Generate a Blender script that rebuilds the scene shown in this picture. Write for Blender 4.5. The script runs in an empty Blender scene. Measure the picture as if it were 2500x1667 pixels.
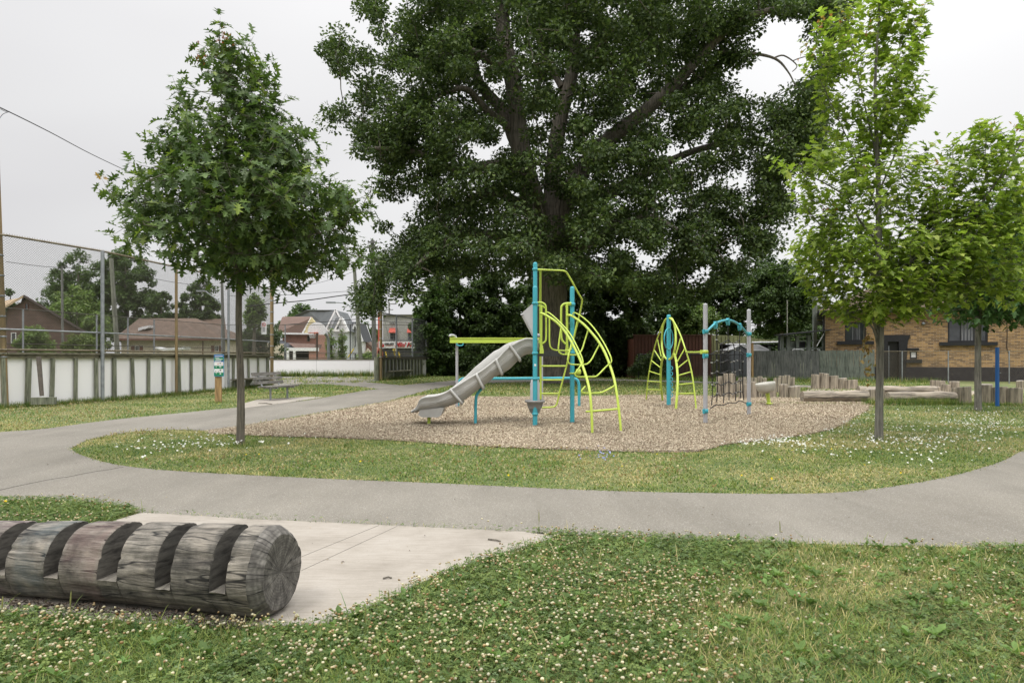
import bpy, math, random
import numpy as np
from mathutils import Vector, Matrix, noise as mnoise
random.seed(7); rng = np.random.default_rng(7)
SC = bpy.context.scene
COL = SC.collection
F = 1667.0; H = 1.4; HY = 873.0
def Q(px, py, d): return Vector(((px-1250)*d/F, d, H-(py-HY)*d/F))
def P(px, py):
    d = F*H/(py-HY); return Vector(((px-1250)*d/F, d, 0.0))
def gx(px, d): return (px-1250)*d/F
def gz(py, d): return H-(py-HY)*d/F

# ------------------------------------------------------------------ objects
ORG = {}
def link(o, parent=None):
    COL.objects.link(o)
    if parent is not None: o.parent = parent
    return o
def tag(o, label=None, cat=None, group=None, kind=None):
    if label: o['label'] = label
    if cat: o['category'] = cat
    if group: o['group'] = group
    if kind: o['kind'] = kind
    return o
def thing(name, label, cat, loc=(0,0,0), group=None):
    o = bpy.data.objects.new(name, None); o.empty_display_size = .2
    link(o); o.location = loc; ORG[o.name] = Vector(loc)
    return tag(o, label, cat, group)
def org_of(parent):
    return ORG.get(parent.name, Vector((0,0,0))) if parent is not None else Vector((0,0,0))

class MB:
    def __init__(s): s.v=[]; s.f=[]; s.m=[]; s.sm=[]
    def add(s, vs, fs, mi=0, smooth=False):
        b=len(s.v); s.v += [tuple(v) for v in vs]
        for f in fs: s.f.append(tuple(i+b for i in f)); s.m.append(mi); s.sm.append(smooth)
    def box(s, c, size, rot=None, mi=0):
        hx,hy,hz=[q/2 for q in size]
        vs=[Vector((x,y,z)) for x in(-hx,hx) for y in(-hy,hy) for z in(-hz,hz)]
        if rot is not None:
            R = rot if isinstance(rot, Matrix) else Matrix.Rotation(rot,3,'Z')
            vs=[R@v for v in vs]
        c=Vector(c); vs=[v+c for v in vs]
        s.add(vs,[(0,1,3,2),(4,6,7,5),(0,4,5,1),(2,3,7,6),(0,2,6,4),(1,5,7,3)],mi)
    def bar(s, a, b, w, h, mi=0):     # rectangular bar from a to b
        a=Vector(a); b=Vector(b); d=b-a; L=d.length
        if L<1e-6: return
        x=d/L; up=Vector((0,0,1)) if abs(x.z)<.95 else Vector((0,1,0))
        y=up.cross(x).normalized(); z=x.cross(y)
        R=Matrix((x,y,z)).transposed()
        s.box((a+b)/2,(L,w,h),R,mi)
    def tube(s, pts, r, n=8, cap=True, mi=0, jit=0):
        pts=[Vector(p) for p in pts]; N=len(pts)
        rs = r if hasattr(r,'__len__') else [r]*N
        vs=[]; fs=[]; ref=None
        for i,p in enumerate(pts):
            t=(pts[min(i+1,N-1)]-pts[max(i-1,0)])
            if t.length<1e-9: t=Vector((0,0,1))
            t.normalize()
            if ref is None: ref=Vector((1,0,0)) if abs(t.x)<.8 else Vector((0,1,0))
            u=(ref-t*ref.dot(t)).normalized(); ref=u; w=t.cross(u)
            for k in range(n):
                a=2*math.pi*k/n; q=rs[i]*(1+(random.uniform(-jit,jit) if jit else 0))
                vs.append(p+(u*math.cos(a)+w*math.sin(a))*q)
        for i in range(N-1):
            for k in range(n):
                k2=(k+1)%n; fs.append((i*n+k,i*n+k2,(i+1)*n+k2,(i+1)*n+k))
        s.add(vs,fs,mi,True)
        if cap:
            s.add(vs[:n][::-1],[tuple(range(n))],mi); s.add(vs[-n:],[tuple(range(n))],mi)
    def rod(s,a,b,r,n=8,mi=0): s.tube([a,b],r,n,True,mi)
    def lathe(s, c, prof, n=16, mi=0):   # prof: (r,z)
        c=Vector(c); vs=[];fs=[]
        for r,z in prof:
            for k in range(n):
                a=2*math.pi*k/n; vs.append(c+Vector((r*math.cos(a),r*math.sin(a),z)))
        for i in range(len(prof)-1):
            for k in range(n):
                k2=(k+1)%n; fs.append((i*n+k,i*n+k2,(i+1)*n+k2,(i+1)*n+k))
        s.add(vs,fs,mi,True)
        if prof[0][0]>1e-4: s.add(vs[:n][::-1],[tuple(range(n))],mi)
        if prof[-1][0]>1e-4: s.add(vs[-n:],[tuple(range(n))],mi)
    def prism(s, poly, off, mi=0):       # poly list of 3D pts, extruded by vector off
        poly=[Vector(p) for p in poly]; off=Vector(off); n=len(poly)
        vs=poly+[p+off for p in poly]
        nrm=Vector((0,0,0))
        for i in range(n): nrm+=poly[i].cross(poly[(i+1)%n])
        fl = nrm.dot(off)>0
        a=tuple(range(n)); b=tuple(range(n,2*n))
        sides=[(i,(i+1)%n,(i+1)%n+n,i+n) for i in range(n)]
        if fl: fs=[a[::-1],b]+sides
        else: fs=[a,b[::-1]]+[q[::-1] for q in sides]
        s.add(vs,fs,mi)
    def build(s, name, mat, parent=None):
        o0=org_of(parent)
        me=bpy.data.meshes.new(name)
        me.from_pydata([(v[0]-o0.x,v[1]-o0.y,v[2]-o0.z) for v in s.v],[],s.f)
        mats = mat if isinstance(mat,(list,tuple)) else [mat]
        for m in mats: me.materials.append(m)
        me.polygons.foreach_set('material_index', s.m)
        me.polygons.foreach_set('use_smooth', s.sm)
        me.update()
        o=bpy.data.objects.new(name, me); link(o,parent)
        ORG[o.name]=o0
        return o

def arr_mesh(name, V, Fa, mat, parent=None, C=None, smooth=False):
    o0=org_of(parent); V=np.asarray(V,np.float32)-np.array(o0,np.float32)
    me=bpy.data.meshes.new(name); k=Fa.shape[1]
    me.vertices.add(len(V)); me.vertices.foreach_set('co',V.ravel())
    me.loops.add(Fa.size); me.loops.foreach_set('vertex_index',Fa.astype(np.int32).ravel())
    me.polygons.add(len(Fa)); me.polygons.foreach_set('loop_start',np.arange(0,Fa.size,k,dtype=np.int32))
    me.polygons.foreach_set('use_smooth',np.full(len(Fa),smooth))
    me.update(calc_edges=True)
    if C is not None:
        at=me.attributes.new('Col','FLOAT_COLOR','POINT')
        at.data.foreach_set('color',np.concatenate([C,np.ones((len(C),1))],1).astype(np.float32).ravel())
    me.materials.append(mat)
    o=bpy.data.objects.new(name,me); link(o,parent); ORG[o.name]=o0
    return o

def catmull(pts, k=5, closed=False):
    pts=[Vector(p) for p in pts]; n=len(pts); out=[]
    rngi = range(n) if closed else range(n-1)
    for i in rngi:
        if closed: p0,p1,p2,p3=pts[i-1],pts[i],pts[(i+1)%n],pts[(i+2)%n]
        else: p0,p1,p2,p3=pts[max(i-1,0)],pts[i],pts[i+1],pts[min(i+2,n-1)]
        for j in range(k):
            t=j/k
            out.append(.5*((2*p1)+(p2-p0)*t+(2*p0-5*p1+4*p2-p3)*t*t+(3*p1-p0-3*p2+p3)*t**3))
    if not closed: out.append(pts[-1])
    return out

# ------------------------------------------------------------------ materials
def nt(name):
    m=bpy.data.materials.new(name); m.use_nodes=True
    t=m.node_tree; b=t.nodes['Principled BSDF']; return m,t,b
def N(t,typ,**kw):
    n=t.nodes.new(typ)
    for k,v in kw.items():
        if k in n.inputs: n.inputs[k].default_value=v
        else: setattr(n,k,v)
    return n
def rgba(c): return (c[0],c[1],c[2],1)
def ramp(t, fac, stops):
    r=t.nodes.new('ShaderNodeValToRGB'); e=r.color_ramp.elements
    while len(e)<len(stops): e.new(.5)
    for q,(p,c) in zip(e,stops): q.position=p; q.color=rgba(c)
    t.links.new(fac,r.inputs[0]); return r.outputs[0]
def coords(t, scale=(1,1,1), kind='Object'):
    c=N(t,'ShaderNodeTexCoord'); mp=N(t,'ShaderNodeMapping'); mp.inputs['Scale'].default_value=scale
    t.links.new(c.outputs[kind],mp.inputs[0]); return mp.outputs[0]
def mixc(t,fac,a,b,mode='MIX'):
    m=t.nodes.new('ShaderNodeMix'); m.data_type='RGBA'; m.blend_type=mode
    for s,v in ((m.inputs[0],fac),(m.inputs[6],a),(m.inputs[7],b)):
        if hasattr(v,'links'): t.links.new(v,s)
        elif isinstance(v,(tuple,list)): s.default_value=rgba(v)
        else: s.default_value=v
    return m.outputs[2]
def noisef(t,vec,scale,detail=4,rough=.6,dist=0):
    n=N(t,'ShaderNodeTexNoise',Scale=scale,Detail=detail,Roughness=rough,Distortion=dist)
    t.links.new(vec,n.inputs['Vector']); return n.outputs[0]
def bump(t,b,h,strength=.3,dist=.01):
    n=N(t,'ShaderNodeBump',Strength=strength,Distance=dist); t.links.new(h,n.inputs['Height'])
    t.links.new(n.outputs[0],b.inputs['Normal'])
def simple(name,c,rough=.6,c2=None,scale=6,sc3=(1,1,1),bstr=.0,bdist=.005,metal=0,spec=.4,lo=.35,hi=.65,detail=5):
    m,t,b=nt(name); b.inputs['Roughness'].default_value=rough; b.inputs['Metallic'].default_value=metal
    b.inputs['Specular IOR Level'].default_value=spec
    c2 = c2 or tuple(q*.8 for q in c)
    v=coords(t,sc3); n=noisef(t,v,scale,detail)
    t.links.new(ramp(t,n,[(lo,c2),(hi,c)]),b.inputs['Base Color'])
    if bstr: bump(t,b,n,bstr,bdist)
    return m
def plastic(name,c,rough=.35):
    # powder-coated steel: sun-faded patches, dusty towards nothing in particular, small scuffs
    m,t,b=nt(name); v=coords(t)
    n1=noisef(t,v,2.5,4); n2=noisef(t,v,60,3)
    a=ramp(t,n1,[(.3,tuple(q*.88 for q in c)),(.7,c)])
    g=tuple(.6*q+.4*.35 for q in c)
    f=ramp(t,n2,[(.6,(0,0,0)),(.75,(.5,.5,.5))])
    sep=t.nodes.new('ShaderNodeSeparateColor'); t.links.new(f,sep.inputs[0])
    t.links.new(mixc(t,sep.outputs[0],a,g),b.inputs['Base Color'])
    b.inputs['Roughness'].default_value=rough; b.inputs['Specular IOR Level'].default_value=.35
    return m
def leafmat(name, trans=.35, rough=.5, spec=.3):
    m,t,b=nt(name)
    a=N(t,'ShaderNodeAttribute',attribute_name='Col')
    v=coords(t); n=noisef(t,v,3.0,2)
    c=mixc(t,1.0,a.outputs['Color'],ramp(t,n,[(.3,(.8,.82,.8)),(.7,(1.15,1.12,1.05))]),'MULTIPLY')
    t.links.new(c,b.inputs['Base Color']); b.inputs['Roughness'].default_value=rough
    b.inputs['Specular IOR Level'].default_value=spec
    tr=t.nodes.new('ShaderNodeBsdfTranslucent'); t.links.new(mixc(t,1.0,c,(1.12,1.25,.7),'MULTIPLY'),tr.inputs[0])
    mx=t.nodes.new('ShaderNodeMixShader'); mx.inputs[0].default_value=trans
    t.links.new(b.outputs[0],mx.inputs[1]); t.links.new(tr.outputs[0],mx.inputs[2])
    t.links.new(mx.outputs[0],t.nodes['Material Output'].inputs[0])
    return m
def bricks(name,c1,c2,mortar,bw=.22,bh=.075,ms=.012,bias=0,rot=False):
    m,t,b=nt(name)
    c=N(t,'ShaderNodeTexCoord'); s=N(t,'ShaderNodeSeparateXYZ'); t.links.new(c.outputs['Object'],s.inputs[0])
    cb=N(t,'ShaderNodeCombineXYZ'); t.links.new(s.outputs[1 if rot else 0],cb.inputs[0]); t.links.new(s.outputs[2],cb.inputs[1])
    br=N(t,'ShaderNodeTexBrick',Color1=rgba(c1),Color2=rgba(c2),Mortar=rgba(mortar),Scale=1.0,Bias=bias)
    br.inputs['Mortar Size'].default_value=ms; br.inputs['Brick Width'].default_value=bw; br.inputs['Row Height'].default_value=bh
    br.offset=.5; t.links.new(cb.outputs[0],br.inputs['Vector'])
    n=noisef(t,cb.outputs[0],1.2,4)
    t.links.new(mixc(t,1.0,br.outputs[0],ramp(t,n,[(.3,(.78,.78,.78)),(.7,(1.1,1.1,1.1))]),'MULTIPLY'),b.inputs['Base Color'])
    b.inputs['Roughness'].default_value=.85
    return m
def woodmat(name,c,c2,dark,axis=2,scale=1,crack=.5):
    m,t,b=nt(name); s3=[22,22,22]; s3[axis]=1.6
    v=coords(t,tuple(q*scale for q in s3)); n=noisef(t,v,1.0,6,.65,.3)
    v2=coords(t); n2=noisef(t,v2,1.7*scale,4)
    base=ramp(t,n,[(.33,dark),(.46,c2),(.60,c)])
    t.links.new(mixc(t,1.0,base,ramp(t,n2,[(.3,(.72,.74,.72)),(.7,(1.12,1.1,1.08))]),'MULTIPLY'),b.inputs['Base Color'])
    b.inputs['Roughness'].default_value=.85; bump(t,b,n,.5,.006)
    return m
M={}
M['lime']=plastic('lime_paint',(.50,.63,.095)); M['teal']=plastic('teal_paint',(.055,.36,.43))
M['greypaint']=plastic('grey_paint',(.40,.40,.42)); M['blue']=plastic('blue_paint',(.02,.13,.42),.4)
M['slide']=simple('slide_plastic',(.46,.455,.43),.42,(.38,.375,.35),3,bstr=.05,spec=.4)
M['panelgrey']=simple('panel_plastic',(.5,.5,.5),.4,(.44,.44,.45),3)
M['deck']=simple('deck_metal',(.03,.032,.036),.5,(.05,.05,.05),20)
M['rope']=simple('rope_black',(.012,.012,.014),.8,(.03,.03,.03),60)
M['clip']=simple('clip_metal',(.6,.6,.6),.3,(.45,.45,.45),30,metal=.6)
M['galv']=simple('galvanised_steel',(.34,.36,.38),.45,(.24,.255,.27),7,metal=.35)
M['rust']=simple('rusty_steel',(.29,.21,.10),.7,(.20,.15,.085),5,(1,1,.4),metal=.1,detail=8)
M['rustrail']=simple('rusty_rail',(.22,.19,.13),.7,(.12,.095,.06),9,metal=.1,detail=8)
M['wire']=simple('fence_wire',(.11,.105,.088),.6,(.07,.065,.05),3,metal=.4)
M['wiredark']=simple('fence_wire_dark',(.07,.075,.075),.6,(.04,.04,.04),3,metal=.3)
M['cable']=simple('cable_black',(.015,.015,.016),.6)
M['white_board']=simple('board_paint',(.90,.885,.885),.6,(.83,.815,.81),1.4,(1,1,.6),bstr=.04,lo=.2,hi=.45)
M['boardwood']=woodmat('weathered_post_wood',(.25,.26,.19),(.17,.18,.13),(.07,.075,.055),2)
M['boardrail']=woodmat('weathered_rail_wood',(.22,.20,.145),(.14,.13,.095),(.06,.055,.04),1)
M['fencewood']=woodmat('grey_fence_wood',(.20,.205,.20),(.13,.135,.133),(.05,.052,.053),2)
M['fencewood2']=woodmat('green_fence_wood',(.25,.28,.245),(.17,.19,.165),(.08,.09,.08),2)
M['postwood']=woodmat('sign_post_wood',(.46,.30,.14),(.33,.21,.095),(.14,.09,.045),2)
M['stump']=woodmat('stump_wood',(.40,.34,.265),(.235,.20,.155),(.06,.05,.04),2,.7)
M['stumptop']=simple('stump_top_wood',(.34,.305,.26),.9,(.2,.18,.15),14,bstr=.2)
M['logside']=woodmat('beam_log_wood',(.40,.345,.275),(.25,.215,.17),(.07,.06,.048),0,.8)
M['polewood']=woodmat('utility_pole_wood',(.23,.24,.19),(.16,.165,.135),(.09,.09,.075),2,.6)
M['polegrey']=woodmat('grey_pole_wood',(.20,.20,.19),(.14,.14,.135),(.08,.08,.075),2,.6)
M['concrete']=None
M['bark']=woodmat('oak_bark',(.19,.165,.135),(.12,.105,.085),(.04,.035,.028),2,.75)
M['bark_s']=woodmat('young_bark',(.17,.148,.12),(.115,.10,.08),(.05,.043,.035),2,1.6)
M['bark_m']=woodmat('maple_bark',(.19,.18,.155),(.13,.122,.105),(.06,.055,.048),2,1.6)
M['leaf']=leafmat('leaf_green',.30,.48,.28)
M['leaf2']=leafmat('leaf_light',.42)
M['veg']=leafmat('ground_plants',.3,.6,.2)
M['glass']=simple('window_glass',(.02,.023,.026),.08,(.05,.055,.06),1.5,spec=.8)
M['glass'].node_tree.nodes['Principled BSDF'].inputs['Roughness'].default_value=.1
M['black']=simple('black_paint',(.012,.012,.014),.5,(.02,.02,.022),8)
M['blackwall']=simple('black_foundation',(.016,.014,.02),.8,(.03,.028,.034),5,bstr=.1)
M['yellowbrick']=bricks('yellow_brick',(.43,.26,.105),(.085,.05,.032),(.38,.30,.21),.30,.095,.010,-.12)
M['redbrick']=bricks('red_brick',(.36,.16,.11),(.30,.13,.09),(.42,.3,.25),.25,.09,.012)
M['brownbrick']=bricks('brown_brick',(.14,.085,.07),(.10,.06,.05),(.10,.07,.06),.6,.17,.02)
M['cream']=simple('cream_wall',(.62,.55,.43),.8,(.56,.49,.38),1)
M['palestucco']=simple('pale_siding',(.60,.62,.64),.8,(.54,.56,.58),.8,(.2,.2,6))
M['whitewall']=simple('white_siding',(.72,.72,.72),.8,(.64,.64,.65),.8,(.2,.2,6))
M['greywall']=simple('grey_stucco',(.40,.40,.375),.85,(.34,.34,.32),1.2)
M['redwall']=simple('red_painted_brick',(.45,.09,.06),.8,(.38,.075,.05),2)
M['yellow_trim']=simple('yellow_siding',(.62,.53,.31),.8,(.56,.48,.28),1)
def shingles(name,c,c2):
    m,t,b=nt(name); v=coords(t,(3,3,9)); n=noisef(t,v,2.0,3); v2=coords(t); n2=noisef(t,v2,.5,2)
    t.links.new(mixc(t,1.0,ramp(t,n,[(.35,c2),(.65,c)]),ramp(t,n2,[(.3,(.85,.85,.85)),(.7,(1.1,1.1,1.1))]),'MULTIPLY'),b.inputs['Base Color'])
    b.inputs['Roughness'].default_value=.9; bump(t,b,n,.3,.03); return m
M['roofbrown']=shingles('brown_shingles',(.155,.105,.075),(.095,.064,.048))
M['roofred']=shingles('red_brown_shingles',(.15,.095,.075),(.11,.07,.055))
M['roofgrey']=shingles('grey_shingles',(.14,.15,.155),(.10,.107,.112))
M['roofdark']=shingles('dark_shingles',(.06,.065,.075),(.04,.043,.05))
M['rooftan']=shingles('tan_shingles',(.45,.34,.22),(.38,.28,.18))
M['whitetrim']=simple('white_trim',(.78,.78,.78),.6,(.7,.7,.7),4)
M['shutter']=simple('brown_shutter',(.17,.075,.055),.7)
M['rustwall']=simple('rust_metal_wall',(.12,.042,.022),.6,(.085,.03,.018),2,(6,6,.4))
M['olivewall']=simple('olive_metal_wall',(.27,.28,.13),.55,(.22,.23,.10),2,(6,6,.4))
M['awning']=simple('red_awning',(.55,.10,.065),.7)
M['signwhite']=simple('sign_white',(.74,.74,.74),.45,(.7,.7,.7),6)
M['signred']=simple('sign_red',(.55,.02,.02),.45)
M['signgreen']=simple('sign_green',(.015,.21,.10),.4,(.012,.18,.085),6)
M['signblue']=simple('sign_blue',(.015,.07,.30),.4,(.012,.06,.27),6)
M['yellow']=simple('yellow_guard',(.75,.55,.04),.5)
M['orange']=simple('hoop_orange',(.65,.14,.05),.5)
M['siding']=simple('shed_grey',(.17,.18,.20),.7,(.14,.15,.165),3)
M['shedroof']=simple('shed_roof',(.50,.50,.51),.6,(.44,.44,.45),4)
M['bench']=woodmat('bench_wood',(.21,.20,.18),(.14,.132,.118),(.06,.055,.05),1)

# ------------------------------------------------------------------ world, sun, camera
def world():
    w=bpy.data.worlds.new("World"); SC.world=w; w.use_nodes=True; t=w.node_tree
    bg=t.nodes['Background']; bg.inputs[1].default_value=.1
    sk=N(t,'ShaderNodeTexSky'); sk.sky_type='NISHITA'; sk.sun_disc=False
    sk.sun_elevation=math.radians(58); sk.sun_rotation=math.atan2(-.32,-.42); sk.dust_density=3
    tc=N(t,'ShaderNodeTexCoord'); s=N(t,'ShaderNodeSeparateXYZ'); t.links.new(tc.outputs['Generated'],s.inputs[0])
    r=N(t,'ShaderNodeMapRange'); r.inputs[1].default_value=-.1; r.inputs[2].default_value=1
    t.links.new(s.outputs[2],r.inputs[0])
    # overcast: horizon dimmer than zenith (factor x40)
    st=[(-.1,.38),(0,.77),(.12,.82),(.28,.88),(.40,.95),(.50,1.05),(.62,2.0),(.8,3.25),(1,3.7)]
    K=3.6
    g=ramp(t,r.outputs[0],[((z+.1)/1.1,(v/K,v/K,v/K*1.004)) for z,v in st])
    mp=N(t,'ShaderNodeMapping'); mp.inputs['Scale'].default_value=(1,1,2.6); t.links.new(tc.outputs['Generated'],mp.inputs[0])
    n=noisef(t,mp.outputs[0],1.3,3,.45,.3)
    cl=ramp(t,n,[(.32,(.865,.855,.868)),(.66,(1.0,1.0,1.0))])
    mr=N(t,'ShaderNodeMapRange'); mr.inputs[1].default_value=-.6; mr.inputs[2].default_value=.6; mr.inputs[3].default_value=.97; mr.inputs[4].default_value=1.13
    t.links.new(s.outputs[0],mr.inputs[0])
    c=mixc(t,1.0,g,cl,'MULTIPLY'); c=mixc(t,1.0,c,mr.outputs[0],'MULTIPLY')
    c=mixc(t,1.0,c,(10*K,10*K,10*K),'MULTIPLY')
    c=mixc(t,.97,sk.outputs[0],c)
    t.links.new(c,bg.inputs[0])
    L=bpy.data.lights.new('sun','SUN'); L.energy=1.35; L.angle=math.radians(12); L.color=(1,.965,.92)
    o=bpy.data.objects.new('sun',L); link(o)
    o.rotation_euler=Vector((-.32,-.42,.85)).to_track_quat('Z','Y').to_euler()
    cam=bpy.data.cameras.new('camera'); cam.lens=24; cam.sensor_width=36; cam.shift_y=39.5/2500
    cam.clip_end=2000; cam.clip_start=.05
    co=bpy.data.objects.new('camera',cam); link(co); co.location=(0,0,H); co.rotation_euler=(math.pi/2,0,0)
    SC.camera=co
    SC.view_settings.view_transform='Standard'; SC.view_settings.look='None'; SC.view_settings.gamma=1
    SC.view_settings.exposure=0
    SC.cycles.max_bounces=6; SC.cycles.diffuse_bounces=3; SC.cycles.transmission_bounces=3
    SC.cycles.transparent_max_bounces=4; SC.cycles.caustics_reflective=False; SC.cycles.caustics_refractive=False
    SC.cycles.use_denoising=True
world()
# ------------------------------------------------------------------ ground polygons
def poly_px(pts,k=4,closed=True): return [P(*p) for p in catmull([(x,y,0) for x,y in pts],k,closed) for p in [(p.x,p.y)]]
def vnoise(x,y,s,seed=0):
    x=np.asarray(x)*s; y=np.asarray(y)*s; xi=np.floor(x).astype(int); yi=np.floor(y).astype(int)
    fx=x-xi; fy=y-yi; fx=fx*fx*(3-2*fx); fy=fy*fy*(3-2*fy)
    def h(a,b):
        q=(a*374761393+b*668265263+seed*974711)&0x7fffffff; q=((q^(q>>13))*1274126177)&0x7fffffff
        return ((q^(q>>16))&0xffff)/65535.
    return (h(xi,yi)*(1-fx)+h(xi+1,yi)*fx)*(1-fy)+(h(xi,yi+1)*(1-fx)+h(xi+1,yi+1)*fx)*fy
def fbm(x,y,s,seed=0): return (vnoise(x,y,s,seed)*.5+vnoise(x,y,s*2.1,seed+1)*.3+vnoise(x,y,s*4.3,seed+2)*.2)
def inside(px,py,poly):
    px=np.asarray(px);py=np.asarray(py); r=np.zeros(px.shape,bool); n=len(poly)
    for i in range(n):
        x1,y1=poly[i][0],poly[i][1]; x2,y2=poly[(i+1)%n][0],poly[(i+1)%n][1]
        if y1==y2: continue
        c=((y1>py)!=(y2>py)); r^= c&(px<(x2-x1)*(py-y1)/(y2-y1)+x1)
    return r
isl_low=[(2900,1010),(2760,1030),(2620,1062),(2500,1100),(2445,1127),(2338,1159),(2232,1180),(2073,1201),(1913,1206),(1701,1204),(1488,1199),(1276,1190),(1063,1180),(744,1167),(425,1150),(287,1135),(200,1112),(172,1095)]
isl_top=[(213,1074),(319,1055),(425,1049),(532,1050),(680,1024),(808,1003),(935,981),(999,965),(1063,949),(1111,941),(1200,935),(1528,929.5),(1972,946),(2100,950),(2300,951)]
up_far=[(2300,945),(2100,944),(1972,941),(1528,926.3),(1200,927),(1111,929),(978,941),(962,943),(930,950),(903,952),(840,962),(744,978),(590,994),(532,999),(425,1010),(266,1026),(106,1047),(0,1055),(-300,1080),(-800,1100)]
low=[(-800,1215),(-300,1218),(0,1222),(159,1222),(330,1242),(345,1253),(638,1270),(900,1283),(1276,1300),(1361,1305),(1488,1311),(1807,1324),(2126,1332),(2500,1341),(2900,1352)]
def sm(l): return [(p.x,p.y) for p in catmull([(x,y,0) for x,y in l],4)]
ASPH=[P(*p) for p in sm(isl_low)+sm(isl_top)+sm(up_far)+sm(low)]
CHIPS=poly_px([(505,1056),(595,1063),(744,1068),(850,1071),(1010,1079),(1169,1090),(1382,1099),(1600,1105),(1701,1103),(1770,1086),(1860,1076),(1960,1063),(2040,1044),(2083,1020),(2120,999),(2105,983),(2020,976),(1807,970),(1594,966),(1400,969),(1169,970),(1084,964),(1010,970),(940,984),(808,1007),(680,1028),(590,1043)])
SLAB=[P(*p) for p in [(345,1254),(638,1271),(1276,1301),(1352,1311),(1350,1318),(1262,1344),(1169,1371),(1080,1404),(1010,1435),(903,1488),(850,1509),(800,1530),(640,1534),(300,1524),(50,1496),(-300,1478),(-700,1460),(-700,1340),(0,1310),(230,1290),(285,1272)]]
PAD=[P(*p) for p in [(596,997),(586,988),(628,976),(745,969.5),(790,970),(705,982.5)]]
RINKW={'LE':(-12.05,34),'RS':(-8.0,41.7),'RE':(-6.06,54)}
RINK=[Vector((x,y,0)) for x,y in [(-12.05,34.1),(-12.15,29),(-12.75,25.5),(-13.3,21.8),(-14.3,19),(-18,17),(-25,25),(-25,34),(-21.5,52),(-19,50.7),(-9.8,50.7),(-6.5,50.6),(-8.05,41.7)]]
CONN=[P(*p) for p in [(600,940),(655,943),(720,938),(800,938),(870,944),(930,951),(965,945),(985,941),(930,936),(890,932.5),(920,930.5),(932,929),(932,922),(658,922)]]
EXC=[ASPH,CHIPS,SLAB,PAD,RINK,CONN]
def sheet(name,poly,z,mat,parent=None,kind='structure'):
    mb=MB(); mb.add([(p[0],p[1],z) for p in poly],[tuple(range(len(poly)))]); o=mb.build(name,mat)
    me=o.data
    if me.polygons[0].normal.z<0: me.flip_normals()
    tag(o,kind=kind); return o
def ground_mats():
    m,t,b=nt('soil_grass'); v=coords(t); n=noisef(t,v,.55,5,.6); n2=noisef(t,v,9,5,.7); n3=noisef(t,v,70,3)
    a=ramp(t,n,[(.32,(.085,.125,.035)),(.5,(.14,.17,.052)),(.68,(.24,.225,.095))])
    c=mixc(t,1.0,a,ramp(t,n2,[(.3,(.6,.62,.6)),(.7,(1.25,1.2,1.2))]),'MULTIPLY')
    c=mixc(t,1.0,c,ramp(t,n3,[(.3,(.55,.55,.55)),(.7,(1.3,1.3,1.3))]),'MULTIPLY')
    t.links.new(c,b.inputs['Base Color']); b.inputs['Roughness'].default_value=.95; bump(t,b,n3,.6,.02); M['soil']=m
    m,t,b=nt('asphalt'); v=coords(t); n=noisef(t,v,.6,4); n3=noisef(t,v,110,2,.7); vo=N(t,'ShaderNodeTexVoronoi',Scale=170); t.links.new(v,vo.inputs['Vector'])
    a=ramp(t,n,[(.3,(.152,.138,.111)),(.7,(.192,.176,.145))])
    c=mixc(t,1.0,a,ramp(t,n3,[(.3,(.78,.78,.78)),(.7,(1.2,1.2,1.2))]),'MULTIPLY')
    sp=t.nodes.new('ShaderNodeSeparateColor'); t.links.new(vo.outputs['Color'],sp.inputs[0])
    f=ramp(t,sp.outputs[0],[(.90,(0,0,0)),(.94,(.55,.55,.55))]); s2=t.nodes.new('ShaderNodeSeparateColor'); t.links.new(f,s2.inputs[0])
    c=mixc(t,s2.outputs[0],c,(.42,.40,.37))
    mp=N(t,'ShaderNodeMapping'); mp.inputs['Scale'].default_value=(.5,.09,1); mp.inputs['Rotation'].default_value=(0,0,.5)
    c2=N(t,'ShaderNodeTexCoord'); t.links.new(c2.outputs['Object'],mp.inputs[0])
    ns=noisef(t,mp.outputs[0],2,5,.65); c=mixc(t,1.0,c,ramp(t,ns,[(.32,(.78,.78,.77)),(.5,(.97,.97,.97)),(.66,(1.07,1.07,1.07))]),'MULTIPLY')
    t.links.new(c,b.inputs['Base Color']); b.inputs['Roughness'].default_value=.9; bump(t,b,n3,.35,.004); M['asphalt']=m
    m,t,b=nt('concrete'); v=coords(t); n=noisef(t,v,1.6,6,.65); n3=noisef(t,v,90,3,.7)
    vs=coords(t,(2,14,1)); n4=noisef(t,vs,2.5,4)
    a=ramp(t,n,[(.3,(.245,.218,.182)),(.5,(.30,.27,.23)),(.7,(.335,.305,.265))])
    c=mixc(t,1.0,a,ramp(t,n3,[(.3,(.92,.92,.92)),(.7,(1.05,1.05,1.05))]),'MULTIPLY')
    c=mixc(t,1.0,c,ramp(t,n4,[(.3,(.86,.85,.82)),(.5,(.97,.97,.96)),(.66,(1.04,1.04,1.04))]),'MULTIPLY')
    t.links.new(c,b.inputs['Base Color']); b.inputs['Roughness'].default_value=.85; bump(t,b,n3,.15,.002); M['concrete']=m
    m,t,b=nt('wood_chip_bed'); v=coords(t); n=noisef(t,v,.7,4); n3=noisef(t,v,38,4,.8); vo=N(t,'ShaderNodeTexVoronoi',Scale=26); vo.feature='F1'; t.links.new(v,vo.inputs['Vector'])
    a=ramp(t,n,[(.3,(.29,.225,.16)),(.7,(.37,.30,.22))])
    c=mixc(t,1.0,a,ramp(t,n3,[(.3,(.45,.42,.4)),(.65,(1.3,1.28,1.25))]),'MULTIPLY')
    c=mixc(t,.35,c,mixc(t,1.0,a,vo.outputs['Color'],'MULTIPLY'))
    t.links.new(c,b.inputs['Base Color']); b.inputs['Roughness'].default_value=.95; bump(t,b,n3,.8,.03); M['chips']=m
    m,t,b=nt('old_rink_asphalt'); v=coords(t); n=noisef(t,v,1.2,5); n3=noisef(t,v,30,4)
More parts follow.
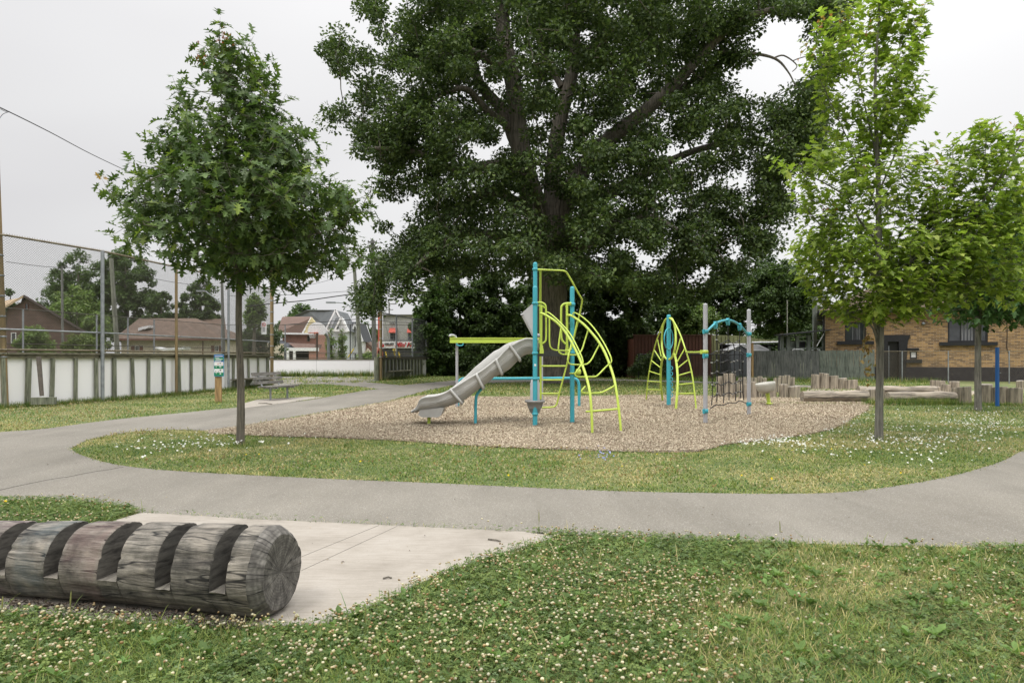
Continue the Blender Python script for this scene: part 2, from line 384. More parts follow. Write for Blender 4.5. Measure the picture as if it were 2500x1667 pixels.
    a=ramp(t,n,[(.3,(.155,.145,.125)),(.7,(.215,.2,.18))])
    t.links.new(mixc(t,1.0,a,ramp(t,n3,[(.3,(.8,.8,.8)),(.7,(1.1,1.1,1.1))]),'MULTIPLY'),b.inputs['Base Color']); b.inputs['Roughness'].default_value=.95; M['rinkfloor']=m
ground_mats()
def ground():
    mb=MB(); mb.add([(-500,-60,-.002),(500,-60,-.002),(500,900,-.002),(-500,900,-.002)],[(0,1,2,3)])
    tag(mb.build('ground',M['soil']),kind='structure')
    sheet('path',ASPH,.006,M['asphalt']); sheet('rink_floor',RINK,.002,M['rinkfloor']); sheet('rink_path',CONN,.004,M['asphalt'])
    # the slab: a thick plate with a saw-cut joint or two
    mb=MB(); mb.prism([(p.x,p.y,-.1) for p in SLAB],(0,0,.114)); o=mb.build('concrete_slab',M['concrete']); tag(o,kind='structure')
    mb=MB()
    for a,b in (((715,1372),(925,1286)),((735,1398),(970,1288))):
        p,q=P(*a),P(*b); mb.bar((p.x,p.y,.0141),(q.x,q.y,.0141),.0028,.002)
    o=mb.build('slab_joint',simple('joint_dark',(.05,.047,.04),.9)); tag(o,kind='structure')
    mb=MB(); pts=catmull([P(-60,1212),P(90,1178),P(200,1158),P(300,1141)],6)
    pts=[(p.x+random.uniform(-.02,.02),p.y+random.uniform(-.03,.03),.0065) for p in pts]
    for a,b in zip(pts,pts[1:]): mb.bar(a,b,.012,.003)
    o=mb.build('path_crack',simple('crack_dark',(.045,.042,.038),.9)); tag(o,kind='structure')
    mb=MB(); mb.prism([(p.x,p.y,-.1) for p in PAD],(0,0,.112)); tag(mb.build('bench_pad',M['concrete']),kind='structure')
    # chip bed: gently uneven dense sheet cut to the outline
    sheet('wood_chip_bed',CHIPS,.010,M['chips'])
ground()

def frames(A,Nn):
    A=A/np.linalg.norm(A,axis=1,keepdims=True)
    B=np.cross(Nn,A); l=np.linalg.norm(B,axis=1,keepdims=True); B=B/np.maximum(l,1e-6)
    return A,B,np.cross(A,B)
def scatter(tv,tf,Pn,A,Nn,S,C,tc=None):
    """template verts tv(k,3), tris tf; P(n,3), axes; S(n,) or (n,3); C(n,3) colour per instance"""
    n=len(Pn); k=len(tv)
    A,B,Nn=frames(A,Nn); S=np.asarray(S,float)
    if S.ndim==1: S=np.repeat(S[:,None],3,1)
    V=Pn[:,None,:]+ (tv[None,:,0:1]*S[:,None,0:1])*A[:,None,:]+(tv[None,:,1:2]*S[:,None,1:2])*B[:,None,:]+(tv[None,:,2:3]*S[:,None,2:3])*Nn[:,None,:]
    Fa=(tf[None]+ (np.arange(n)*k)[:,None,None]).reshape(-1,tf.shape[1])
    CC=np.repeat(C[:,None,:],k,1)
    if tc is not None: CC=CC*tc[None,:,None] if tc.ndim==1 else CC*tc[None]
    return V.reshape(-1,3),Fa,CC.reshape(-1,3)
class Acc:
    def __init__(s): s.V=[];s.F=[];s.C=[];s.n=0
    def add(s,VFC):
        V,Fa,C=VFC; s.V.append(V); s.F.append(Fa+s.n); s.C.append(C); s.n+=len(V)
    def build(s,name,mat,parent=None,smooth=False):
        return arr_mesh(name,np.concatenate(s.V),np.concatenate(s.F),mat,parent,np.concatenate(s.C),smooth)
def unit(n): v=rng.normal(size=(n,3)); return v/np.linalg.norm(v,axis=1,keepdims=True)
UP=np.array([0,0,1.])
# templates ----------------------------------------------------------
BLADE_V=np.array([[0,-.5,0],[0,.5,0],[.45,-.42,.06],[.45,.42,.06],[.8,-.22,.22],[.8,.22,.22],[1,0,.42]],float)
BLADE_F=np.array([[0,2,1],[1,2,3],[2,4,3],[3,4,5],[4,6,5]])
TRI_V=np.array([[0,-.5,0],[0,.5,0],[1,0,.2]],float); TRI_F=np.array([[0,2,1]])
def clover_t():
    V=[];Fc=[]
    for k in range(3):
        a=k*2.094; ca,sa=math.cos(a),math.sin(a)
        loc=[(.06,0,0),(.45,.42,.10),(.95,.33,.12),(1.0,0,.02),(.95,-.33,.12),(.45,-.42,.10)]
        b=len(V); V+=[(x*ca-y*sa,x*sa+y*ca,z) for x,y,z in loc]
        Fc+=[(b,b+3,b+2),(b,b+2,b+1),(b,b+4,b+3),(b,b+5,b+4)]
    return np.array(V,float),np.array(Fc)
CLO_V,CLO_F=clover_t()
def ball_t():
    V=[(0,0,1)];Fc=[]
    for j,(r,z) in enumerate(((.82,.6),(1.0,0),(.75,-.6))):
        for k in range(7): a=2*math.pi*(k+.5*(j%2))/7; q=1+.18*((k+j)%2); V.append((r*q*math.cos(a),r*q*math.sin(a),z))
    V.append((0,0,-.9))
    for k in range(7):
        k2=(k+1)%7; Fc.append((0,1+k,1+k2))
        for j in range(2): a,b,c,d=1+j*7+k,1+j*7+k2,1+(j+1)*7+k2,1+(j+1)*7+k; Fc+=[(a,d,c),(a,c,b)]
        Fc.append((22,15+k2,15+k))
    return np.array(V,float),np.array(Fc)
BALL_V,BALL_F=ball_t()
OVAL_V=np.array([[0,0,0],[.25,.17,.08],[.25,-.17,.08],[.6,.22,.14],[.6,-.22,.14],[1,0,.02],[.3,0,-.02],[.65,0,.02]],float)
OVAL_F=np.array([[0,6,1],[0,2,6],[6,7,3],[6,3,1],[6,2,4],[6,4,7],[7,5,3],[7,4,5]])
def daisy_t():
    V=[(0,0,.05)];Fc=[]
    for k in range(10): a=2*math.pi*k/10; r=1 if k%2==0 else .72; V.append((r*math.cos(a),r*math.sin(a),.22))
    for k in range(10): Fc.append((0,1+k,1+(k+1)%10))
    return np.array(V,float),np.array(Fc)
DAI_V,DAI_F=daisy_t()

def pts_in(n,d0,d1,wid=.86,power=1.0,excl=True,margin=0):
    """random ground points in the view wedge between depths d0..d1 clear of paths"""
    d=d0+(d1-d0)*rng.random(n)**power
    x=(rng.random(n)*2-1)*(d*wid+2.2)
    if excl:
        keep=np.ones(n,bool)
        jx=rng.normal(size=n)*.015; jy=rng.normal(size=n)*.015
        for e in EXC: keep&=~inside(x+jx,d+jy,e)
        x=x[keep]; d=d[keep]
    return x,d
def blades(acc,x,y,h,w,dry,lean=.5,tmpl=(BLADE_V,BLADE_F)):
    n=len(x); Pn=np.stack([x,y,np.full(n,-.004)],1)
    az=rng.random(n)*6.283; L=lean*(.3+rng.random(n))
    A=np.stack([np.cos(az)*L,np.sin(az)*L,np.ones(n)],1); Nn=np.stack([-np.cos(az),-np.sin(az),L],1)+.3*unit(n)
    Nn=-Nn
    g=np.array([.115,.175,.040]); y1=np.array([.235,.275,.075]); st=np.array([.42,.365,.18]); dk=np.array([.062,.135,.040])
    u=rng.random(n)[:,None]; C=g*(1-u)+y1*u; q=rng.random(n)[:,None]; C=np.where(q<.25,dk*(.8+.6*u),C)
    isd=(rng.random(n)<dry)[:,None]; C=np.where(isd,st*(.65+.6*u),C)
    S=np.stack([h,w,h],1)
    acc.add(scatter(tmpl[0],tmpl[1],Pn,A,Nn,S,C,))
def dryness(x,y):
    f=fbm(x,y,.9,11); 
    d=np.clip((f-.42)*3.0,0,1)*.75
    near=(y<6)
    right=np.clip((x/np.maximum(y,.1)*1667+1250-1250)/500,0,1)      # towards the dry patch at the right of the near lawn
    right=np.where((y>3.6)&near,right,right*.5)
    dn=np.clip(d*.45+right*.45*np.clip(fbm(x,y,1.3,5)*2.2-.35,0,1),0,.85)
    return np.where(near,dn,np.clip(d*1.25+.02,0,.75))
STUFF={}
def veg():
    # ---- near lawn
    acc=Acc()
    x,y=pts_in(275000,2.55,6.4,.84,.85); d=dryness(x,y)
    hn=fbm(x,y,2.2,3)
    cl=np.clip((fbm(x,y,.8,21)-.40)*4+np.where(x<.9*y*.3,.5,-.25),0,1)           # clover cover
    keep=rng.random(len(x))<(1-.35*cl); x,y,d,hn=x[keep],y[keep],d[keep],hn[keep]
    n=len(x); h=(.030+.055*hn**1.5)*(.6+.8*rng.random(n))*np.where(d>.4,.8,1.1); w=.0034+.0030*rng.random(n)
    blades(acc,x,y,h,w,d,.9)
    x,y=pts_in(2400,2.6,6.4,.84,.85); n=len(x)                                           # a few tall ones
    blades(acc,x,y,.10+.08*rng.random(n),np.full(n,.005),dryness(x,y),.5)
    tag(acc.build('near_grass',M['veg']),kind='stuff')
    # ---- clover leaves
    acc=Acc(); x,y=pts_in(220000,2.55,6.7,.84,.85)
    cl=np.clip((fbm(x,y,.8,21)-.40)*4+np.where(x<.27*y,.65,-.10),0.03,1)
    k=rng.random(len(x))<cl; x,y=x[k],y[k]; n=len(x)
    z=.018+.042*rng.random(n)*(.6+.8*fbm(x,y,2.5,8))
    Pn=np.stack([x,y,z],1); A=unit(n); A[:,2]*=.25; Nn=UP+.45*unit(n)
    u=rng.random(n)[:,None]; C=np.array([.075,.130,.036])*(1-u)+np.array([.205,.265,.082])*u**1.4
    C=np.where(rng.random(n)[:,None]<.10,np.array([.15,.21,.10]),C)
    acc.add(scatter(CLO_V,CLO_F,Pn,A,Nn,(.0085+.008*rng.random(n)),C))
    tag(acc.build('clover_leaves',M['veg']),kind='stuff')
    # ---- broad leaved weeds (plantain, dandelion) as rosettes
    acc=Acc(); x,y=pts_in(1400,2.6,5.7,.84,.9)
    PP=[];AA=[];SS=[];CC=[]
    for i in range(len(x)):
        m=random.randint(4,8); s=random.uniform(.03,.07); a0=random.random()*6.28; g=random.uniform(.8,1.5)
        for j in range(m):
            a=a0+j*6.283/m+random.uniform(-.3,.3); PP.append((x[i],y[i],.012+.02*random.random())); AA.append((math.cos(a),math.sin(a),random.uniform(.15,.9)))
            SS.append(s*random.uniform(.7,1.2)); CC.append((.12*g,.19*g,.06*g))
    AA=np.array(AA); n=len(AA); Nn=np.tile(UP,(n,1))+.25*unit(n)
    acc.add(scatter(OVAL_V,OVAL_F,np.array(PP),AA,Nn,np.array(SS),np.array(CC)))
    # dried fallen leaves
    x,y=pts_in(420,2.6,12,.8,.9); n=len(x); Pn=np.stack([x,y,np.full(n,.02)],1)+0
    u=rng.random(n)[:,None]
    acc.add(scatter(OVAL_V,OVAL_F,Pn,unit(n)*np.array([1,1,.3]),UP+.5*unit(n),.02+.03*rng.random(n),np.array([.42,.32,.19])*(.6+.7*u)))
    tag(acc.build('broadleaf_weeds',M['veg']),kind='stuff')
    # ---- clover heads
    acc=Acc(); x,y=pts_in(23000,2.55,6.6,.84,.85)
    k=rng.random(len(x))<np.clip((fbm(x,y,1.5,31)-.36)*4.2,.05,1)*np.where(x<.33*y,1.0,.30)*np.where(y>4.6,.6,1.0); x,y=x[k],y[k]; n=len(x)
    z=.048+.05*rng.random(n)
    Pn=np.stack([x,y,z],1); q=rng.random(n)[:,None]; u=rng.random(n)[:,None]
    C=np.where(q<.50,np.array([.62,.59,.44]),np.where(q<.80,np.array([.53,.45,.29]),np.array([.36,.25,.13])))*(.70+.4*u)
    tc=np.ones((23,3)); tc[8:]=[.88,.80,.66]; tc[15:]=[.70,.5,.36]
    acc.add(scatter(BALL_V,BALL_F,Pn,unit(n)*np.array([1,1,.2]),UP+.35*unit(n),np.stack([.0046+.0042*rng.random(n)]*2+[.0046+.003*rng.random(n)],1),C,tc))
    acc.add(scatter(TRI_V,TRI_F,Pn*np.array([1,1,0]),(UP+.05*unit(n)),unit(n)*np.array([1,1,0])+1e-3,np.stack([z,np.full(n,.003),np.zeros(n)],1),np.tile([.10,.16,.05],(n,1))))
    # seed stalks of plantain
    x,y=pts_in(95,2.7,5.5,.8,.9); n=len(x); h=.10+.09*rng.random(n)
    Pn=np.stack([x,y,h*.75],1); acc.add(scatter(BALL_V,BALL_F,Pn,np.tile([1.,0,0],(n,1)),UP+.12*unit(n),np.stack([np.full(n,.0035),np.full(n,.0035),h*.28],1),np.tile([.26,.27,.10],(n,1))))
    Pn[:,2]=0; acc.add(scatter(TRI_V,TRI_F,Pn,UP+.02*unit(n),unit(n)*np.array([1,1,0])+1e-3,np.stack([h,np.full(n,.004),h*0],1),np.tile([.15,.19,.07],(n,1))))
    tag(acc.build('clover_flowers',M['veg']),kind='stuff')
    # ---- middle lawns (island, left verge)
    acc=Acc()
    x,y=pts_in(265000,6.2,14.5,.82,.9); d=dryness(x,y); n=len(x)
    hn=fbm(x,y,1.6,3); blades(acc,x,y,(.022+.05*hn**1.6)*(.6+.8*rng.random(n)),.007+.006*rng.random(n),d,1.0,(BLADE_V[[0,1,2,3,6]],np.array([[0,2,1],[1,2,3],[2,4,3]])))
    x,y=pts_in(120000,14.5,26,.82,.9); d=dryness(x,y)*.9; n=len(x)
    hn=fbm(x,y,1.2,3); blades(acc,x,y,(.03+.06*hn**1.5)*(.6+.8*rng.random(n)),.013+.012*rng.random(n),d,1.0,(TRI_V,TRI_F))
    x,y=pts_in(90000,26,52,.55,1); d=dryness(x,y)*.6; n=len(x)
    blades(acc,x,y,.05+.06*rng.random(n),.03+.03*rng.random(n),d,1.0,(TRI_V,TRI_F))
    # taller fringe at the foot of boards, trunks and stumps
    def fringe(p,q,n,hh,ww=.012,sp=.10):
        t=rng.random(n); x=p[0]+(q[0]-p[0])*t+rng.normal(size=n)*sp; y=p[1]+(q[1]-p[1])*t+rng.normal(size=n)*sp
        blades(acc,x,y,hh*(.35+.9*rng.random(n)),np.full(n,ww),np.full(n,.12),.5,(TRI_V,TRI_F))
    for a,b in (((-16.2,16.6),(-14.1,18.75)),((-14.1,18.75),(-13.1,21.6)),((-13.1,21.6),(-12.55,25.3)),((-12.55,25.3),(-12,28.9)),((-12,28.9),(-11.95,33.8))): fringe(a,b,2600,.20)
    fringe((-17.5,50.4),(-10,50.4),1700,.55,.04,.12); fringe((-7.9,41.5),(-5.9,54),1600,.3,.03,.15)
    for px,py in ((587,1088),(2146,1075),(2388,1003),(532,983)): p=P(px,py); fringe(p,p,260,.10,.007,.11)
    fringe(P(1850,985),P(2120,990),500,.12,.012,.08); fringe(P(2120,988),P(2330,988),2200,.26,.014,.10); fringe(P(2330,988),P(2560,992),900,.16,.014,.08)
    fringe((8,43),(24,38.4),3000,.35,.03,.25)
    tag(acc.build('lawn_grass',M['veg']),kind='stuff')
    # edge tufts over the borders of the paths
    acc=Acc()
    for poly,dens in ((ASPH,70),(CHIPS,25)):
        for i in range(len(poly)):
            a,b=poly[i],poly[(i+1)%len(poly)]; mid=(a+b)/2
            if mid.y>24 or abs(mid.x)>.85*mid.y: continue
            L=(b-a).length; n=int(L*dens*(2.4 if mid.y<6 else 1.3))
            if n<1: continue
            t=rng.random(n); nx,ny=-(b-a).y/L,(b-a).x/L; off=np.abs(rng.normal(size=n))*.05*rng.choice([-1,1],n)
            x=a.x+(b.x-a.x)*t+nx*off; y=a.y+(b.y-a.y)*t+ny*off
            k=(fbm(x,y,3.,77)>(.38 if mid.y<6 else .45)); 
            for e in (SLAB,): k&=~inside(x,y,e)
            x,y=x[k],y[k]; n=len(x)
            if n: blades(acc,x,y,(.02+.04*rng.random(n)) if mid.y<6 else (.02+.035*rng.random(n)),np.full(n,.004 if mid.y<6 else .008),np.full(n,.35),1.2)
    tag(acc.build('border_grass',M['veg']),kind='stuff')
    # ---- flecks of blossom in the lawns: clover heads and straw flecks
    acc=Acc()
    x,y=pts_in(29000,6.2,27,.8,.8); f=fbm(x,y,.55,51); k=rng.random(len(x))<np.clip((f-.46)*5,.02,1); x,y=x[k],y[k]; n=len(x)
    u=rng.random(n)[:,None]; C=np.where(rng.random(n)[:,None]<.6,np.array([.55,.50,.33]),np.array([.42,.32,.15]))*(.7+.5*u)
    acc.add(scatter(BALL_V[[0,1,3,5,22]],np.array([[0,1,2],[0,2,3],[0,3,1],[4,2,1],[4,3,2],[4,1,3]]),np.stack([x,y,.03+.03*rng.random(n)],1),np.tile([1.,0,0],(n,1)),UP+.2*unit(n),.010+.006*rng.random(n)+y*.0003,C))
    tag(acc.build('lawn_blossom',M['veg']),kind='stuff')
    # ---- daisies: pixel clusters on the lawn round the two young trees
    acc=Acc(); PX=[]
    def clus(cx,cy,sx,sy,n):
        for _ in range(int(n*.95)): PX.append((random.gauss(cx,sx),random.gauss(cy,sy)))
    clus(480,1080,75,13,70); clus(440,1093,90,8,34); clus(360,1106,40,8,18); clus(575,1088,35,6,20); clus(700,1086,60,12,12)
    clus(1850,1087,50,5,90); clus(1910,1080,40,6,60); clus(1985,1093,40,9,46); clus(2140,1083,18,7,40); clus(2060,1062,50,6,44); clus(2170,1052,60,6,50)
    clus(2270,1078,80,9,130); clus(2400,1040,75,12,190); clus(2330,1012,95,8,90); clus(2440,1055,50,10,90); clus(2200,1110,110,18,60); clus(2300,1130,60,14,26); clus(2040,1108,70,10,22); clus(2100,1030,60,6,36)
    x=np.array([P(a,min(max(b,985),1190)).x for a,b in PX]); y=np.array([P(a,min(max(b,985),1190)).y for a,b in PX])
    k=np.ones(len(x),bool)
    for e in (ASPH,CHIPS): k&=~inside(x,y,e)
    x,y=x[k],y[k]; n=len(x)
    acc.add(scatter(DAI_V,DAI_F,np.stack([x,y,.05+.04*rng.random(n)],1),unit(n)*np.array([1,1,.2]),UP*.9+np.array([0,-.6,0])+.5*unit(n),(.012+.010*rng.random(n))*np.where(x>0,.9,1.0),np.tile([.78,.78,.78],(n,1))*(.8+.25*rng.random((n,1)))))
    tag(acc.build('daisies',M['veg']),kind='stuff')
    acc=Acc()
    for (cx,cy,n,c) in ((1463,1132,26,(.30,.32,.62)),(1850,1175,3,(.75,.55,.02)),(1560,1134,2,(.75,.55,.02)),(830,1140,2,(.75,.55,.02)),(2150,1160,3,(.75,.55,.02)),(1290,1160,2,(.75,.55,.02)),(12,1238,2,(.8,.6,.02)),(2000,1110,3,(.75,.6,.05)),(600,1120,3,(.75,.55,.02)),(560,1003,3,(.75,.6,.05))):
        sx=22 if c[2]>.5 else 60
        if cy>1230: sx=2
        pp=[P(random.gauss(cx,sx),cy+random.gauss(0,8 if cy<1230 else 1)) for _ in range(n)]
        x=np.array([p.x for p in pp]); y=np.array([p.y for p in pp])
        k=np.ones(n,bool)
        for e in (ASPH,CHIPS): k&=~inside(x,y,e)
        x,y=x[k],y[k]; n=len(x)
        if n: acc.add(scatter(DAI_V,DAI_F,np.stack([x,y,.04+.12*rng.random(n)*(c[2]>.5)+.02],1),unit(n)*np.array([1,1,.2]),UP*.8+np.array([0,-.7,0])+.3*unit(n),(.011+.006*rng.random(n)),np.tile(c,(n,1))))
    tag(acc.build('wild_flowers',M['veg']),kind='stuff')
    # ---- loose wood chips
    acc=Acc()
    for n0,d0,d1,sc in ((330000,10.1,15,1.0),(200000,15,25.5,1.35)):
        d=d0+(d1-d0)*rng.random(n0); x=-7.5+19*rng.random(n0)
        jx=rng.normal(size=n0)*.06
        k=inside(x+jx,d+rng.normal(size=n0)*.06,CHIPS); x,d=x[k],d[k]; n=len(x)
        Pn=np.stack([x,d,.012+.022*rng.random(n)+.02*fbm(x,d,1.1,9)],1)
        A=unit(n)*np.array([1,1,.45]); Nn=UP+.6*unit(n)
        u=rng.random(n)[:,None]; C=np.array([.36,.295,.205])*(1-u)+np.array([.56,.485,.36])*u
        C=np.where(rng.random(n)[:,None]<.2,np.array([.20,.14,.095]),C)
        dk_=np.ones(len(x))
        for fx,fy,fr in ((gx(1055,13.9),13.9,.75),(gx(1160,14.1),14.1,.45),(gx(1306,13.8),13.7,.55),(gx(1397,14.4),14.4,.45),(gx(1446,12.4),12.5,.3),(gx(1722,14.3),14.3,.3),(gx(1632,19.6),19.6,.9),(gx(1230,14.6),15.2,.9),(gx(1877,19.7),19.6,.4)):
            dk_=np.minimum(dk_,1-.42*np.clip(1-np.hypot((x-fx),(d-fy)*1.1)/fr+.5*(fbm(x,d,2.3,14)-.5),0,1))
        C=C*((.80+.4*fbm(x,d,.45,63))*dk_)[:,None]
        tv=np.array([[-.5,-.5,0],[.5,-.4,.0],[.45,.5,.0],[-.5,.4,.0],[-.5,-.5,-.25],[.5,-.4,-.25],[.45,.5,-.25],[-.5,.4,-.25]],float)
        tf=np.array([[0,1,2],[0,2,3],[0,4,5],[0,5,1],[2,6,7],[2,7,3],[1,5,6],[1,6,2],[0,3,7],[0,7,4]])
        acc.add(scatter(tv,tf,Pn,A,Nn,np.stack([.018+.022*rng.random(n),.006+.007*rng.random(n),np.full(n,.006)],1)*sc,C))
    m=simple('chip_wood',(1,1,1),.9); t=m.node_tree; a=N(t,'ShaderNodeAttribute',attribute_name='Col'); t.links.new(a.outputs['Color'],t.nodes['Principled BSDF'].inputs['Base Color'])
    M['vcol']=m
    tag(acc.build('wood_chips',m),kind='stuff')
    # leaf scraps and grit blown over the paths
    acc=Acc(); n0=1500; dd=4.6+16*rng.random(n0)**1.3; xx=(rng.random(n0)*2-1)*dd*.8
    k=(inside(xx,dd,ASPH)|inside(xx,dd,SLAB))&(rng.random(n0)<np.clip((fbm(xx,dd,.7,41)-.38)*4,.04,1)); xx,dd=xx[k],dd[k]; n=len(xx); u=rng.random(n)[:,None]
    C=np.where(u<.5,np.array([.10,.075,.05]),np.array([.34,.27,.17]))*(.7+.6*rng.random((n,1)))
    acc.add(scatter(OVAL_V,OVAL_F,np.stack([xx,dd,np.full(n,.018)],1),unit(n)*np.array([1,1,.15]),UP+.3*unit(n),.007+.022*rng.random(n)**3,C))
    tag(acc.build('path_litter',M['vcol']),kind='stuff')
    # weeds on the old rink floor and between
    acc=Acc()
    x=rng.uniform(-15.5,-8.5,420); y=rng.uniform(37,50,420); k=rng.random(420)<np.clip((fbm(x,y,.5,3)-.35)*4,.1,1); x,y=x[k],y[k]; n=len(x)
    m=14; X=np.repeat(x,m)+rng.normal(size=n*m)*.10; Y=np.repeat(y,m)+rng.normal(size=n*m)*.10
    blades(acc,X,Y,.06+.16*rng.random(n*m),np.full(n*m,.03),np.full(n*m,.3),1.0,(TRI_V,TRI_F))
    tag(acc.build('rink_weeds',M['veg']),kind='stuff')
    # bark litter under the log
    acc=Acc(); n=1100; t=rng.random(n); x=-1.35-1.9*t+rng.normal(size=n)*.06; y=3.50+.40*t+rng.normal(size=n)*.035+.03
    u=rng.random(n)[:,None]
    acc.add(scatter(OVAL_V,OVAL_F,np.stack([x,y,.016+.02*rng.random(n)],1),unit(n)*np.array([1,.6,.3]),UP+.5*unit(n),.012+.03*rng.random(n)**2,np.array([.06,.045,.032])*(.4+1.3*u)))
    tag(acc.build('bark_litter',m_:=M['vcol']),kind='stuff')
veg()
# ------------------------------------------------------------------ leaf templates (length 1 along x)
def fan(mid, outline, fold=.16):
    V=[(mid[0],mid[1],0)]+[(x,y,abs(y)*fold*2-.06*x*x) for x,y in outline]; n=len(outline)
    return np.array(V,float),np.array([[0,1+i,1+(i+1)%n] for i in range(n)])
def sym(h): return h+[(x,-y) for x,y in h[::-1] if abs(y)>1e-6]
OAK_V,OAK_F=fan((.45,0),sym([(0,0),(.14,.035),(.10,.21),(.30,.06),(.30,.12),(.32,.43),(.50,.09),(.58,.12),(.74,.40),(.73,.07),(.86,.14),(1.02,0)][0:12]),.14)
MAP_V,MAP_F=fan((.38,0),sym([(0,0),(.02,.20),(.14,.30),(.26,.22),(.52,.54),(.50,.20),(.70,.23),(1.0,0)]),.18)
OVL_V,OVL_F=fan((.5,0),sym([(0,0),(.3,.26),(.68,.25),(1,0)]),.2)
DIA_V=np.array([[0,0,0],[.5,.34,.1],[1,0,-.05],[.5,-.34,.1]],float); DIA_F=np.array([[0,2,1],[0,3,2]])

def skeleton(trunk, limbs, targets, rtip=.012, kr=.016, rise=.6, maxr=.5, nside=6, arch=.12, wob=.04):
    """trunk / limbs: lists of (x,y,z,r). grows a branch from the nearest fitting node to each target"""
    mb=MB(); nodes=[];rad=[]
    def addpath(pts,ns):
        P3=catmull([p[:3] for p in pts],5); R=[]
        n=len(pts)
        for i in range(len(P3)):
            f=i/5; a=int(min(f,n-2)); t=f-a; R.append(pts[a][3]*(1-t)+pts[a+1][3]*t)
        mb.tube(P3,R,ns,True,0,.05)
        for p,r in zip(P3,R): nodes.append(tuple(p)); rad.append(r)
    addpath(trunk,20)
    for l in limbs: addpath(l,8)
    T=np.array(targets); base=np.array(nodes)
    dd=np.array([np.min(np.linalg.norm(base-t,axis=1)) for t in T]); order=np.argsort(dd)
    NP=np.zeros((len(nodes)+len(T)*5+5,3)); NR=np.zeros(len(NP)); c=len(nodes); NP[:c]=nodes; NR[:c]=rad
    low=trunk[0][2]+.22*(max(p[2] for p in trunk)-trunk[0][2]); ends=[]
    for i in order:
        t=T[i]; v=t-NP[:c]; L=np.linalg.norm(v,axis=1); cost=L+np.maximum(0,-v[:,2])*rise+np.where(NP[:c,2]<low,50,0)+np.where(NR[:c]<rtip*1.1,.25*L,0)
        j=int(np.argmin(cost)); s=NP[j]; l=L[j]
        if l<1e-3: ends.append((t,np.array([0,0,1.]))); continue
        r0=min(NR[j]*.75,rtip+kr*l,maxr); 
        w=rng.normal(size=3)*wob*l
        pts=[s, s+(t-s)*.35+np.array([0,0,arch*l])+w, s+(t-s)*.7+np.array([0,0,arch*l*.7])-w*.6, t]
        pp=catmull(pts,2); rr=[r0+(rtip-r0)*(k/(len(pp)-1)) for k in range(len(pp))]
        mb.tube(pp,rr,nside if r0>.03 else 4,False)
        for p,r in list(zip(pp,rr))[2:]:
            if c<len(NP): NP[c]=p; NR[c]=r; c+=1
        e=np.array(pts[3]-pts[2]); ends.append((t,e/max(np.linalg.norm(e),1e-6)))
    return mb,ends
def pal(n,cols,w=None,var=.25):
    cols=np.array(cols); i=rng.choice(len(cols),n,p=w); return cols[i]*(1-var/2+var*rng.random((n,1)))

def make_tree(name,label,trunk,limbs,targets,tmpl,leaf,per,spread,cols,w=None,mat=None,bark=None,group=None,flat=.75,droop=.25,mode='clump',rtip=.01,kr=.016,cat='tree',rise=.6,extra=None,arch=.12,maxr=.5,updir=.3):
    base=trunk[0]; root=thing(name,label,cat,(base[0],base[1],0),group)
    mb,ends=skeleton(trunk,limbs,targets,rtip,kr,rise,maxr,arch=arch)
    acc=Acc(); c0=np.mean(np.array(targets),0)
    E=np.array([e[0] for e in ends]); D=np.array([e[1] for e in ends]); n=len(E)*per
    EE=np.repeat(E,per,0); DD=np.repeat(D,per,0)
    cs=np.repeat(.7+.6*rng.random(len(E)),per)      # each clump has its own size and tint
    tint=np.repeat(.82+.36*rng.random((len(E),1)),per,0)
    if mode=='clump':
        r=rng.random(n)**.45; off=unit(n)*r[:,None]*spread*cs[:,None]*np.array([1,1,flat])
        Pn=EE+off
        A=off/spread*.8+unit(n)*.7+np.array([0,0,-droop]); Nn=UP*.8+off/spread*.5+unit(n)*.5
    else:  # shoots: leaves ranked along a twig that continues the branch
        t=(np.tile(np.arange(per),len(E))/per)
        dirv=DD+np.array([0,0,updir])+np.repeat(unit(len(E)),per,0)*.35
        dirv/=np.linalg.norm(dirv,axis=1,keepdims=True)
        az=unit(n); side=az-dirv*np.sum(az*dirv,1,keepdims=True); side/=np.linalg.norm(side,axis=1,keepdims=True)
        Pn=EE+dirv*((t-.45)*spread*1.7*cs)[:,None]+side*(.02+.05*spread*rng.random(n))[:,None]+unit(n)*spread*.16
        A=side+dirv*.35+np.array([0,0,-droop])+unit(n)*.25; Nn=UP+dirv*.3+unit(n)*.45
        # the twigs themselves
        tw=mb
        for i in range(len(E)):
            d=dirv[i*per]; s=spread*cs[i*per]
            tw.tube([E[i]-d*s*.75,E[i]+d*s*.3,E[i]+d*s*.85],[rtip*.8,rtip*.5,rtip*.25],4,False)
    S=leaf*(.6+.65*rng.random(n)); C=pal(n,cols,w)*tint
    acc.add(scatter(tmpl[0],tmpl[1],Pn,A,Nn,S,C))
    mb.build('trunk',bark or M['bark'],root)
    if extra: extra(acc)
    acc.build('crown',mat or M['leaf'],root)
    return root

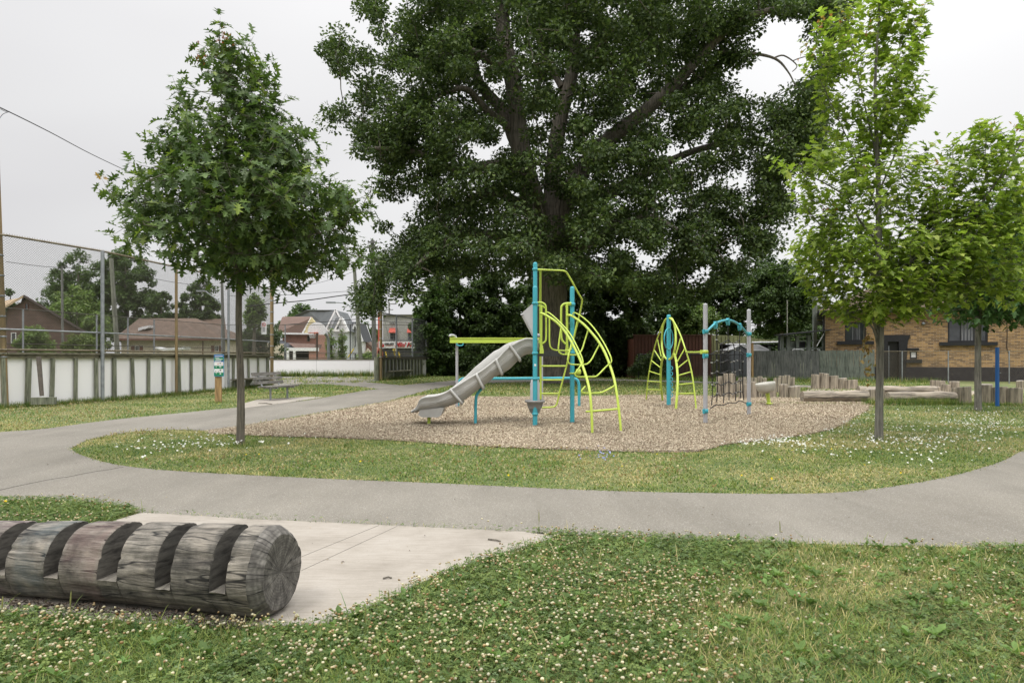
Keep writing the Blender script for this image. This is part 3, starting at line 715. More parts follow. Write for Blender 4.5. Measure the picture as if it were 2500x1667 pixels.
def envelope(prof, n, cx, cy, squash=1.0, bias=.5, zj=.0, mind=0, hole=0, hs=2.2):
    """prof: list (z, rleft, rright); random points within the crown outline"""
    z=np.array([p[0] for p in prof]); rl=np.array([p[1] for p in prof]); rr=np.array([p[2] for p in prof])
    out=[]; tries=0
    zz=np.linspace(z[0],z[-1],200); wgt=np.interp(zz,z,(rl+rr))**1.6; wgt/=wgt.sum()
    while len(out)<n and tries<n*60:
        tries+=1
        h=rng.choice(zz,p=wgt)+rng.normal()*zj; a=rng.random()*6.283; u=rng.random()**bias
        l=np.interp(h,z,rl); r=np.interp(h,z,rr); c=math.cos(a); R=(r if c>0 else l)
        Ry=(l+r)/2
        p=np.array([cx+R*u*c, cy+Ry*squash*u*math.sin(a), h])
        if hole and fbm(np.array([p[0]]),np.array([p[2]+p[1]*.6]),hs,37)[0]<hole: continue
        if mind and out and min(np.sum((np.array(out)-p)**2,1))<mind**2: continue
        out.append(p)
    return out

# ------------------------------------------------------------------ left young oak
def left_oak():
    b=P(587,1086); d=b.y; cx=b.x
    def X(px): return gx(px,d)
    def Z(py): return gz(py,d)
    s=1.063
    rows=[(92,500,520),(110,455,612),(160,402,622),(210,420,640),(250,378,668),(300,395,700),(330,332,735),(370,345,760),(400,338,768),(430,325,800),(455,300,845),(500,290,850),(545,278,815),(575,360,830),(605,390,815),(640,560,690)]
    prof=[]
    cxm=X(548*s)
    for y,l,r in rows[::-1]: prof.append((Z(y*s),max(.05,cxm-X(l*s)-.16),max(.05,X(r*s)-cxm-.16)))
    T=envelope(prof,560,cxm,d,.95,.5,0,.185,.34,1.7)
    for (px,py) in ((245,430),(300,470),(520,85),(585,125),(860,440),(835,590),(300,560),(650,655),(285,545),(840,490),(262,438),(465,115)): T.append(np.array([X(px*s),d+random.uniform(-.3,.3),Z(py*s)-.03]))
    tr=[(b.x,d,-.05,.085),(b.x,d,.10,.066),(X(588),d,Z(960),.057),(X(583),d,Z(800),.049),(X(583),d,Z(705),.049),(X(579),d,Z(660),.05)]
    L=[[(X(579),d,Z(675),.046),(X(572),d,Z(620),.035),(X(562),d-.1,Z(540),.03),(X(558),d-.1,Z(380),.022),(X(552),d,Z(240),.014),(X(548),d,Z(130),.006)],
       [(X(582),d,Z(675),.042),(X(596),d+.05,Z(640),.034),(X(606),d+.1,Z(590),.028),(X(640),d+.2,Z(450),.02),(X(650),d+.2,Z(300),.012)],
       [(X(600),d,Z(620),.026),(X(650),d-.1,Z(590),.02),(X(740),d-.2,Z(585),.013),(X(850),d-.2,Z(560),.006)],
       [(X(574),d,Z(640),.024),(X(520),d+.1,Z(590),.018),(X(430),d+.2,Z(560),.012),(X(330),d+.2,Z(545),.006)],
       [(X(580),d-.02,Z(692),.014),(X(565),d-.05,Z(675),.011),(X(545),d-.08,Z(665),.008),(X(511),d-.1,Z(653),.003)]]
    cols=[(.075,.125,.040),(.105,.165,.048),(.155,.225,.052),(.12,.168,.074),(.22,.29,.06)]
    def extra(acc):
        # bronze new growth at the top, a few yellowed leaves
        PP=[];CC=[];LL=[]
        for px,py,m in ((545,100,12),(545,125,10),(490,125,9),(550,85,8),(495,138,6),(565,110,5)):
            for _ in range(m): PP.append((X(px+random.gauss(0,7)),d+random.gauss(0,.05),Z(py+random.gauss(0,9)))); CC.append((.34,.10,.03)); LL.append(.07)
        for px,py in ((252,437),(246,440)): PP.append((X(px),d,Z(py))); CC.append((.45,.27,.09)); LL.append(.14)
        PP.append((X(564),d-.1,Z(708)));CC.append((.4,.26,.04));LL.append(.1)
        n=len(PP); acc.add(scatter(OAK_V,OAK_F,np.array(PP),unit(n),UP*.3+unit(n),np.array(LL),np.array(CC)*(.7+.6*rng.random((n,1)))))
    make_tree('young_oak','young oak with dark pointed leaves and thin bare trunk, left of the chip bed',tr,L,T,(OAK_V,OAK_F),.182,15,.28,cols,[.36,.28,.14,.16,.06],M['leaf'],M['bark_s'],None,droop=.45,mode='shoot',rtip=.006,kr=.010,rise=.5,extra=extra,maxr=.03,updir=.25)
# ------------------------------------------------------------------ right young maple
def right_maple():
    b=P(2146,1074); d=b.y; s=1.063
    def X(px): return gx(px*s,d)
    def Z(py): return gz(py*s,d)
    rows=[(-70,2000,2045),(0,1960,2060),(50,1880,2100),(100,1868,2110),(160,1858,2110),(210,1880,2105),(260,1900,2125),(310,1905,2130),(350,1860,2085),(380,1800,2095),(410,1800,2125),(450,1835,2190),(500,1870,2205),(550,1840,2215),(580,1840,2235),(620,1845,2240),(660,1870,2230),(700,1890,2200),(728,1915,2080)]
    cxm=X(2012); prof=[(Z(y),max(.05,cxm-X(l)-.03),max(.05,X(r)-cxm-.03)) for y,l,r in rows[::-1]]
    T=envelope(prof,480,cxm,d,.9,.42,0,.175,.44,1.9)
    # wide low limb to the right
    T2=envelope([(Z(690),.55,.75),(Z(620),.75,.9),(Z(560),.85,.9),(Z(480),.9,.95),(Z(400),.65,.95),(Z(350),.35,.8),(Z(305),.12,.4)],190,X(2235),d-.2,.8,.5,0,.17,.42,2.2)
    T+=T2
    T+=envelope([(Z(725),.5,.6),(Z(690),1.05,1.2),(Z(640),1.30,1.35),(Z(590),1.35,1.3),(Z(550),1.1,1.1)],110,X(2035),d,.85,.3,0,.18,.40,2.2)
    T+=envelope([(Z(680),.4,.4),(Z(600),.6,.6),(Z(520),.55,.55),(Z(470),.3,.3)],60,X(2145),d-.1,.9,.5,0,.17)
    for px,py in ((2262,300),(2335,292),(2348,330),(2300,330),(2190,370),(1785,380),(1800,395),(2330,640),(2340,655),(2300,650),(2090,55),(1872,75),(1855,125),(2040,10),(2030,-30),(1850,560),(1830,600),(2345,380),(2110,360),(1890,290)): T.append(np.array([X(px),d+random.uniform(-.3,.1),Z(py)-.03]))
    tr=[(b.x,d,-.05,.095),(b.x,d,.12,.068),(X(2020),d,Z(900),.060),(X(2022),d,Z(740),.058),(X(2019),d,Z(600),.055),(X(2017),d,Z(400),.038),(X(2010),d,Z(200),.024),(X(2022),d,Z(0),.012),(X(2025),d,Z(-60),.006)]
    def limb(y0,x1,y1,x2,y2,r,dy): return [(X(2019),d,Z(y0),r),(X((2019+x1)/2),d+dy*.4,Z((y0+y1)/2+6),r*.8),(X(x1),d+dy,Z(y1),r*.6),(X(x2),d+dy,Z(y2),r*.3)]
    L=[limb(770,1990,700,1940,640,.03,-.1),limb(700,2100,640,2230,500,.032,-.2),limb(650,2200,500,2330,310,.028,-.4),limb(640,1940,560,1860,470,.024,.2),limb(560,1930,450,1810,385,.022,-.1),
       limb(480,1960,330,1890,180,.02,.1),limb(440,2070,300,2100,180,.018,-.1),limb(380,1985,200,1955,40,.018,.1),limb(600,2100,520,2180,420,.02,.3),limb(350,2050,180,2085,70,.014,.1),limb(690,2150,660,2320,650,.02,-.4)]
    cols=[(.20,.285,.045),(.265,.36,.06),(.34,.43,.09),(.14,.21,.038),(.42,.48,.12)]
    def extra(acc):
        PP=[];CC=[]
        for px,py in ((2262,300),(2335,292),(2150,385),(1872,60),(1855,125),(1990,75),(2090,50),(1925,45),(1935,90),(2130,440),(2230,365),(1900,480),(1985,390)):
            for _ in range(7): PP.append((X(px+random.gauss(0,8)),d-.1+random.gauss(0,.1),Z(py+random.gauss(0,7)))); CC.append(random.choice([(.42,.20,.08),(.36,.26,.08)]))
        n=len(PP); acc.add(scatter(MAP_V,MAP_F,np.array(PP),unit(n),UP*.5+unit(n),np.full(n,.07),np.array(CC)))
        # withered spray hanging from a broken twig beside the trunk
        PP=[];CC=[]
        for _ in range(70):
            t=random.random(); PP.append((gx(2112+random.gauss(0,6)+6*t,d),d-.05+random.gauss(0,.04),gz(815+120*t+random.gauss(0,5),d))); CC.append(random.choice([(.36,.24,.10),(.42,.30,.14),(.22,.20,.06),(.28,.17,.06)]))
        n=len(PP); acc.add(scatter(MAP_V,MAP_F,np.array(PP),unit(n)+np.array([0,0,-.6]),unit(n),.045+.04*rng.random(n),np.array(CC)))
    L.append([(gx(2140,d),d-.02,gz(838,d),.02),(gx(2132,d),d-.04,gz(810,d),.017),(gx(2118,d),d-.05,gz(790,d),.013),(gx(2107,d),d-.05,gz(792,d),.009),(gx(2106,d),d-.05,gz(860,d),.004),(gx(2112,d),d-.05,gz(935,d),.003)])
    make_tree('young_maple','tall young maple with bright green leaves on the lawn right of the chip bed',tr,L,T,(MAP_V,MAP_F),.126,17,.30,cols,[.30,.28,.17,.17,.08],M['leaf2'],M['bark_m'],None,droop=.35,mode='shoot',rtip=.005,kr=.009,rise=.9,extra=extra,arch=-.02,maxr=.025,updir=.9)
# ------------------------------------------------------------------ small dark tree at the right edge
def small_tree():
    b=P(2388,1003); d=b.y; s=1.063
    def X(px): return gx(px*s,d)
    def Z(py): return gz(py*s,d)
    rows=[(450,2290,2420),(500,2240,2480),(560,2200,2520),(620,2165,2540),(680,2170,2520),(720,2185,2440),(745,2225,2300)]
    cxm=X(2290); prof=[(Z(y),max(.1,cxm-X(l)-.2),max(.1,X(r)-cxm-.2)) for y,l,r in rows[::-1]]
    T=envelope(prof,210,cxm,d,.8,.5,0,.3)
    tr=[(b.x,d,-.05,.12),(b.x,d,.1,.085),(X(2246),d,Z(850),.075),(X(2247),d,Z(740),.072),(X(2252),d,Z(640),.06),(X(2270),d,Z(520),.03),(X(2280),d,Z(470),.012)]
    cols=[(.045,.10,.034),(.065,.135,.045),(.085,.165,.055)]
    make_tree('small_maple','small dark green maple with a smooth pale trunk near the blue post',tr,[],T,(MAP_V,MAP_F),.17,32,.42,cols,None,M['leaf'],M['bark_m'],None,rtip=.008,kr=.012,maxr=.04,droop=.4)
# ------------------------------------------------------------------ the big oak
def big_oak():
    d=38.; s=1.063
    def X(px,dd=d): return gx(px*s,dd)
    def Z(py,dd=d): return gz(py*s,dd)
    def pt(px,py,dy=0,r=.3): dy=dy*.5; return (X(px,d+dy),d+dy,Z(py,d+dy),r)
    tr=[pt(1272,884,0,1.15),pt(1272,870,0,.98),pt(1272,800,0,.86),pt(1268,700,0,.83),pt(1265,620,0,.88),pt(1262,560,0,.95),pt(1262,500,0,.9)]
    L=[[pt(1250,520,0,.7),pt(1215,430,-.5,.62),pt(1195,330,-1,.52),pt(1180,200,-1.2,.46),pt(1158,90,-1.4,.42),pt(1152,0,-1.6,.36),pt(1150,-120,-1.6,.25)],
       [pt(1225,430,0,.40),pt(1185,330,1,.36),pt(1150,250,1.5,.33),pt(1100,190,2,.3),pt(1080,110,2.5,.24),pt(1085,60,2.5,.18)],
       [pt(1270,500,0,.55),pt(1270,400,.5,.48),pt(1285,280,1,.42),pt(1315,160,1,.36),pt(1320,60,1,.3),pt(1310,-40,1,.22)],
       [pt(1280,520,0,.6),pt(1330,400,-1,.5),pt(1400,320,-2,.42),pt(1500,240,-3,.34),pt(1590,150,-4,.27),pt(1680,60,-5,.2),pt(1760,25,-5,.14),pt(1860,10,-5,.07)],
       [pt(1300,560,0,.45),pt(1380,460,1.5,.36),pt(1480,400,3,.28),pt(1600,345,3.5,.2),pt(1720,325,3,.13),pt(1800,350,3,.07)],
       [pt(1178,170,-1.2,.26),pt(1110,130,-3,.24),pt(1060,118,-4.5,.22),pt(1000,135,-6,.18),pt(960,135,-7,.13)],
       [pt(1180,300,-.8,.22),pt(1120,255,-3,.2),pt(1070,205,-5,.16),pt(1010,220,-7,.11),pt(930,270,-8,.06)],
       [pt(1245,560,0,.42),pt(1170,545,-2,.30),pt(1080,535,-4,.24),pt(1040,545,-6,.19),pt(980,590,-8,.14),pt(930,640,-9,.08)],
       [pt(1235,500,0,.35),pt(1130,440,2,.26),pt(1040,490,3,.2),pt(960,540,4,.13),pt(890,600,4,.07)],
       [pt(1235,450,0,.35),pt(1150,380,-3,.26),pt(1050,390,-5,.2),pt(960,350,-7,.15),pt(860,340,-8,.08)],
       [pt(1290,560,0,.4),pt(1340,560,-4,.3),pt(1420,520,-7,.22),pt(1500,500,-9,.14),pt(1600,560,-10,.07)],
       [pt(1250,540,0,.4),pt(1240,480,-4,.3),pt(1230,440,-7,.22),pt(1200,400,-9,.13)],
       [pt(1650,120,-4,.11),pt(1720,122,-4.5,.09),pt(1780,135,-5,.07),pt(1810,165,-5,.045),pt(1828,200,-5,.03)],[pt(1775,135,-5,.05),pt(1800,128,-5,.04),pt(1830,150,-5,.03),pt(1820,165,-5,.02)],
       [pt(1500,240,-3,.2),pt(1600,180,-1,.14),pt(1690,125,-4,.1)],
       [pt(1300,150,1,.2),pt(1380,90,0,.15),pt(1450,30,-1,.1)],[pt(1290,200,1,.2),pt(1240,100,2,.15),pt(1260,10,2,.1)]]
    # crown: clump centres in the outline, front branches lower than the back ones
    rows=[(-150,1000,1600),(-60,830,1850),(0,815,1800),(60,800,1720),(115,770,1700),(160,815,1690),(200,800,1700),(270,790,1770),(330,835,1765),(400,855,1740),(440,925,1725),(500,930,1720),(540,900,1700),(580,885,1680),(610,960,1640),(630,1120,1600),(650,1330,1560)]
    T=[]; prof=[(y,l,r) for y,l,r in rows]
    ys=np.array([p[0] for p in prof]); ls=np.array([p[1] for p in prof]); rs=np.array([p[2] for p in prof])
    tries=0; vis=[]
    for l in (L[0][1:],L[1][1:4],L[2][1:4],L[3][2:5],L[5][1:3]):
        for q0,q1 in zip(l,l[1:]):
            for t in (0,.25,.5,.75): w=Vector(q0[:3]).lerp(Vector(q1[:3]),t); vis.append(np.array([1250+F*w.x/w.y,HY+F*(H-w.z)/w.y]))
    while len(T)<1150 and tries<90000:
        tries+=1
        y=rng.uniform(-150,650); l=np.interp(y,ys,ls)+28; r=np.interp(y,ys,rs)-28
        x=rng.uniform(l,r); c=(l+r)/2; e=1-((x-c)/((r-l)/2))**2
        dm=8.0*math.sqrt(max(e,.03))
        dy=rng.uniform(-1,1)*dm
        if abs(dy)<dm*.55 and rng.random()<.6: continue
        if fbm(np.array([x]),np.array([y]),.012,91)[0]<.36: continue
        p=np.array([X(x,d+dy),d+dy,Z(y,d+dy)])
        if p[2]<3.6: continue
        if dy<1.5 and rng.random()<.93:
            q=np.array([1250+F*p[0]/p[1],HY+F*(H-p[2])/p[1]])
            if any(np.linalg.norm(q-w)<24 for w in vis): continue
        if T and min(np.sum((np.array(T)-p)**2,1))<.80**2: continue
        T.append(p)
    for px,py in ((755,118),(775,100),(785,150),(880,330),(765,265),(860,320),(870,440),(850,700),(862,660),(880,620),(905,600),(845,670),(868,690),(925,600),(960,620),(1000,610),(1870,340),(1875,270),(1850,200),(1885,150),(1845,330),(1880,20),(1930,20),(1905,60),(1800,25),(1840,10),(1870,380),(1850,240),(1800,480),(1745,480),(1795,440),(1765,550),(1730,560),(1830,280),(1700,620),(1650,640),(1560,660),(1500,670),(1440,650),(1600,680),(1680,600),(1850,300),(1870,300),(1860,230),(1770,250),(1790,300),(1760,380),(1780,420),(1740,420),(1720,500),(1700,560),(1820,330)):
        for _ in range(5 if px>1700 else 3): dy=random.uniform(-4,2); T.append(np.array([X(px+random.gauss(0,15),d+dy),d+dy,Z(py+random.gauss(0,15),d+dy)]))
    for l in L[:12]+L[14:]:
        for q0,q1 in zip(l[len(l)//2:],l[len(l)//2+1:]):
            for _ in range(5):
                t=rng.random(); p=np.array(q0[:3])*(1-t)+np.array(q1[:3])*t+rng.normal(size=3)*np.array([.9,.9,.7]); T.append(p)
        for _ in range(4): T.append(np.array(l[-1][:3])+rng.normal(size=3)*.6)
    cols=[(.066,.104,.038),(.092,.136,.048),(.130,.178,.060),(.052,.082,.032)]
    make_tree('large_oak','huge old oak with a massive trunk and dark spreading crown behind the playground',tr,L,T,(DIA_V,DIA_F),.215,185,.80,cols,None,M['leaf'],M['bark'],None,flat=.62,droop=.1,rtip=.03,kr=.017,rise=.35,maxr=.2,arch=.05)
def bg_tree(name,label,pxc,pybase_d,top,w,d,cols,group='trees beyond the park',bot=None,n=60,per=300,leaf=.26,spread=None,bark=None,shape='round',mat=None,density=1,bare=.12,cat='tree'):
    """pxc centre px, top py, w width px, d depth; crown fills from bot (py) to top"""
    x=gx(pxc,d); zt=gz(top,d); R=w/2*d/F; zb=gz(bot,d) if bot else .25*zt
    zb=max(zb,.05); hgt=zt-zb
    if shape=='round': pr=[(zb,.45*R,.45*R),(zb+.2*hgt,.85*R,.85*R),(zb+.45*hgt,R,R),(zb+.7*hgt,.85*R,.85*R),(zb+.88*hgt,.55*R,.55*R),(zt,.12*R,.12*R)]
    elif shape=='column': pr=[(zb,.6*R,.6*R),(zb+.4*hgt,R,R),(zb+.8*hgt,.6*R,.6*R),(zt,.1*R,.1*R)]
    elif shape=='cone': pr=[(zb,R,R),(zb+.5*hgt,.6*R,.6*R),(zt,.05*R,.05*R)]
    else: pr=[(zb,.9*R,.9*R),(zb+.5*hgt,R,R),(zb+.8*hgt,.85*R,.85*R),(zt,.3*R,.3*R)]
    n=int(n*2.4); per=int(per*.48); sp=spread or max(.105*R+.15,.12)
    pr=[(z,max(l-sp*.5,.05),max(r-sp*.5,.05)) for z,l,r in pr]
    T=envelope(pr,n,x,d,.8,.45,0,sp*.5)
    r0=max(.03,.022*zt)
    tr=[(x,d,-.05,r0*1.2),(x,d,zb*.5+.05,r0),(x+.05*R,d,zb+.35*hgt,r0*.7),(x,d,zb+.8*hgt,r0*.2)]
    return make_tree(name,label,tr,[],T,(DIA_V,DIA_F),leaf,per,sp,cols,None,mat or M['leaf'],bark or M['bark'],group,flat=.8,rtip=.012 if zt<6 else .025,kr=.014,maxr=r0*.7,cat=cat)
G_dark=[(.050,.084,.028),(.070,.112,.037),(.095,.145,.044)]
G_mid=[(.080,.130,.042),(.108,.165,.052),(.062,.102,.038)]
G_lite=[(.155,.235,.065),(.12,.19,.055),(.21,.28,.09)]
def bg_trees():
    B=bg_tree
    g='trees behind the rink'
    B('broad_tree','dark broad tree with a lumpy crown, left of the leaning green post',190,0,612,175,95,G_mid,g,835,60,330,.34)
    B('broad_tree','tallest dark tree behind the leaning green post, rising to the top rail of the fence',305,0,605,165,92,G_mid,g,835,70,330,.34)
    B('spruce_tree','pointed spruce top poking out above the tallest tree behind the fence',308,0,586,60,99,G_dark,g,720,24,200,.3,shape='cone')
    B('broad_tree','yellow green leafy tree low before the dark trees, right of the brown gable',185,0,700,165,80,G_lite,g,860,40,240,.3)
    B('broad_tree','light green small tree between the leaning green post and the cream bungalow',240,0,760,90,74,G_lite,g,872,24,200,.26)
    B('broad_tree','mid green tree just left of the rusty fence post above the bungalow ridge',392,0,705,80,88,G_mid,g,830,26,240,.3)
    B('broad_tree','round dark tree with a dense crown behind the street lamp and bungalow',487,0,674,118,90,G_mid,g,830,46,300,.3)
    B('broad_tree','dark conifer like tree at the left picture edge behind the near fence post',25,0,688,80,90,G_dark,g,860,26,240,.3,shape='cone')
    B('bush','round yellow green bush in front of the brown brick wall',85,0,800,95,50,G_lite,'bushes behind the rink',875,26,240,.16,shape='dome',cat='bush')
    B('bush','smaller bright bush right of the round bush by the brown brick house',190,0,815,90,52,[(.15,.20,.05),(.12,.17,.045)],'bushes behind the rink',875,22,220,.16,shape='dome',cat='bush')
    B('slender_tree','loose pale leaved tree behind the no smoking sign, between bungalow and red brick house',620,0,712,62,62,G_lite,g,800,24,170,.22,shape='column',mat=M['leaf2'])
    B('broad_tree','wide low green tree under the no smoking sign in front of the red brick house',640,0,790,115,64,G_mid,g,880,30,220,.24,shape='dome')
    B('broad_tree','rounded treetop showing behind the roof ridge of the pale gabled house',735,0,742,120,150,G_mid,g,840,34,230,.5)
    B('broad_tree','bluish tree between the white gabled house and the grey utility pole',895,0,785,70,140,G_mid,g,868,24,230,.5)
    B('slender_tree','left one of two slim saplings in front of the white house',809,0,795,32,62,G_lite,'saplings by the street',880,18,75,.16,shape='column')
    B('slender_tree','right one of two slim saplings in front of the white house',836,0,797,30,63,G_lite,'saplings by the street',880,18,75,.16,shape='column')
    B('hedge','clipped green hedge between the utility poles in front of the small brick house',898,0,862,58,70,G_lite,None,882,14,200,.18,shape='dome',cat='hedge')
    # under and beside the big oak
    g='trees in the dark belt behind the playground'
    B('broad_tree','pale green leafy tree at the left end of the dark belt beside the fence',1052,0,690,100,52,[(.085,.145,.042),(.06,.11,.035),(.11,.17,.05)],g,925,60,300,.24,shape='dome')
    B('broad_tree','bushy green tree behind the right half of the tilted end fence',1045,0,752,62,58,G_mid,g,925,30,230,.22,shape='dome')
    B('broad_tree','dark bushy tree behind the left end of the lime beam',1120,0,640,170,56,G_dark,g,932,70,320,.28,shape='dome')
    B('broad_tree','very dark tree behind the grey slide hood, left of the oak trunk',1215,0,650,150,54,G_dark,g,932,60,320,.28,shape='dome')
    B('broad_tree','dark tree directly behind the massive oak trunk',1330,0,660,170,58,G_dark,g,932,60,300,.28,shape='dome')
    B('broad_tree','dark ivy hung tree right of the oak trunk behind the arched climber',1440,0,640,150,50,G_dark,g,930,70,320,.26,shape='dome')
    B('broad_tree','dark leafy tree at the left end of the rust coloured metal wall',1530,0,640,130,50,G_dark,g,925,56,320,.26,shape='dome')
    B('broad_tree','mid green tree above the rust coloured metal wall behind the teal pole',1640,0,690,150,58,G_mid,g,830,50,300,.26)
    for i,(px,w,top,lab) in enumerate(((1080,120,850,'dark undergrowth bush right of the ribbed boards, under the tree belt'),(1160,130,838,'dark undergrowth bush behind the slide rail'),(1250,130,845,'dark undergrowth bush behind the front teal post'),(1420,120,850,'dark undergrowth bush just right of the massive oak trunk'),(1500,120,842,'dark undergrowth bush behind the arched climber'))):
        B('shrub',lab,px,0,top,w,52.5-i*.4,G_dark,'undergrowth bushes below the tree belt',932,22,260,.2,shape='dome',cat='shrub')
    for px,w,top,lab in ((1080,130,800,'dense far thicket behind the tilted end fence'),(1180,230,770,'dense far thicket behind the lime beam'),(1380,230,770,'dense far thicket behind the oak trunk'),(1540,160,790,'dense far thicket left of the rust wall')):
        B('thicket',lab,px,0,top,w,60,G_dark,'far thickets closing the tree belt',915,34,330,.4,shape='dome',cat='thicket')
    B('thicket','dense thicket closing the view behind the timber porch and board fence',1940,0,792,230,72,G_dark,'far thickets closing the tree belt',873,40,300,.36,shape='dome',cat='thicket')
    B('shrub','dark shrub at the foot of the rust coloured wall behind the leaf shaped climber',1585,0,862,110,45,G_dark,None,928,26,220,.16,shape='dome',cat='shrub')
    B('shrub','pale feathery shrub showing above the rust wall between the two climbers',1700,0,740,110,57,G_lite,None,822,34,220,.2,shape='dome',cat='shrub')
    B('broad_tree','tall wispy pale tree with sky showing through, behind the net climber',1850,0,600,170,75,[(.075,.12,.05),(.10,.15,.065),(.06,.10,.045)],g,835,44,170,.32)
    B('broad_tree','dark round tree above the garage roofs, left of the satellite dish',1905,0,628,190,62,G_dark,g,822,62,280,.3)
    B('broad_tree','dark green tree above the brown and olive metal walls behind the net climber',1765,0,650,150,64,G_dark,g,825,44,260,.3)
    B('broad_tree','small leafy tree left of the brick house corner behind the porch',1990,0,700,90,75,G_mid,g,800,20,150,.3)
left_oak(); right_maple(); small_tree(); big_oak(); bg_trees()
K3=3.137
def z3(x,y,d): return Q(950+x/K3,620+y/K3,d)
def z4(x,y,d): return Q(1500+x/K3,650+y/K3,d)
def tubes(name,mat,parent,lst,n=8,k=4):
    mb=MB()
    for pts,r in lst:
        pts=[Vector(p) for p in pts]
        mb.tube(catmull(pts,k) if len(pts)>2 else pts,r,n)
    return mb.build(name,mat,parent)
def post(name,mat,parent,x,y,z1,r=.048,z0=-.05,n=18):
    mb=MB(); mb.lathe((x,y,0),[(r,z0),(r,z1-r*.9),(r*.96,z1-r*.6),(r*.75,z1-r*.22),(r*.4,z1-.004),(0.0,z1)],n); return mb.build(name,mat,parent)
def clamp(mb,x,y,z,r=.048,h=.05,ears=None):
    mb.lathe((x,y,z),[(r+.003,-h/2),(r+.016,-h/2+.006),(r+.016,h/2-.006),(r+.003,h/2)],16)
    if ears:
        for a in ears: mb.box((x+math.cos(a)*(r+.035),y+math.sin(a)*(r+.035),z),(.06,.03,h*1.15),a)

def play_structure():
    A=Vector((gx(1306.4,13.8),13.8,0)); B=Vector((gx(1397,14.46),14.46,0)); Cc=Vector((gx(1306.6,15.3),15.3,0))
    R=thing('play_structure','play tower with wavy grey slide, teal posts and lime arched climber','play structure',(A.x,A.y,0))
    pA=post('post',M['teal'],R,A.x,A.y,gz(698,13.8)); pB=post('post',M['teal'],R,B.x,B.y,gz(699,14.46)); pC=post('post',M['teal'],R,Cc.x,Cc.y,gz(640,15.3))
    def cl1(par,x,y,z,mat='teal',**k): mm=MB(); clamp(mm,x,y,z,**k); mm.build('clamp',M[mat],par)
    for y in (378,760,955,1225): cl1(pA,A.x,A.y,z3(1118,y,13.8).z)
    mb=MB(); p=z3(1118,850,13.75); mb.box((A.x+.0,A.y-.049,p.z),(.04,.004,.045)); mb.build('sticker',M['signwhite'],pA)
    for y in (386,757): cl1(pB,B.x,B.y,z3(1403,y,14.46).z,h=.07 if y<400 else .05)
    mb=MB(); p=z3(1403,914,14.46); clamp(mb,B.x,B.y,p.z,h=.03); mb.build('collar',M['lime'],pB)
    cl1(pC,Cc.x,Cc.y,z3(1118,118,15.3).z); cl1(pC,Cc.x,Cc.y,gz(745,15.3))
    # triangular deck with folded edge
    zt=z3(1200,740,14).z; tri=[A+Vector((.06,0,0)),B+Vector((-.03,0,0)),Cc+Vector((.06,0,0))]
    mb=MB(); mb.prism([(p.x,p.y,zt-.05) for p in tri],(0,0,.05))
    for a,b in ((0,1),(1,2),(2,0)): mb.bar((tri[a].x,tri[a].y,zt-.055),(tri[b].x,tri[b].y,zt-.055),.012,.115)
    for t in (.35,.6): q=tri[0].lerp(tri[1],t); mb.lathe((q.x,q.y-.012,zt-.05),[(.012,-.004),(.012,.004)],8)
    mb.build('deck',M['deck'],R)
    # arched climber --------------------------------------------------
    def dl(t): return 13.75-(13.75-12.38)*t
    a1=[(1160,455,13.75),(1190,463,13.7),(1280,520,13.55),(1345,592,13.4),(1400,680,13.2),(1450,780,13.0),(1490,880,12.8),(1522,985,12.63),(1540,1080,12.5),(1552,1240,12.4),(1556,1388,12.38)]
    a2=[(1365,472,14.35),(1395,472,14.28),(1480,530,14.1),(1545,597,13.9),(1600,665,13.7),(1650,750,13.45),(1690,850,13.22),(1725,965,13.0),(1745,1080,12.85),(1765,1240,12.74),(1776,1372,12.68)]
    A1=[z3(*p) for p in a1]; A2=[z3(*p) for p in a2]; A1.append(Vector((A1[-1].x,A1[-1].y,-.05))); A2.append(Vector((A2[-1].x,A2[-1].y,-.05)))
    CL=tubes('arched_climber',M['lime'],R,[(A1,.025),(A2,.025)],10)
    def on(arc,t):
        i=min(int(t),len(arc)-2); return Vector(arc[i]).lerp(Vector(arc[i+1]),t-i)
    def step(pts,r=.0155): tubes('step_loop',M['lime'],CL,[(pts,r)],8,5)
    step([z3(1228,490,13.6),z3(1228,600,13.6),z3(1230,690,13.6),z3(1250,728,13.62),z3(1300,738,13.75),z3(1380,737,14.1),z3(1400,700,14.2),z3(1440,515,14.2)])
    step([z3(1316,570,13.45),z3(1303,660,13.4),z3(1297,735,13.38),z3(1318,764,13.4),z3(1360,770,13.5),z3(1440,770,13.75),z3(1475,735,13.85),z3(1500,660,13.95),z3(1526,580,13.98)])
    step([z3(1395,690,13.2),z3(1375,775,13.1),z3(1368,815,13.08),z3(1385,842,13.1),z3(1430,847,13.2),z3(1505,845,13.4),z3(1545,815,13.5),z3(1582,748,13.6),z3(1610,695,13.62)])
    step([z3(1470,850,12.85),z3(1440,895,12.8),z3(1424,920,12.8),z3(1445,940,12.82),z3(1520,940,12.95),z3(1580,938,13.05),z3(1612,915,13.1),z3(1650,875,13.2),z3(1682,845,13.24)])
    step([z3(1503,1013,12.62),z3(1480,1040,12.6),z3(1475,1058,12.6),z3(1510,1065,12.62),z3(1570,1065,12.7),z3(1625,1060,12.78),z3(1680,1035,12.85),z3(1727,1008,12.92)])
    tubes('rung',M['lime'],CL,[([z3(1512,1206,12.5),z3(1548,1204,12.45),z3(1765,1185,12.8)],.019)],8)
    tubes('handrail',M['lime'],CL,[([z3(1200,485,13.7),z3(1200,458,13.68),z3(1216,447,13.66),z3(1260,478,13.58),z3(1330,545,13.42),z3(1385,610,13.27),z3(1430,690,13.1),z3(1470,775,12.93),z3(1484,820,12.86),z3(1480,845,12.84),z3(1467,858,12.83)],.0135)],8)
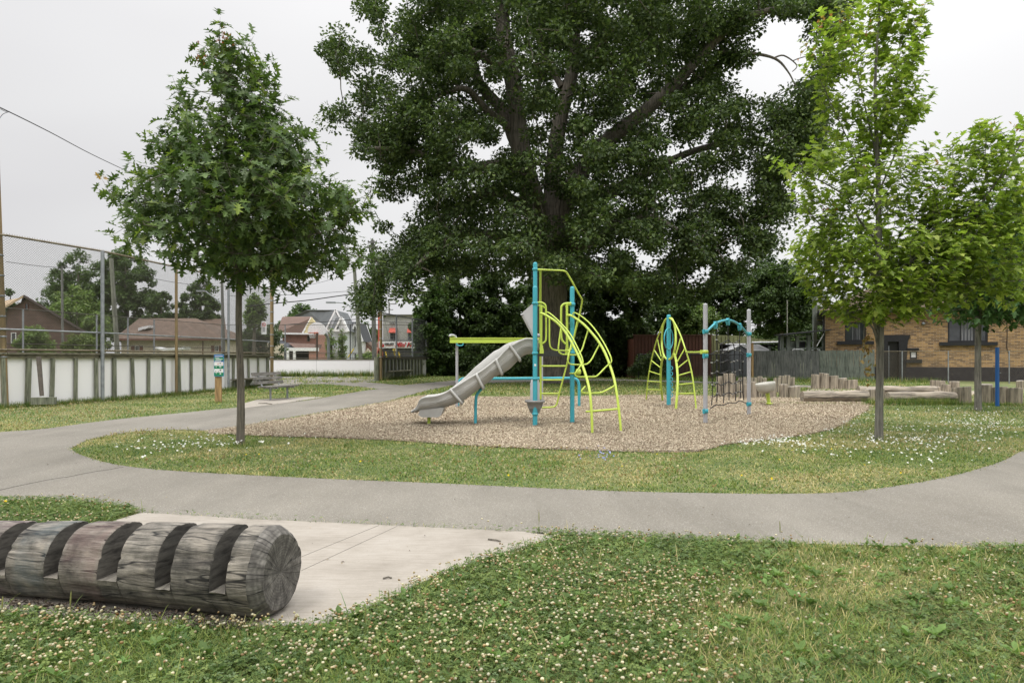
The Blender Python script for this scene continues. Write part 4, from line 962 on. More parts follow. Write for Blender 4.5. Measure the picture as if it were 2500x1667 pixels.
    tubes('handrail',M['lime'],CL,[([z3(1412,480,14.25),z3(1408,462,14.23),z3(1422,450,14.2),z3(1480,482,14.08),z3(1545,540,13.9),z3(1600,610,13.68),z3(1650,690,13.45),z3(1690,770,13.25),z3(1703,810,13.2),z3(1700,830,13.18),z3(1686,843,13.2)],.0135)],8)
    # entry grab rails
    tubes('grab_rail',M['lime'],R,[([z3(1130,372,13.85),z3(1165,372,13.85),z3(1190,385,13.85),z3(1200,410,13.85),z3(1202,500,13.85),z3(1202,640,13.85),z3(1193,672,13.85),z3(1168,688,13.85)],.02),
        ([z3(1138,397,13.85),z3(1175,399,13.85),z3(1190,415,13.85)],.016),([z3(1165,400,13.83),z3(1163,760,13.83)],.026)],10,5)
    tubes('grab_rail',M['lime'],R,[([z3(1395,378,14.4),z3(1350,380,14.4),z3(1326,395,14.4),z3(1318,425,14.4),z3(1318,560,14.4),z3(1320,640,14.4),z3(1332,670,14.4),z3(1355,690,14.4)],.024),
        ([z3(1395,388,14.4),z3(1368,390,14.4),z3(1350,405,14.4)],.016),([z3(1362,385,14.38),z3(1363,750,14.38)],.026)],10,5)
    for x,d in ((1165,13.82),(1360,14.36)):
        mb=MB(); p=z3(x,745,d); mb.prism([(p.x-.035,p.y-.03,p.z-.045),(p.x+.05,p.y-.03,p.z-.045),(p.x+.05,p.y-.03,p.z),(p.x+.03,p.y-.03,p.z+.12),(p.x-.02,p.y-.03,p.z+.12),(p.x-.035,p.y-.03,p.z)],(0,.05,0)); mb.build('rail_foot',M['lime'],R)
    # rear ladder frame
    d=15.6; dl_=16.4
    FR=tubes('ladder_frame',M['lime'],R,[([z3(1120,119,15.3),z3(1160,120,15.3),z3(1250,124,15.5),z3(1330,128,15.6)],.02),
        ([z3(1330,128,15.6),z3(1350,134,15.6),z3(1364,150,15.65),z3(1400,210,15.7),z3(1440,285,15.8),z3(1470,335,15.9),z3(1478,355,15.95),z3(1474,390,16),z3(1450,500,16.1),z3(1415,640,16.2),z3(1385,755,16.3),z3(1358,860,16.4),z3(1330,965,16.4),z3(1303,1068,16.4),z3(1290,1130,16.4),z3(1277,1160,16.4),z3(1250,1172,16.4),z3(1170,1176,16.4)],.021),
        ([z3(1158,121,15.35),z3(1158,600,15.9),z3(1160,760,16.3),z3(1161,1180,16.4)],.026)],9,3)
    tubes('rung',M['lime'],FR,[([z3(1162,858,16.4),z3(1358,858,16.4)],.02)]); tubes('rung',M['lime'],FR,[([z3(1162,964,16.4),z3(1330,964,16.4)],.018)]); tubes('rung',M['lime'],FR,[([z3(1162,1068,16.4),z3(1303,1068,16.4)],.018)])
    # talk knob on the collar
    mb=MB(); p=z3(1449,903,14.3); mb.lathe((p.x,p.y,p.z),[(0.0,-.07),(.05,-.055),(.062,0),(.05,.055),(.0,.075)],14); mb.bar((B.x+.04,B.y-.02,p.z-.02),(p.x,p.y,p.z-.02),.03,.03); mb.build('knob',M['lime'],R)
    # funnel / sound tube round the front post
    mb=MB(); z1=z3(1118,1120,13.8).z; z0=z3(1118,1222,13.8).z; xx,yy=A.x,A.y+.10
    mb.lathe((xx,yy,0),[(.085,z0),(.10,z0+.02),(.165,z1-.05),(.205,z1-.045),(.205,z1),(.18,z1),(.14,z0+.1)],22); mb.build('funnel',simple('funnel_plastic',(.27,.27,.26),.45,(.23,.23,.225),4),R)
    mb=MB(); z2=z3(1118,952,13.9).z; mb.lathe((xx,yy+.01,0),[(.098,z0+.06),(.098,z2-.1),(.07,z2-.02),(.05,z2)],18); mb.build('speaking_tube',M['panelgrey'],R)
    # slide hood panel between the left posts
    mb=MB(); q=[z3(1100,378,14.0),z3(1022,447,14.35),z3(1014,466,14.38),z3(1096,622,14.2),z3(1106,622,14.0)]
    mb.prism(q,(0.02,.75,0)); mb.build('slide_hood',M['panelgrey'],R)
    mb=MB(); mb.tube([z3(1030,462,14.35),z3(1008,465,14.36)],.018,10); mb.build('hood_knob',M['panelgrey'],R)
    mb=MB(); p=z3(1140,625,15.2); mb.lathe((p.x,p.y,p.z),[(0,-.05),(.045,-.03),(.05,0),(.04,.035),(0,.05)],12); mb.build('knob',M['greypaint'],R)
    # slide -----------------------------------------------------------
    st=[(1145,655,760,14.35,0),(1110,652,760,14.35,0),(1052,648,766,14.35,.0),(1005,664,795,14.35,.02),(960,688,842,14.35,.05),(920,710,880,14.34,.08),(880,748,905,14.33,.13),(840,792,925,14.32,.17),(800,822,945,14.31,.20),(750,862,985,14.3,.20),(700,898,1022,14.29,.18),(650,928,1060,14.28,.15),(600,958,1100,14.27,.10),(550,990,1132,14.26,.06),(500,1020,1150,14.25,.03),(460,1044,1164,14.25,.01),(420,1066,1176,14.25,0),(375,1082,1188,14.25,0),(330,1090,1200,14.25,0),(290,1094,1206,14.25,0),(255,1102,1208,14.25,0),(232,1122,1208,14.25,0),(215,1160,1212,14.25,0),(198,1186,1216,14.25,0),(168,1206,1220,14.25,0)]
    prof_n=None; vs=[];rings=0; outl=[]
    # densify
    S=catmull([(a,b,c) for a,b,c,_,_ in st],4); E=catmull([(a,d_,e) for a,_,_,d_,e in st],4)
    for i,(s_,e_) in enumerate(zip(S,E)):
        yc=e_.y; ex=max(0,e_.z); w=.285; yn=yc-w; 
        p_top=Q(950+s_.x/K3,620+s_.y/K3,yn); p_bot=Q(950+s_.x/K3,620+s_.z/K3,yn)
        x=p_top.x; zt=p_top.z; zb=p_bot.z; h=zt-zb; wv=.016*math.sin(i*.42)
        x0=(950+s_.x/K3-1250)/F
        X=lambda y:x
        bed=min(zb+.06,zt-.02)
        pr=[(-.28-wv*.4,zb+.28*h),(-.325-wv,zb+.55*h),(-.30,zt-.05*h-.02),(-.325,zt-.012),(-.31,zt+.012),(-.28,zt+.016),(-.25,zt-.004),(-.235,zt-.25*h),(-.20,bed+.18*h),(-.12,bed+.02),(0,bed),(.12,bed+.02),(.20,bed+.18*h+ex*.3),(.235,zt-.25*h+ex*.7),(.25,zt-.004+ex),(.28,zt+.016+ex),(.31,zt+.012+ex),(.325,zt-.012+ex),(.30,zt-.05*h-.02+ex*.8),(.325,zb+.55*h+ex*.4),(.28,zb+.28*h),(.2,zb),(0,zb-.01),(-.2,zb)]
        # lean each section square to the run of the slide
        vs.append([(x,yc+a,b) for a,b in pr])
    n=len(vs[0]); mb=MB(); V=[v for r_ in vs for v in r_]; fs=[]
    for i in range(len(vs)-1):
        for k in range(n): k2=(k+1)%n; fs.append((i*n+k,(i+1)*n+k,(i+1)*n+k2,i*n+k2))
    fs.append(tuple(range(n))); fs.append(tuple(range((len(vs)-1)*n,len(vs)*n))[::-1])
    mb.add(V,fs,0,True); SL=mb.build('slide',M['slide'],R)
    mb=MB(); lo=[z3(232,1195,13.98),z3(420,1175,13.98),z3(398,1235,13.98),z3(375,1250,13.98),z3(250,1250,13.98),z3(222,1232,13.98)]
    mb.prism(lo,(0,.52,0)); mb.build('exit_foot',M['slide'],SL)
    for (x1,y1,x2,y2,dd) in ((930,708,1000,805,14.35),(822,818,862,912,14.33),(672,930,718,1020,14.3),(475,1045,553,1135,14.26)):
        mb=MB(); ya=dd-.31; a=z3(x1,y1,ya); b=z3(x2,y2,ya); off=Vector((0,-.028,0)); nrm=Vector((-(b-a).z,0,(b-a).x)).normalized()
        up=Vector((0,0,1))
        pts=[a+Vector((0,.10,.0)),a+Vector((0,.0,.02)),a+off,a.lerp(b,.5)+off*1.5,b+off,b+Vector((0,.02,-.03)),b+Vector((0,.15,-.02)),b+Vector((0,.52,-.02))]
        mb.tube(catmull(pts,4),.030,8); mb.build('band',M['slide'],SL)
    mb=MB()   # moulded seam lines like waves along the wall
    for k,(f,am) in enumerate(((.36,.03),(.62,.02))):
        pts=[]
        for i in range(6,len(vs)-14,2):
            lo_=vs[i][0]; hi=vs[i][2]; t=f+am*3*math.sin(i*.22+k*2); yy=vs[i][1][1]+.004*0
            xx_=lo_[0]; a_=Vector(vs[i][0]); b_=Vector(vs[i][1]); c_=Vector(vs[i][2])
            p=(a_.lerp(b_,t*1.9) if t<.52 else b_.lerp(c_,(t-.52)*2)); pts.append(p+Vector((0,-.001,0)))
        mb.tube(pts,.0055,5)
    mb.build('moulded_ridge',M['slide'],SL)
    tubes('slide_support',M['lime'],R,[([z3(305,1240,14.2),Vector((z3(305,1240,14.06).x,14.06,-.05))],.035)],10)
    q=z3(661,1305,14.2); tubes('slide_support',M['teal'],R,[([z3(716,1010,14.25),z3(712,1028,14.25),z3(690,1050,14.22),z3(670,1085,14.2),z3(664,1130,14.2),z3(662,1200,14.2),Vector((q.x,14.2,-.05))],.031)],12,5)
def rail_ride():
    d=19.0; bx=z3(517,1180,d); R=thing('beam_glide','lime green beam on grey posts with teal hand loop, left of the play tower','play beam',(bx.x,d,0))
    a=z3(466,661,d); b=z3(1152,661,d); mb=MB(); hh=(682-643)/K3*d/F
    mb.bar(a,b,.10,hh*.72); mb.bar(a+Vector((0,0,hh*.42)),b+Vector((0,0,hh*.42)),.13,hh*.2); mb.bar(a-Vector((0,0,hh*.42)),b-Vector((0,0,hh*.42)),.13,hh*.2)
    mb.build('beam',M['lime'],R)
    p=z3(517,700,d); tubes('post',M['greypaint'],R,[([Vector((p.x,d+.09,-.05)),Vector((p.x,d+.09,p.z-.1)),z3(516,660,d+.09),z3(508,635,d+.09),z3(490,624,d+.05),z3(470,624,d+.02),z3(466,632,d)],.038)],12,5)
    p=z3(1170,700,d); tubes('post',M['greypaint'],R,[([Vector((p.x,d+.09,-.05)),Vector((p.x,d+.09,p.z))],.038)],12)
    tubes('hand_loop',M['teal'],R,[([z3(518,682,d-.05),z3(520,696,d-.05),z3(535,701,d-.05),z3(556,701,d-.05),z3(566,694,d-.05),z3(566,682,d-.05)],.018)],8,5)
    # low turning bar
    d=19.3; l=z3(527,1180,d); r=z3(1455,1180,d)
    R=thing('low_turning_bar','low teal horizontal bar with bent down ends behind the slide and tower','play bar',(l.x,d,0))
    tubes('bar',M['teal'],R,[([Vector((l.x,d,-.05)),z3(527,1100,d),z3(527,1010,d),z3(533,980,d),z3(552,960,d),z3(590,954,d),z3(700,954,d),z3(1000,953,d),z3(1380,951,d),z3(1415,953,d),z3(1440,965,d),z3(1452,990,d),z3(1455,1030,d),Vector((r.x,d,-.05))],.041)],12,5)
def climbing_frame():
    dc=19.8; c=z4(416,1070,dc)
    R=thing('leaf_shaped_climber','leaf shaped lime climber joined by a bar to a rope net between grey poles','climbing frame',(c.x,dc,0))
    P0=post('post',M['teal'],R,c.x,dc,z4(0,369,dc).z,.061)
    for y in (780,822,865,905,945,985): mb=MB(); p=z4(430,y,dc); mb.tube([(c.x+.05,dc-.03,p.z-.06),(c.x+.10,dc-.04,p.z-.03),(c.x+.10,dc-.04,p.z+.03),(c.x+.05,dc-.03,p.z+.06)],.016,6); mb.build('foothold',M['teal'],P0)
    ring=[]; 
    for k in range(25): a=2*math.pi*k/24; ring.append(z4(415+33*math.sin(a),556-80*math.cos(a),dc-.1+.25*math.sin(a)))
    tubes('ring',M['teal'],R,[(ring,.018)],8,2)
    lo=[(430,400,19.7),(455,425,19.5),(490,490,19.2),(520,565,19),(545,640,18.8),(570,720,18.7),(590,800,18.6),(605,890,18.5),(613,960,18.45),(622,1040,18.4),(626,1098,18.35)]
    li=[(455,668,19.0),(468,700,18.95),(478,760,18.8),(484,840,18.6),(484,920,18.45),(478,1010,18.35),(471,1100,18.3)]
    ro=[(398,402,20),(372,440,20.3),(345,510,20.7),(320,580,21),(298,660,21.3),(278,745,21.6),(263,830,21.8),(254,900,22),(249,960,22.1),(243,1032,22.2)]
    ri=[(378,690,20.6),(366,720,20.8),(357,780,21.1),(355,850,21.3),(357,920,21.5),(364,980,21.7),(371,1035,21.8)]
    f=lambda l:[z4(*p) for p in l]
    RR=f(lo); RI=f(li); LO=f(ro); LI=f(ri)
    for l in (RR,RI,LO,LI): l.append(Vector((l[-1].x,l[-1].y,-.04)))
    ovr=f([(420,400,19.75),(440,402,19.7),(458,440,19.6),(468,500,19.5),(470,570,19.4),(464,630,19.4),(452,675,19.5),(436,704,19.65),(418,712,19.75)])
    ovl=f([(412,402,19.85),(392,408,19.95),(374,450,20.1),(366,510,20.2),(363,570,20.3),(366,630,20.2),(378,680,20.1),(396,706,19.95),(412,712,19.85)])
    tubes('oval_rail',M['lime'],R,[(ovr,.031),(ovl,.028)],10,4)
    a=tubes('side_ladder',M['lime'],R,[(RR,.021),(RI,.034)],10,4); b=tubes('side_ladder',M['lime'],R,[(LO,.021),(LI,.034)],10,4)
    for (x1,y1,x2,y2) in ((508,550,468,690),(540,628,481,732),(566,715,487,777),(587,808,488,836),(601,895,488,906),(610,972,484,976)): tubes('rung',M['lime'],a,[([z4(x1,y1,18.8-.0006*(y1-600)),z4(x2,y2,18.85-.001*(y2-700))],.018)])
    for (x1,y1,x2,y2) in ((330,560,358,690),(304,640,357,722),(284,722,353,776),(267,803,352,830),(257,880,354,885),(250,943,356,946)): tubes('rung',M['lime'],b,[([z4(x1,y1,21+.0028*(y1-560)),z4(x2,y2,20.8+.002*(y2-690))],.018)])
    # net
    d1,d2=14.35,16.6; x1=z4(697,0,d1).x; x2=z4(1030,0,d2).x
    def ND(x):  # depth of the net plane at zoom x
        t=(x-697)/(1030-697); X=None
        # intersection of view ray with the plane through both poles
        k=(1500+x/K3-1250)/F; dx=x2-x1; dy=d2-d1
        s=(k*d1-x1)/(dx-k*dy); return d1+dy*s
    def zn(x,y): return z4(x,y,ND(x))
    pL=post('post',M['greypaint'],R,x1,d1,z4(0,283,d1).z,.046); pR=post('post',M['greypaint'],R,x2,d2,z4(0,327,d2).z,.046)
    ang=math.atan2(d2-d1,x2-x1)
    for pp,xx,dd,ys in ((pL,x1,d1,(500,687,1108)),(pR,x2,d2,(518,679,1053))):
        for y in ys: mb=MB(); clamp(mb,xx,dd,z4(0,y,dd).z,.046,.085,(ang,ang+math.pi)); mb.build('clamp',M['teal'],pp)
    mb=MB(); clamp(mb,x1,d1,z4(0,655,d1).z,.046,.07,(math.pi*.8,)); mb.build('clamp',M['lime'],pL)
    tubes('link_bar',M['lime'],R,[([z4(690,655,d1),z4(620,658,16.2),z4(552,657,18.75)],.022)])
    AR=tubes('arch',M['teal'],R,[([zn(710,498),zn(735,472),zn(775,438),zn(820,420),zn(870,412),zn(915,424),zn(960,452),zn(995,488),zn(1018,520)],.027)],10,4)
    for x,y in ((775,450),(870,425),(960,463)):
        mb=MB(); p=zn(x,y); s=ND(x)/F/K3; dv=Vector((math.cos(ang),math.sin(ang),0))
        pl=[p+dv*(a*s)+Vector((0,0,b*s)) for a,b in ((-17,20),(-6,28),(6,28),(17,20),(16,-8),(8,-24),(0,-30),(-8,-24),(-16,-8))]
        mb.prism([q+Vector((.02,-.04,0)) for q in pl],(-.04,.08,0)); mb.build('rope_bracket',M['teal'],AR)
    net=MB(); clips=MB()
    cols=[[(740,672),(745,740),(748,830),(750,905),(750,990),(745,1065)],[(782,470),(783,560),(786,650),(787,720),(788,805),(789,890),(788,975),(783,1040)],[(822,590),(828,660),(827,735),(830,815),(836,905),(838,985),(836,1046)],
          [(870,440),(871,565),(871,645),(873,718),(875,800),(877,885),(879,970),(878,1026)],[(910,590),(922,640),(917,728),(922,808),(932,892),(930,968),(927,1028)],[(960,470),(960,562),(960,645),(957,716),(959,795),(965,876),(966,960),(965,1010)],[(990,668),(985,728),(984,800),(982,880),(984,968),(992,1025)]]
    for c_ in cols: net.tube([zn(*p) for p in c_],.011,6)
    rows=[[(712,672),(740,672),(783,650),(828,660),(871,645),(922,640),(960,645),(990,668),(1015,678)],[(783,562),(805,590),(822,592),(871,566),(890,585),(910,588),(935,582),(960,562)],
          [(745,737),(765,738),(787,720),(806,738),(827,735),(873,718),(895,732),(917,730),(940,722),(957,716),(984,728)],[(748,818),(765,820),(788,805),(808,820),(830,817),(875,800),(898,812),(922,808),(959,795),(984,802)],
          [(750,905),(768,918),(789,890),(812,912),(836,903),(877,885),(905,900),(932,890),(965,873),(982,880)],[(752,990),(770,998),(788,974),(812,992),(838,983),(879,966),(905,978),(930,968),(966,958),(984,966)],[(735,1090),(780,1060),(830,1064),(878,1045),(925,1048),(962,1030),(1010,1050)]]
    for r_ in rows:
        net.tube(catmull([zn(*p) for p in r_],3),.011,6)
    NT=net.build('rope_net',M['rope'],R)
    def clip(x,y):
        mm=MB(); mm.box(zn(x,y),(.036,.036,.028),ang); mm.build('rope_clip',M['clip'],NT)
    for r_ in rows[:-1]:
        for x,y in r_[::2]:
            if 735<x<995: clip(x,y)
    for x,y in ((822,592),(910,590),(828,660),(827,735),(830,817),(836,903),(838,985),(922,640),(917,728),(922,808),(932,892),(930,968)): clip(x,y)
def spinner():
    d=19.8; b=z4(1186,1070,d); t=z4(1172,960,d)
    R=thing('bowl_spinner','pale grey tilted bowl seat on a short lime post beside the log stumps','play spinner',(b.x,d,0))
    tubes('post',M['lime'],R,[([Vector((b.x,d,-.05)),Vector((b.x-.01,d,.08)),t+Vector((0,0,.02))],.052)],12)
    mb=MB(); mb.lathe((b.x,d,.07),[(.055,-.01),(.10,-.005),(.10,.012),(.055,.02)],14); mb.build('collar',M['lime'],R)
    mb=MB(); c=z4(1160,925,d); r=.27
    prof=[(.10,-.17),(.17,-.16),(.235,-.10),(.26,-.02),(.275,.06),(.285,.115),(.272,.13),(.25,.115),(.225,.02),(.17,-.08),(.06,-.11),(0,-.115)]
    mb.lathe((0,0,0),prof,28); Rm=Matrix.Rotation(math.radians(-9),3,'Y')
    mb.v=[tuple(Rm@Vector(v)+c+Vector((0,0,-.0))) for v in mb.v]; mb.build('bowl_seat',simple('bowl_plastic',(.47,.455,.40),.45,(.40,.39,.34),2),R)
play_structure(); rail_ride(); climbing_frame(); spinner()

# ------------------------------------------------------------------ the notched log in front
def notched_log():
    p0=Vector((-1.247,3.70,.0)); dirv=Vector((-1.80,.40,0)).normalized()
    L=2.8; side=Vector((-dirv.y,dirv.x,0))   # towards camera or away
    if side.y>0: side=-side
    R=thing('notched_log','weathered grey log with deep sawn notches lying on the concrete slab in front','log',(p0.x,p0.y,0))
    n=72; mats=[]
    m,t,b=nt('weathered_log_side'); tc=N(t,'ShaderNodeTexCoord'); mp=N(t,'ShaderNodeMapping'); ang=math.atan2(dirv.y,dirv.x)
    mp.vector_type='TEXTURE'; mp.inputs['Rotation'].default_value=(0,0,ang); t.links.new(tc.outputs['Object'],mp.inputs[0])
    ms=N(t,'ShaderNodeMapping'); ms.inputs['Scale'].default_value=(2.2,26,26); t.links.new(mp.outputs[0],ms.inputs[0])
    nf=noisef(t,ms.outputs[0],1.0,8,.72,.5); nb=noisef(t,mp.outputs[0],5,5,.65); nc=noisef(t,mp.outputs[0],1.6,3)
    mf=N(t,'ShaderNodeMapping'); mf.inputs['Scale'].default_value=(9,60,60); t.links.new(mp.outputs[0],mf.inputs[0]); nff=noisef(t,mf.outputs[0],1.5,5,.7)
    base=ramp(t,nf,[(.30,(.022,.020,.017)),(.42,(.085,.078,.068)),(.55,(.19,.177,.157)),(.70,(.285,.268,.24))])
    c=mixc(t,1.0,base,ramp(t,nb,[(.36,(.36,.37,.36)),(.5,(.95,.95,.94)),(.66,(1.45,1.42,1.38))]),'MULTIPLY')
    c=mixc(t,1.0,c,ramp(t,nff,[(.3,(.7,.7,.7)),(.7,(1.2,1.2,1.2))]),'MULTIPLY')
    mk=N(t,'ShaderNodeMapping'); mk.inputs['Scale'].default_value=(1.1,9,9); t.links.new(mp.outputs[0],mk.inputs[0])
    crk=ramp(t,noisef(t,mk.outputs[0],1.0,3,.5,.2),[(.484,(1,1,1)),(.497,(.07,.07,.07)),(.503,(.07,.07,.07)),(.516,(1,1,1))]); c=mixc(t,1.0,c,crk,'MULTIPLY')
    # faded chalk paint patches: reddish and bluish
    sx=N(t,'ShaderNodeSeparateXYZ'); t.links.new(mp.outputs[0],sx.inputs[0])
    p_off=.04
    def patch(c,x0,w,col,seed,amt):
        a=N(t,'ShaderNodeMath',operation='SUBTRACT'); t.links.new(sx.outputs[0],a.inputs[0]); a.inputs[1].default_value=x0
        a2=N(t,'ShaderNodeMath',operation='ABSOLUTE'); t.links.new(a.outputs[0],a2.inputs[0])
        mr=N(t,'ShaderNodeMapRange'); mr.inputs[1].default_value=w; mr.inputs[2].default_value=w*.7; t.links.new(a2.outputs[0],mr.inputs[0])
        mm=N(t,'ShaderNodeMath',operation='MULTIPLY'); t.links.new(mr.outputs[0],mm.inputs[0])
        rr=N(t,'ShaderNodeMapRange'); rr.inputs[1].default_value=.38; rr.inputs[2].default_value=.62; rr.inputs[4].default_value=amt
        t.links.new(noisef(t,mp.outputs[0],3.5+seed,3),rr.inputs[0]); t.links.new(rr.outputs[0],mm.inputs[1])
        return mixc(t,mm.outputs[0],c,col)
    c=patch(c,p_off+1.07,.14,(.17,.095,.09),0,.32); c=patch(c,p_off+1.40,.13,(.09,.125,.14),.7,.4); c=patch(c,p_off+1.75,.2,(.20,.15,.155),1.3,.4)
    c=mixc(t,1.0,c,(1.0,.975,.93),'MULTIPLY')
    t.links.new(c,b.inputs['Base Color']); b.inputs['Roughness'].default_value=.88; bump(t,b,nf,.9,.012); side_m=m
    m,t,b=nt('weathered_log_end'); tc=N(t,'ShaderNodeTexCoord'); mp=N(t,'ShaderNodeMapping'); mp.vector_type='TEXTURE'; mp.inputs['Rotation'].default_value=(0,0,ang); mp.inputs['Location'].default_value=(0,0,.24); t.links.new(tc.outputs['Object'],mp.inputs[0])
    s=N(t,'ShaderNodeSeparateXYZ'); t.links.new(mp.outputs[0],s.inputs[0]); cb=N(t,'ShaderNodeCombineXYZ'); t.links.new(s.outputs[1],cb.inputs[0]); t.links.new(s.outputs[2],cb.inputs[1])
    ln=N(t,'ShaderNodeVectorMath',operation='LENGTH'); t.links.new(cb.outputs[0],ln.inputs[0])
    nz=noisef(t,cb.outputs[0],5,3); ad=N(t,'ShaderNodeMath',operation='MULTIPLY_ADD'); t.links.new(nz,ad.inputs[0]); ad.inputs[1].default_value=.035; t.links.new(ln.outputs['Value'],ad.inputs[2])
    sn=N(t,'ShaderNodeMath',operation='SINE'); mu=N(t,'ShaderNodeMath',operation='MULTIPLY'); mu.inputs[1].default_value=420; t.links.new(ad.outputs[0],mu.inputs[0]); t.links.new(mu.outputs[0],sn.inputs[0])
    # radial checks
    at=N(t,'ShaderNodeMath',operation='ARCTAN2'); t.links.new(s.outputs[1],at.inputs[0]); t.links.new(s.outputs[2],at.inputs[1])
    cr=N(t,'ShaderNodeCombineXYZ'); m3=N(t,'ShaderNodeMath',operation='MULTIPLY'); m3.inputs[1].default_value=4; t.links.new(at.outputs[0],m3.inputs[0]); t.links.new(m3.outputs[0],cr.inputs[0]); t.links.new(ln.outputs['Value'],cr.inputs[1])
    rad=noisef(t,cr.outputs[0],1.3,2,.5)
    c=ramp(t,noisef(t,cb.outputs[0],14,6,.7),[(.34,(.046,.042,.036)),(.5,(.105,.097,.085)),(.66,(.20,.187,.165))])
    mr=N(t,'ShaderNodeMapRange'); mr.inputs[1].default_value=-1; mr.inputs[2].default_value=1; mr.inputs[3].default_value=.80; mr.inputs[4].default_value=1.08; t.links.new(sn.outputs[0],mr.inputs[0])
    c=mixc(t,1.0,c,mr.outputs[0],'MULTIPLY'); c=mixc(t,1.0,c,ramp(t,rad,[(.44,(1,1,1)),(.488,(.85,.85,.85)),(.497,(.08,.08,.08)),(.503,(.08,.08,.08)),(.512,(.85,.85,.85)),(.6,(1.1,1.1,1.1))]),'MULTIPLY')
    t.links.new(c,b.inputs['Base Color']); b.inputs['Roughness'].default_value=.9; bump(t,b,rad,.6,.008); end_m=m
    floor_m=woodmat('log_saw_floor',(.22,.20,.165),(.14,.125,.105),(.06,.052,.043),1)
    cut_shade_m=woodmat('log_saw_cut_shaded',(.105,.097,.085),(.065,.06,.052),(.026,.023,.02),1,1.6)  # notch walls coloured darker: shade of the recess put into the wood tone
    def rad_at(s): return .241-.034*min(max(s,0)/2.0,1.2)
    # stations
    slots=[(.185,.283),(.522,.618),(.856,.982),(1.240,1.338),(1.60,1.72),(1.985,2.08),(2.345,2.46)]
    S=[(-.004,0,.80),(0,0,.815),(.012,0,.86),(.03,0,.93),(.05,0,.97),(.065,0,1.0)]
    def fill(a,b):
        k=max(2,int((b-a)/.03)); return [a+(b-a)*i/k for i in range(1,k)]
    cur=.065
    for a,b in slots:
        for q in fill(cur,a-.006): S.append((q,0,1))
        S+=[(a-.006,0,1),(a-.001,0,.985),(a,1,1)]
        for q in fill(a,b): S.append((q,1,1))
        S+=[(b,1,1),(b+.001,0,.985),(b+.006,0,1)]; cur=b+.006
    for q in fill(cur,L): S.append((q,0,1))
    S.append((L,0,1))
    vs=[]; 
    for i,(s_,cut,sc) in enumerate(S):
        r=rad_at(s_)*sc; zc=rad_at(s_)
        si=next((k for k,(a,b) in enumerate(slots) if a-.01<=s_<=b+.01),-1)
        zcut=.185-.012*math.sin(si*2.1)+.0*s_
        for k in range(n):
            a=2*math.pi*k/n; 
            dn=mnoise.noise(Vector((math.cos(a)*1.3,math.sin(a)*1.3,s_*.7)))*.018+mnoise.noise(Vector((math.cos(a)*5,math.sin(a)*5,s_*2.5)))*.006
            ridge=mnoise.noise(Vector((a*9,s_*1.1,3.)))
            dn+=-.007*max(0,ridge-.25)*2
            # long drying cracks running lengthwise
            for ca,ph in ((2.15,0),(2.55,.8),(1.75,1.5),(.5,2),(3.0,.4)):
                da=abs((a-(ca+.06*math.sin(s_*3+ph)))); 
                if da<.05 and math.sin(s_*2.2+ph*3)>-.3: dn-=.014*(1-da/.05)
            rr=r+dn; y=math.cos(a)*rr; z=math.sin(a)*rr
            if cut and zc+z>zcut:
                zz=zcut-zc+.004*mnoise.noise(Vector((y*20,s_*30,0))); ch=math.sqrt(max(r*r-(zcut-zc)**2,.001)); y=max(-ch,min(ch,y)); z=zz
            # flattish bottom resting on slab
            z=max(z,-zc+.013)
            w=p0+dirv*s_+side*y*1; vs.append((w.x,w.y,zc+z))
    mb=MB(); mb.v=vs; ns=len(S)
    for i in range(ns-1):
        c0=S[i]; c1=S[i+1]
        for k in range(n):
            k2=(k+1)%n; am=(k+.5)/n*6.283; up=math.sin(am)>-.35
            mi=0
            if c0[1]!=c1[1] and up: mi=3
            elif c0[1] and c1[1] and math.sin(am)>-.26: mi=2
            elif i<5: mi=1
            mb.f.append((i*n+k,i*n+k2,(i+1)*n+k2,(i+1)*n+k)); mb.m.append(mi); mb.sm.append(mi==0 or i<5)
    c=len(mb.v); mb.v.append(tuple(p0+Vector((0,0,.241))+dirv*.01)); 
    for k in range(n): mb.f.append((c,(k+1)%n,k)); mb.m.append(1); mb.sm.append(False)
    c=len(mb.v); mb.v.append(tuple(p0+Vector((0,0,.2))+dirv*L))
    for k in range(n): mb.f.append((c,(ns-1)*n+k,(ns-1)*n+(k+1)%n)); mb.m.append(1); mb.sm.append(False)
    o=mb.build('log_body',[side_m,end_m,floor_m,cut_shade_m],R)
    import bmesh
    bm=bmesh.new(); bm.from_mesh(o.data); bmesh.ops.recalc_face_normals(bm,faces=bm.faces); bm.to_mesh(o.data); bm.free()
notched_log()
# ------------------------------------------------------------------ chain link fences and rink boards
def chain(mb,a,b,z0,z1,cell=.07,r=.0022):
    a=Vector(a);b=Vector(b); L=(b-a).length; u=(b-a)/L; h=z1-z0
    k=-int(h/cell)-1; n=int(L/cell)+2
    nrm=Vector((-u.y,u.x,0))
    for sgn in (1,-1):
        for i in range(k,n):
            s0=i*cell if sgn==1 else i*cell+h; s1=s0+sgn*h
            # clip to 0..L
            t0,t1=0.,1.; ds=s1-s0
            lo=(0-s0)/ds; hi=(L-s0)/ds
            if lo>hi: lo,hi=hi,lo
            t0=max(0,lo); t1=min(1,hi)
            if t1-t0<.01: continue
            p=a+u*(s0+ds*t0)+Vector((0,0,z0+h*t0)); q=a+u*(s0+ds*t1)+Vector((0,0,z0+h*t1))
            d=(q-p).normalized(); w=d.cross(nrm).normalized()*r; v=nrm*r
            vs=[p+w-v*.6,p-w-v*.6,p+v*1.2,q+w-v*.6,q-w-v*.6,q+v*1.2]
            mb.add(vs,[(0,1,4,3),(1,2,5,4),(2,0,3,5)])
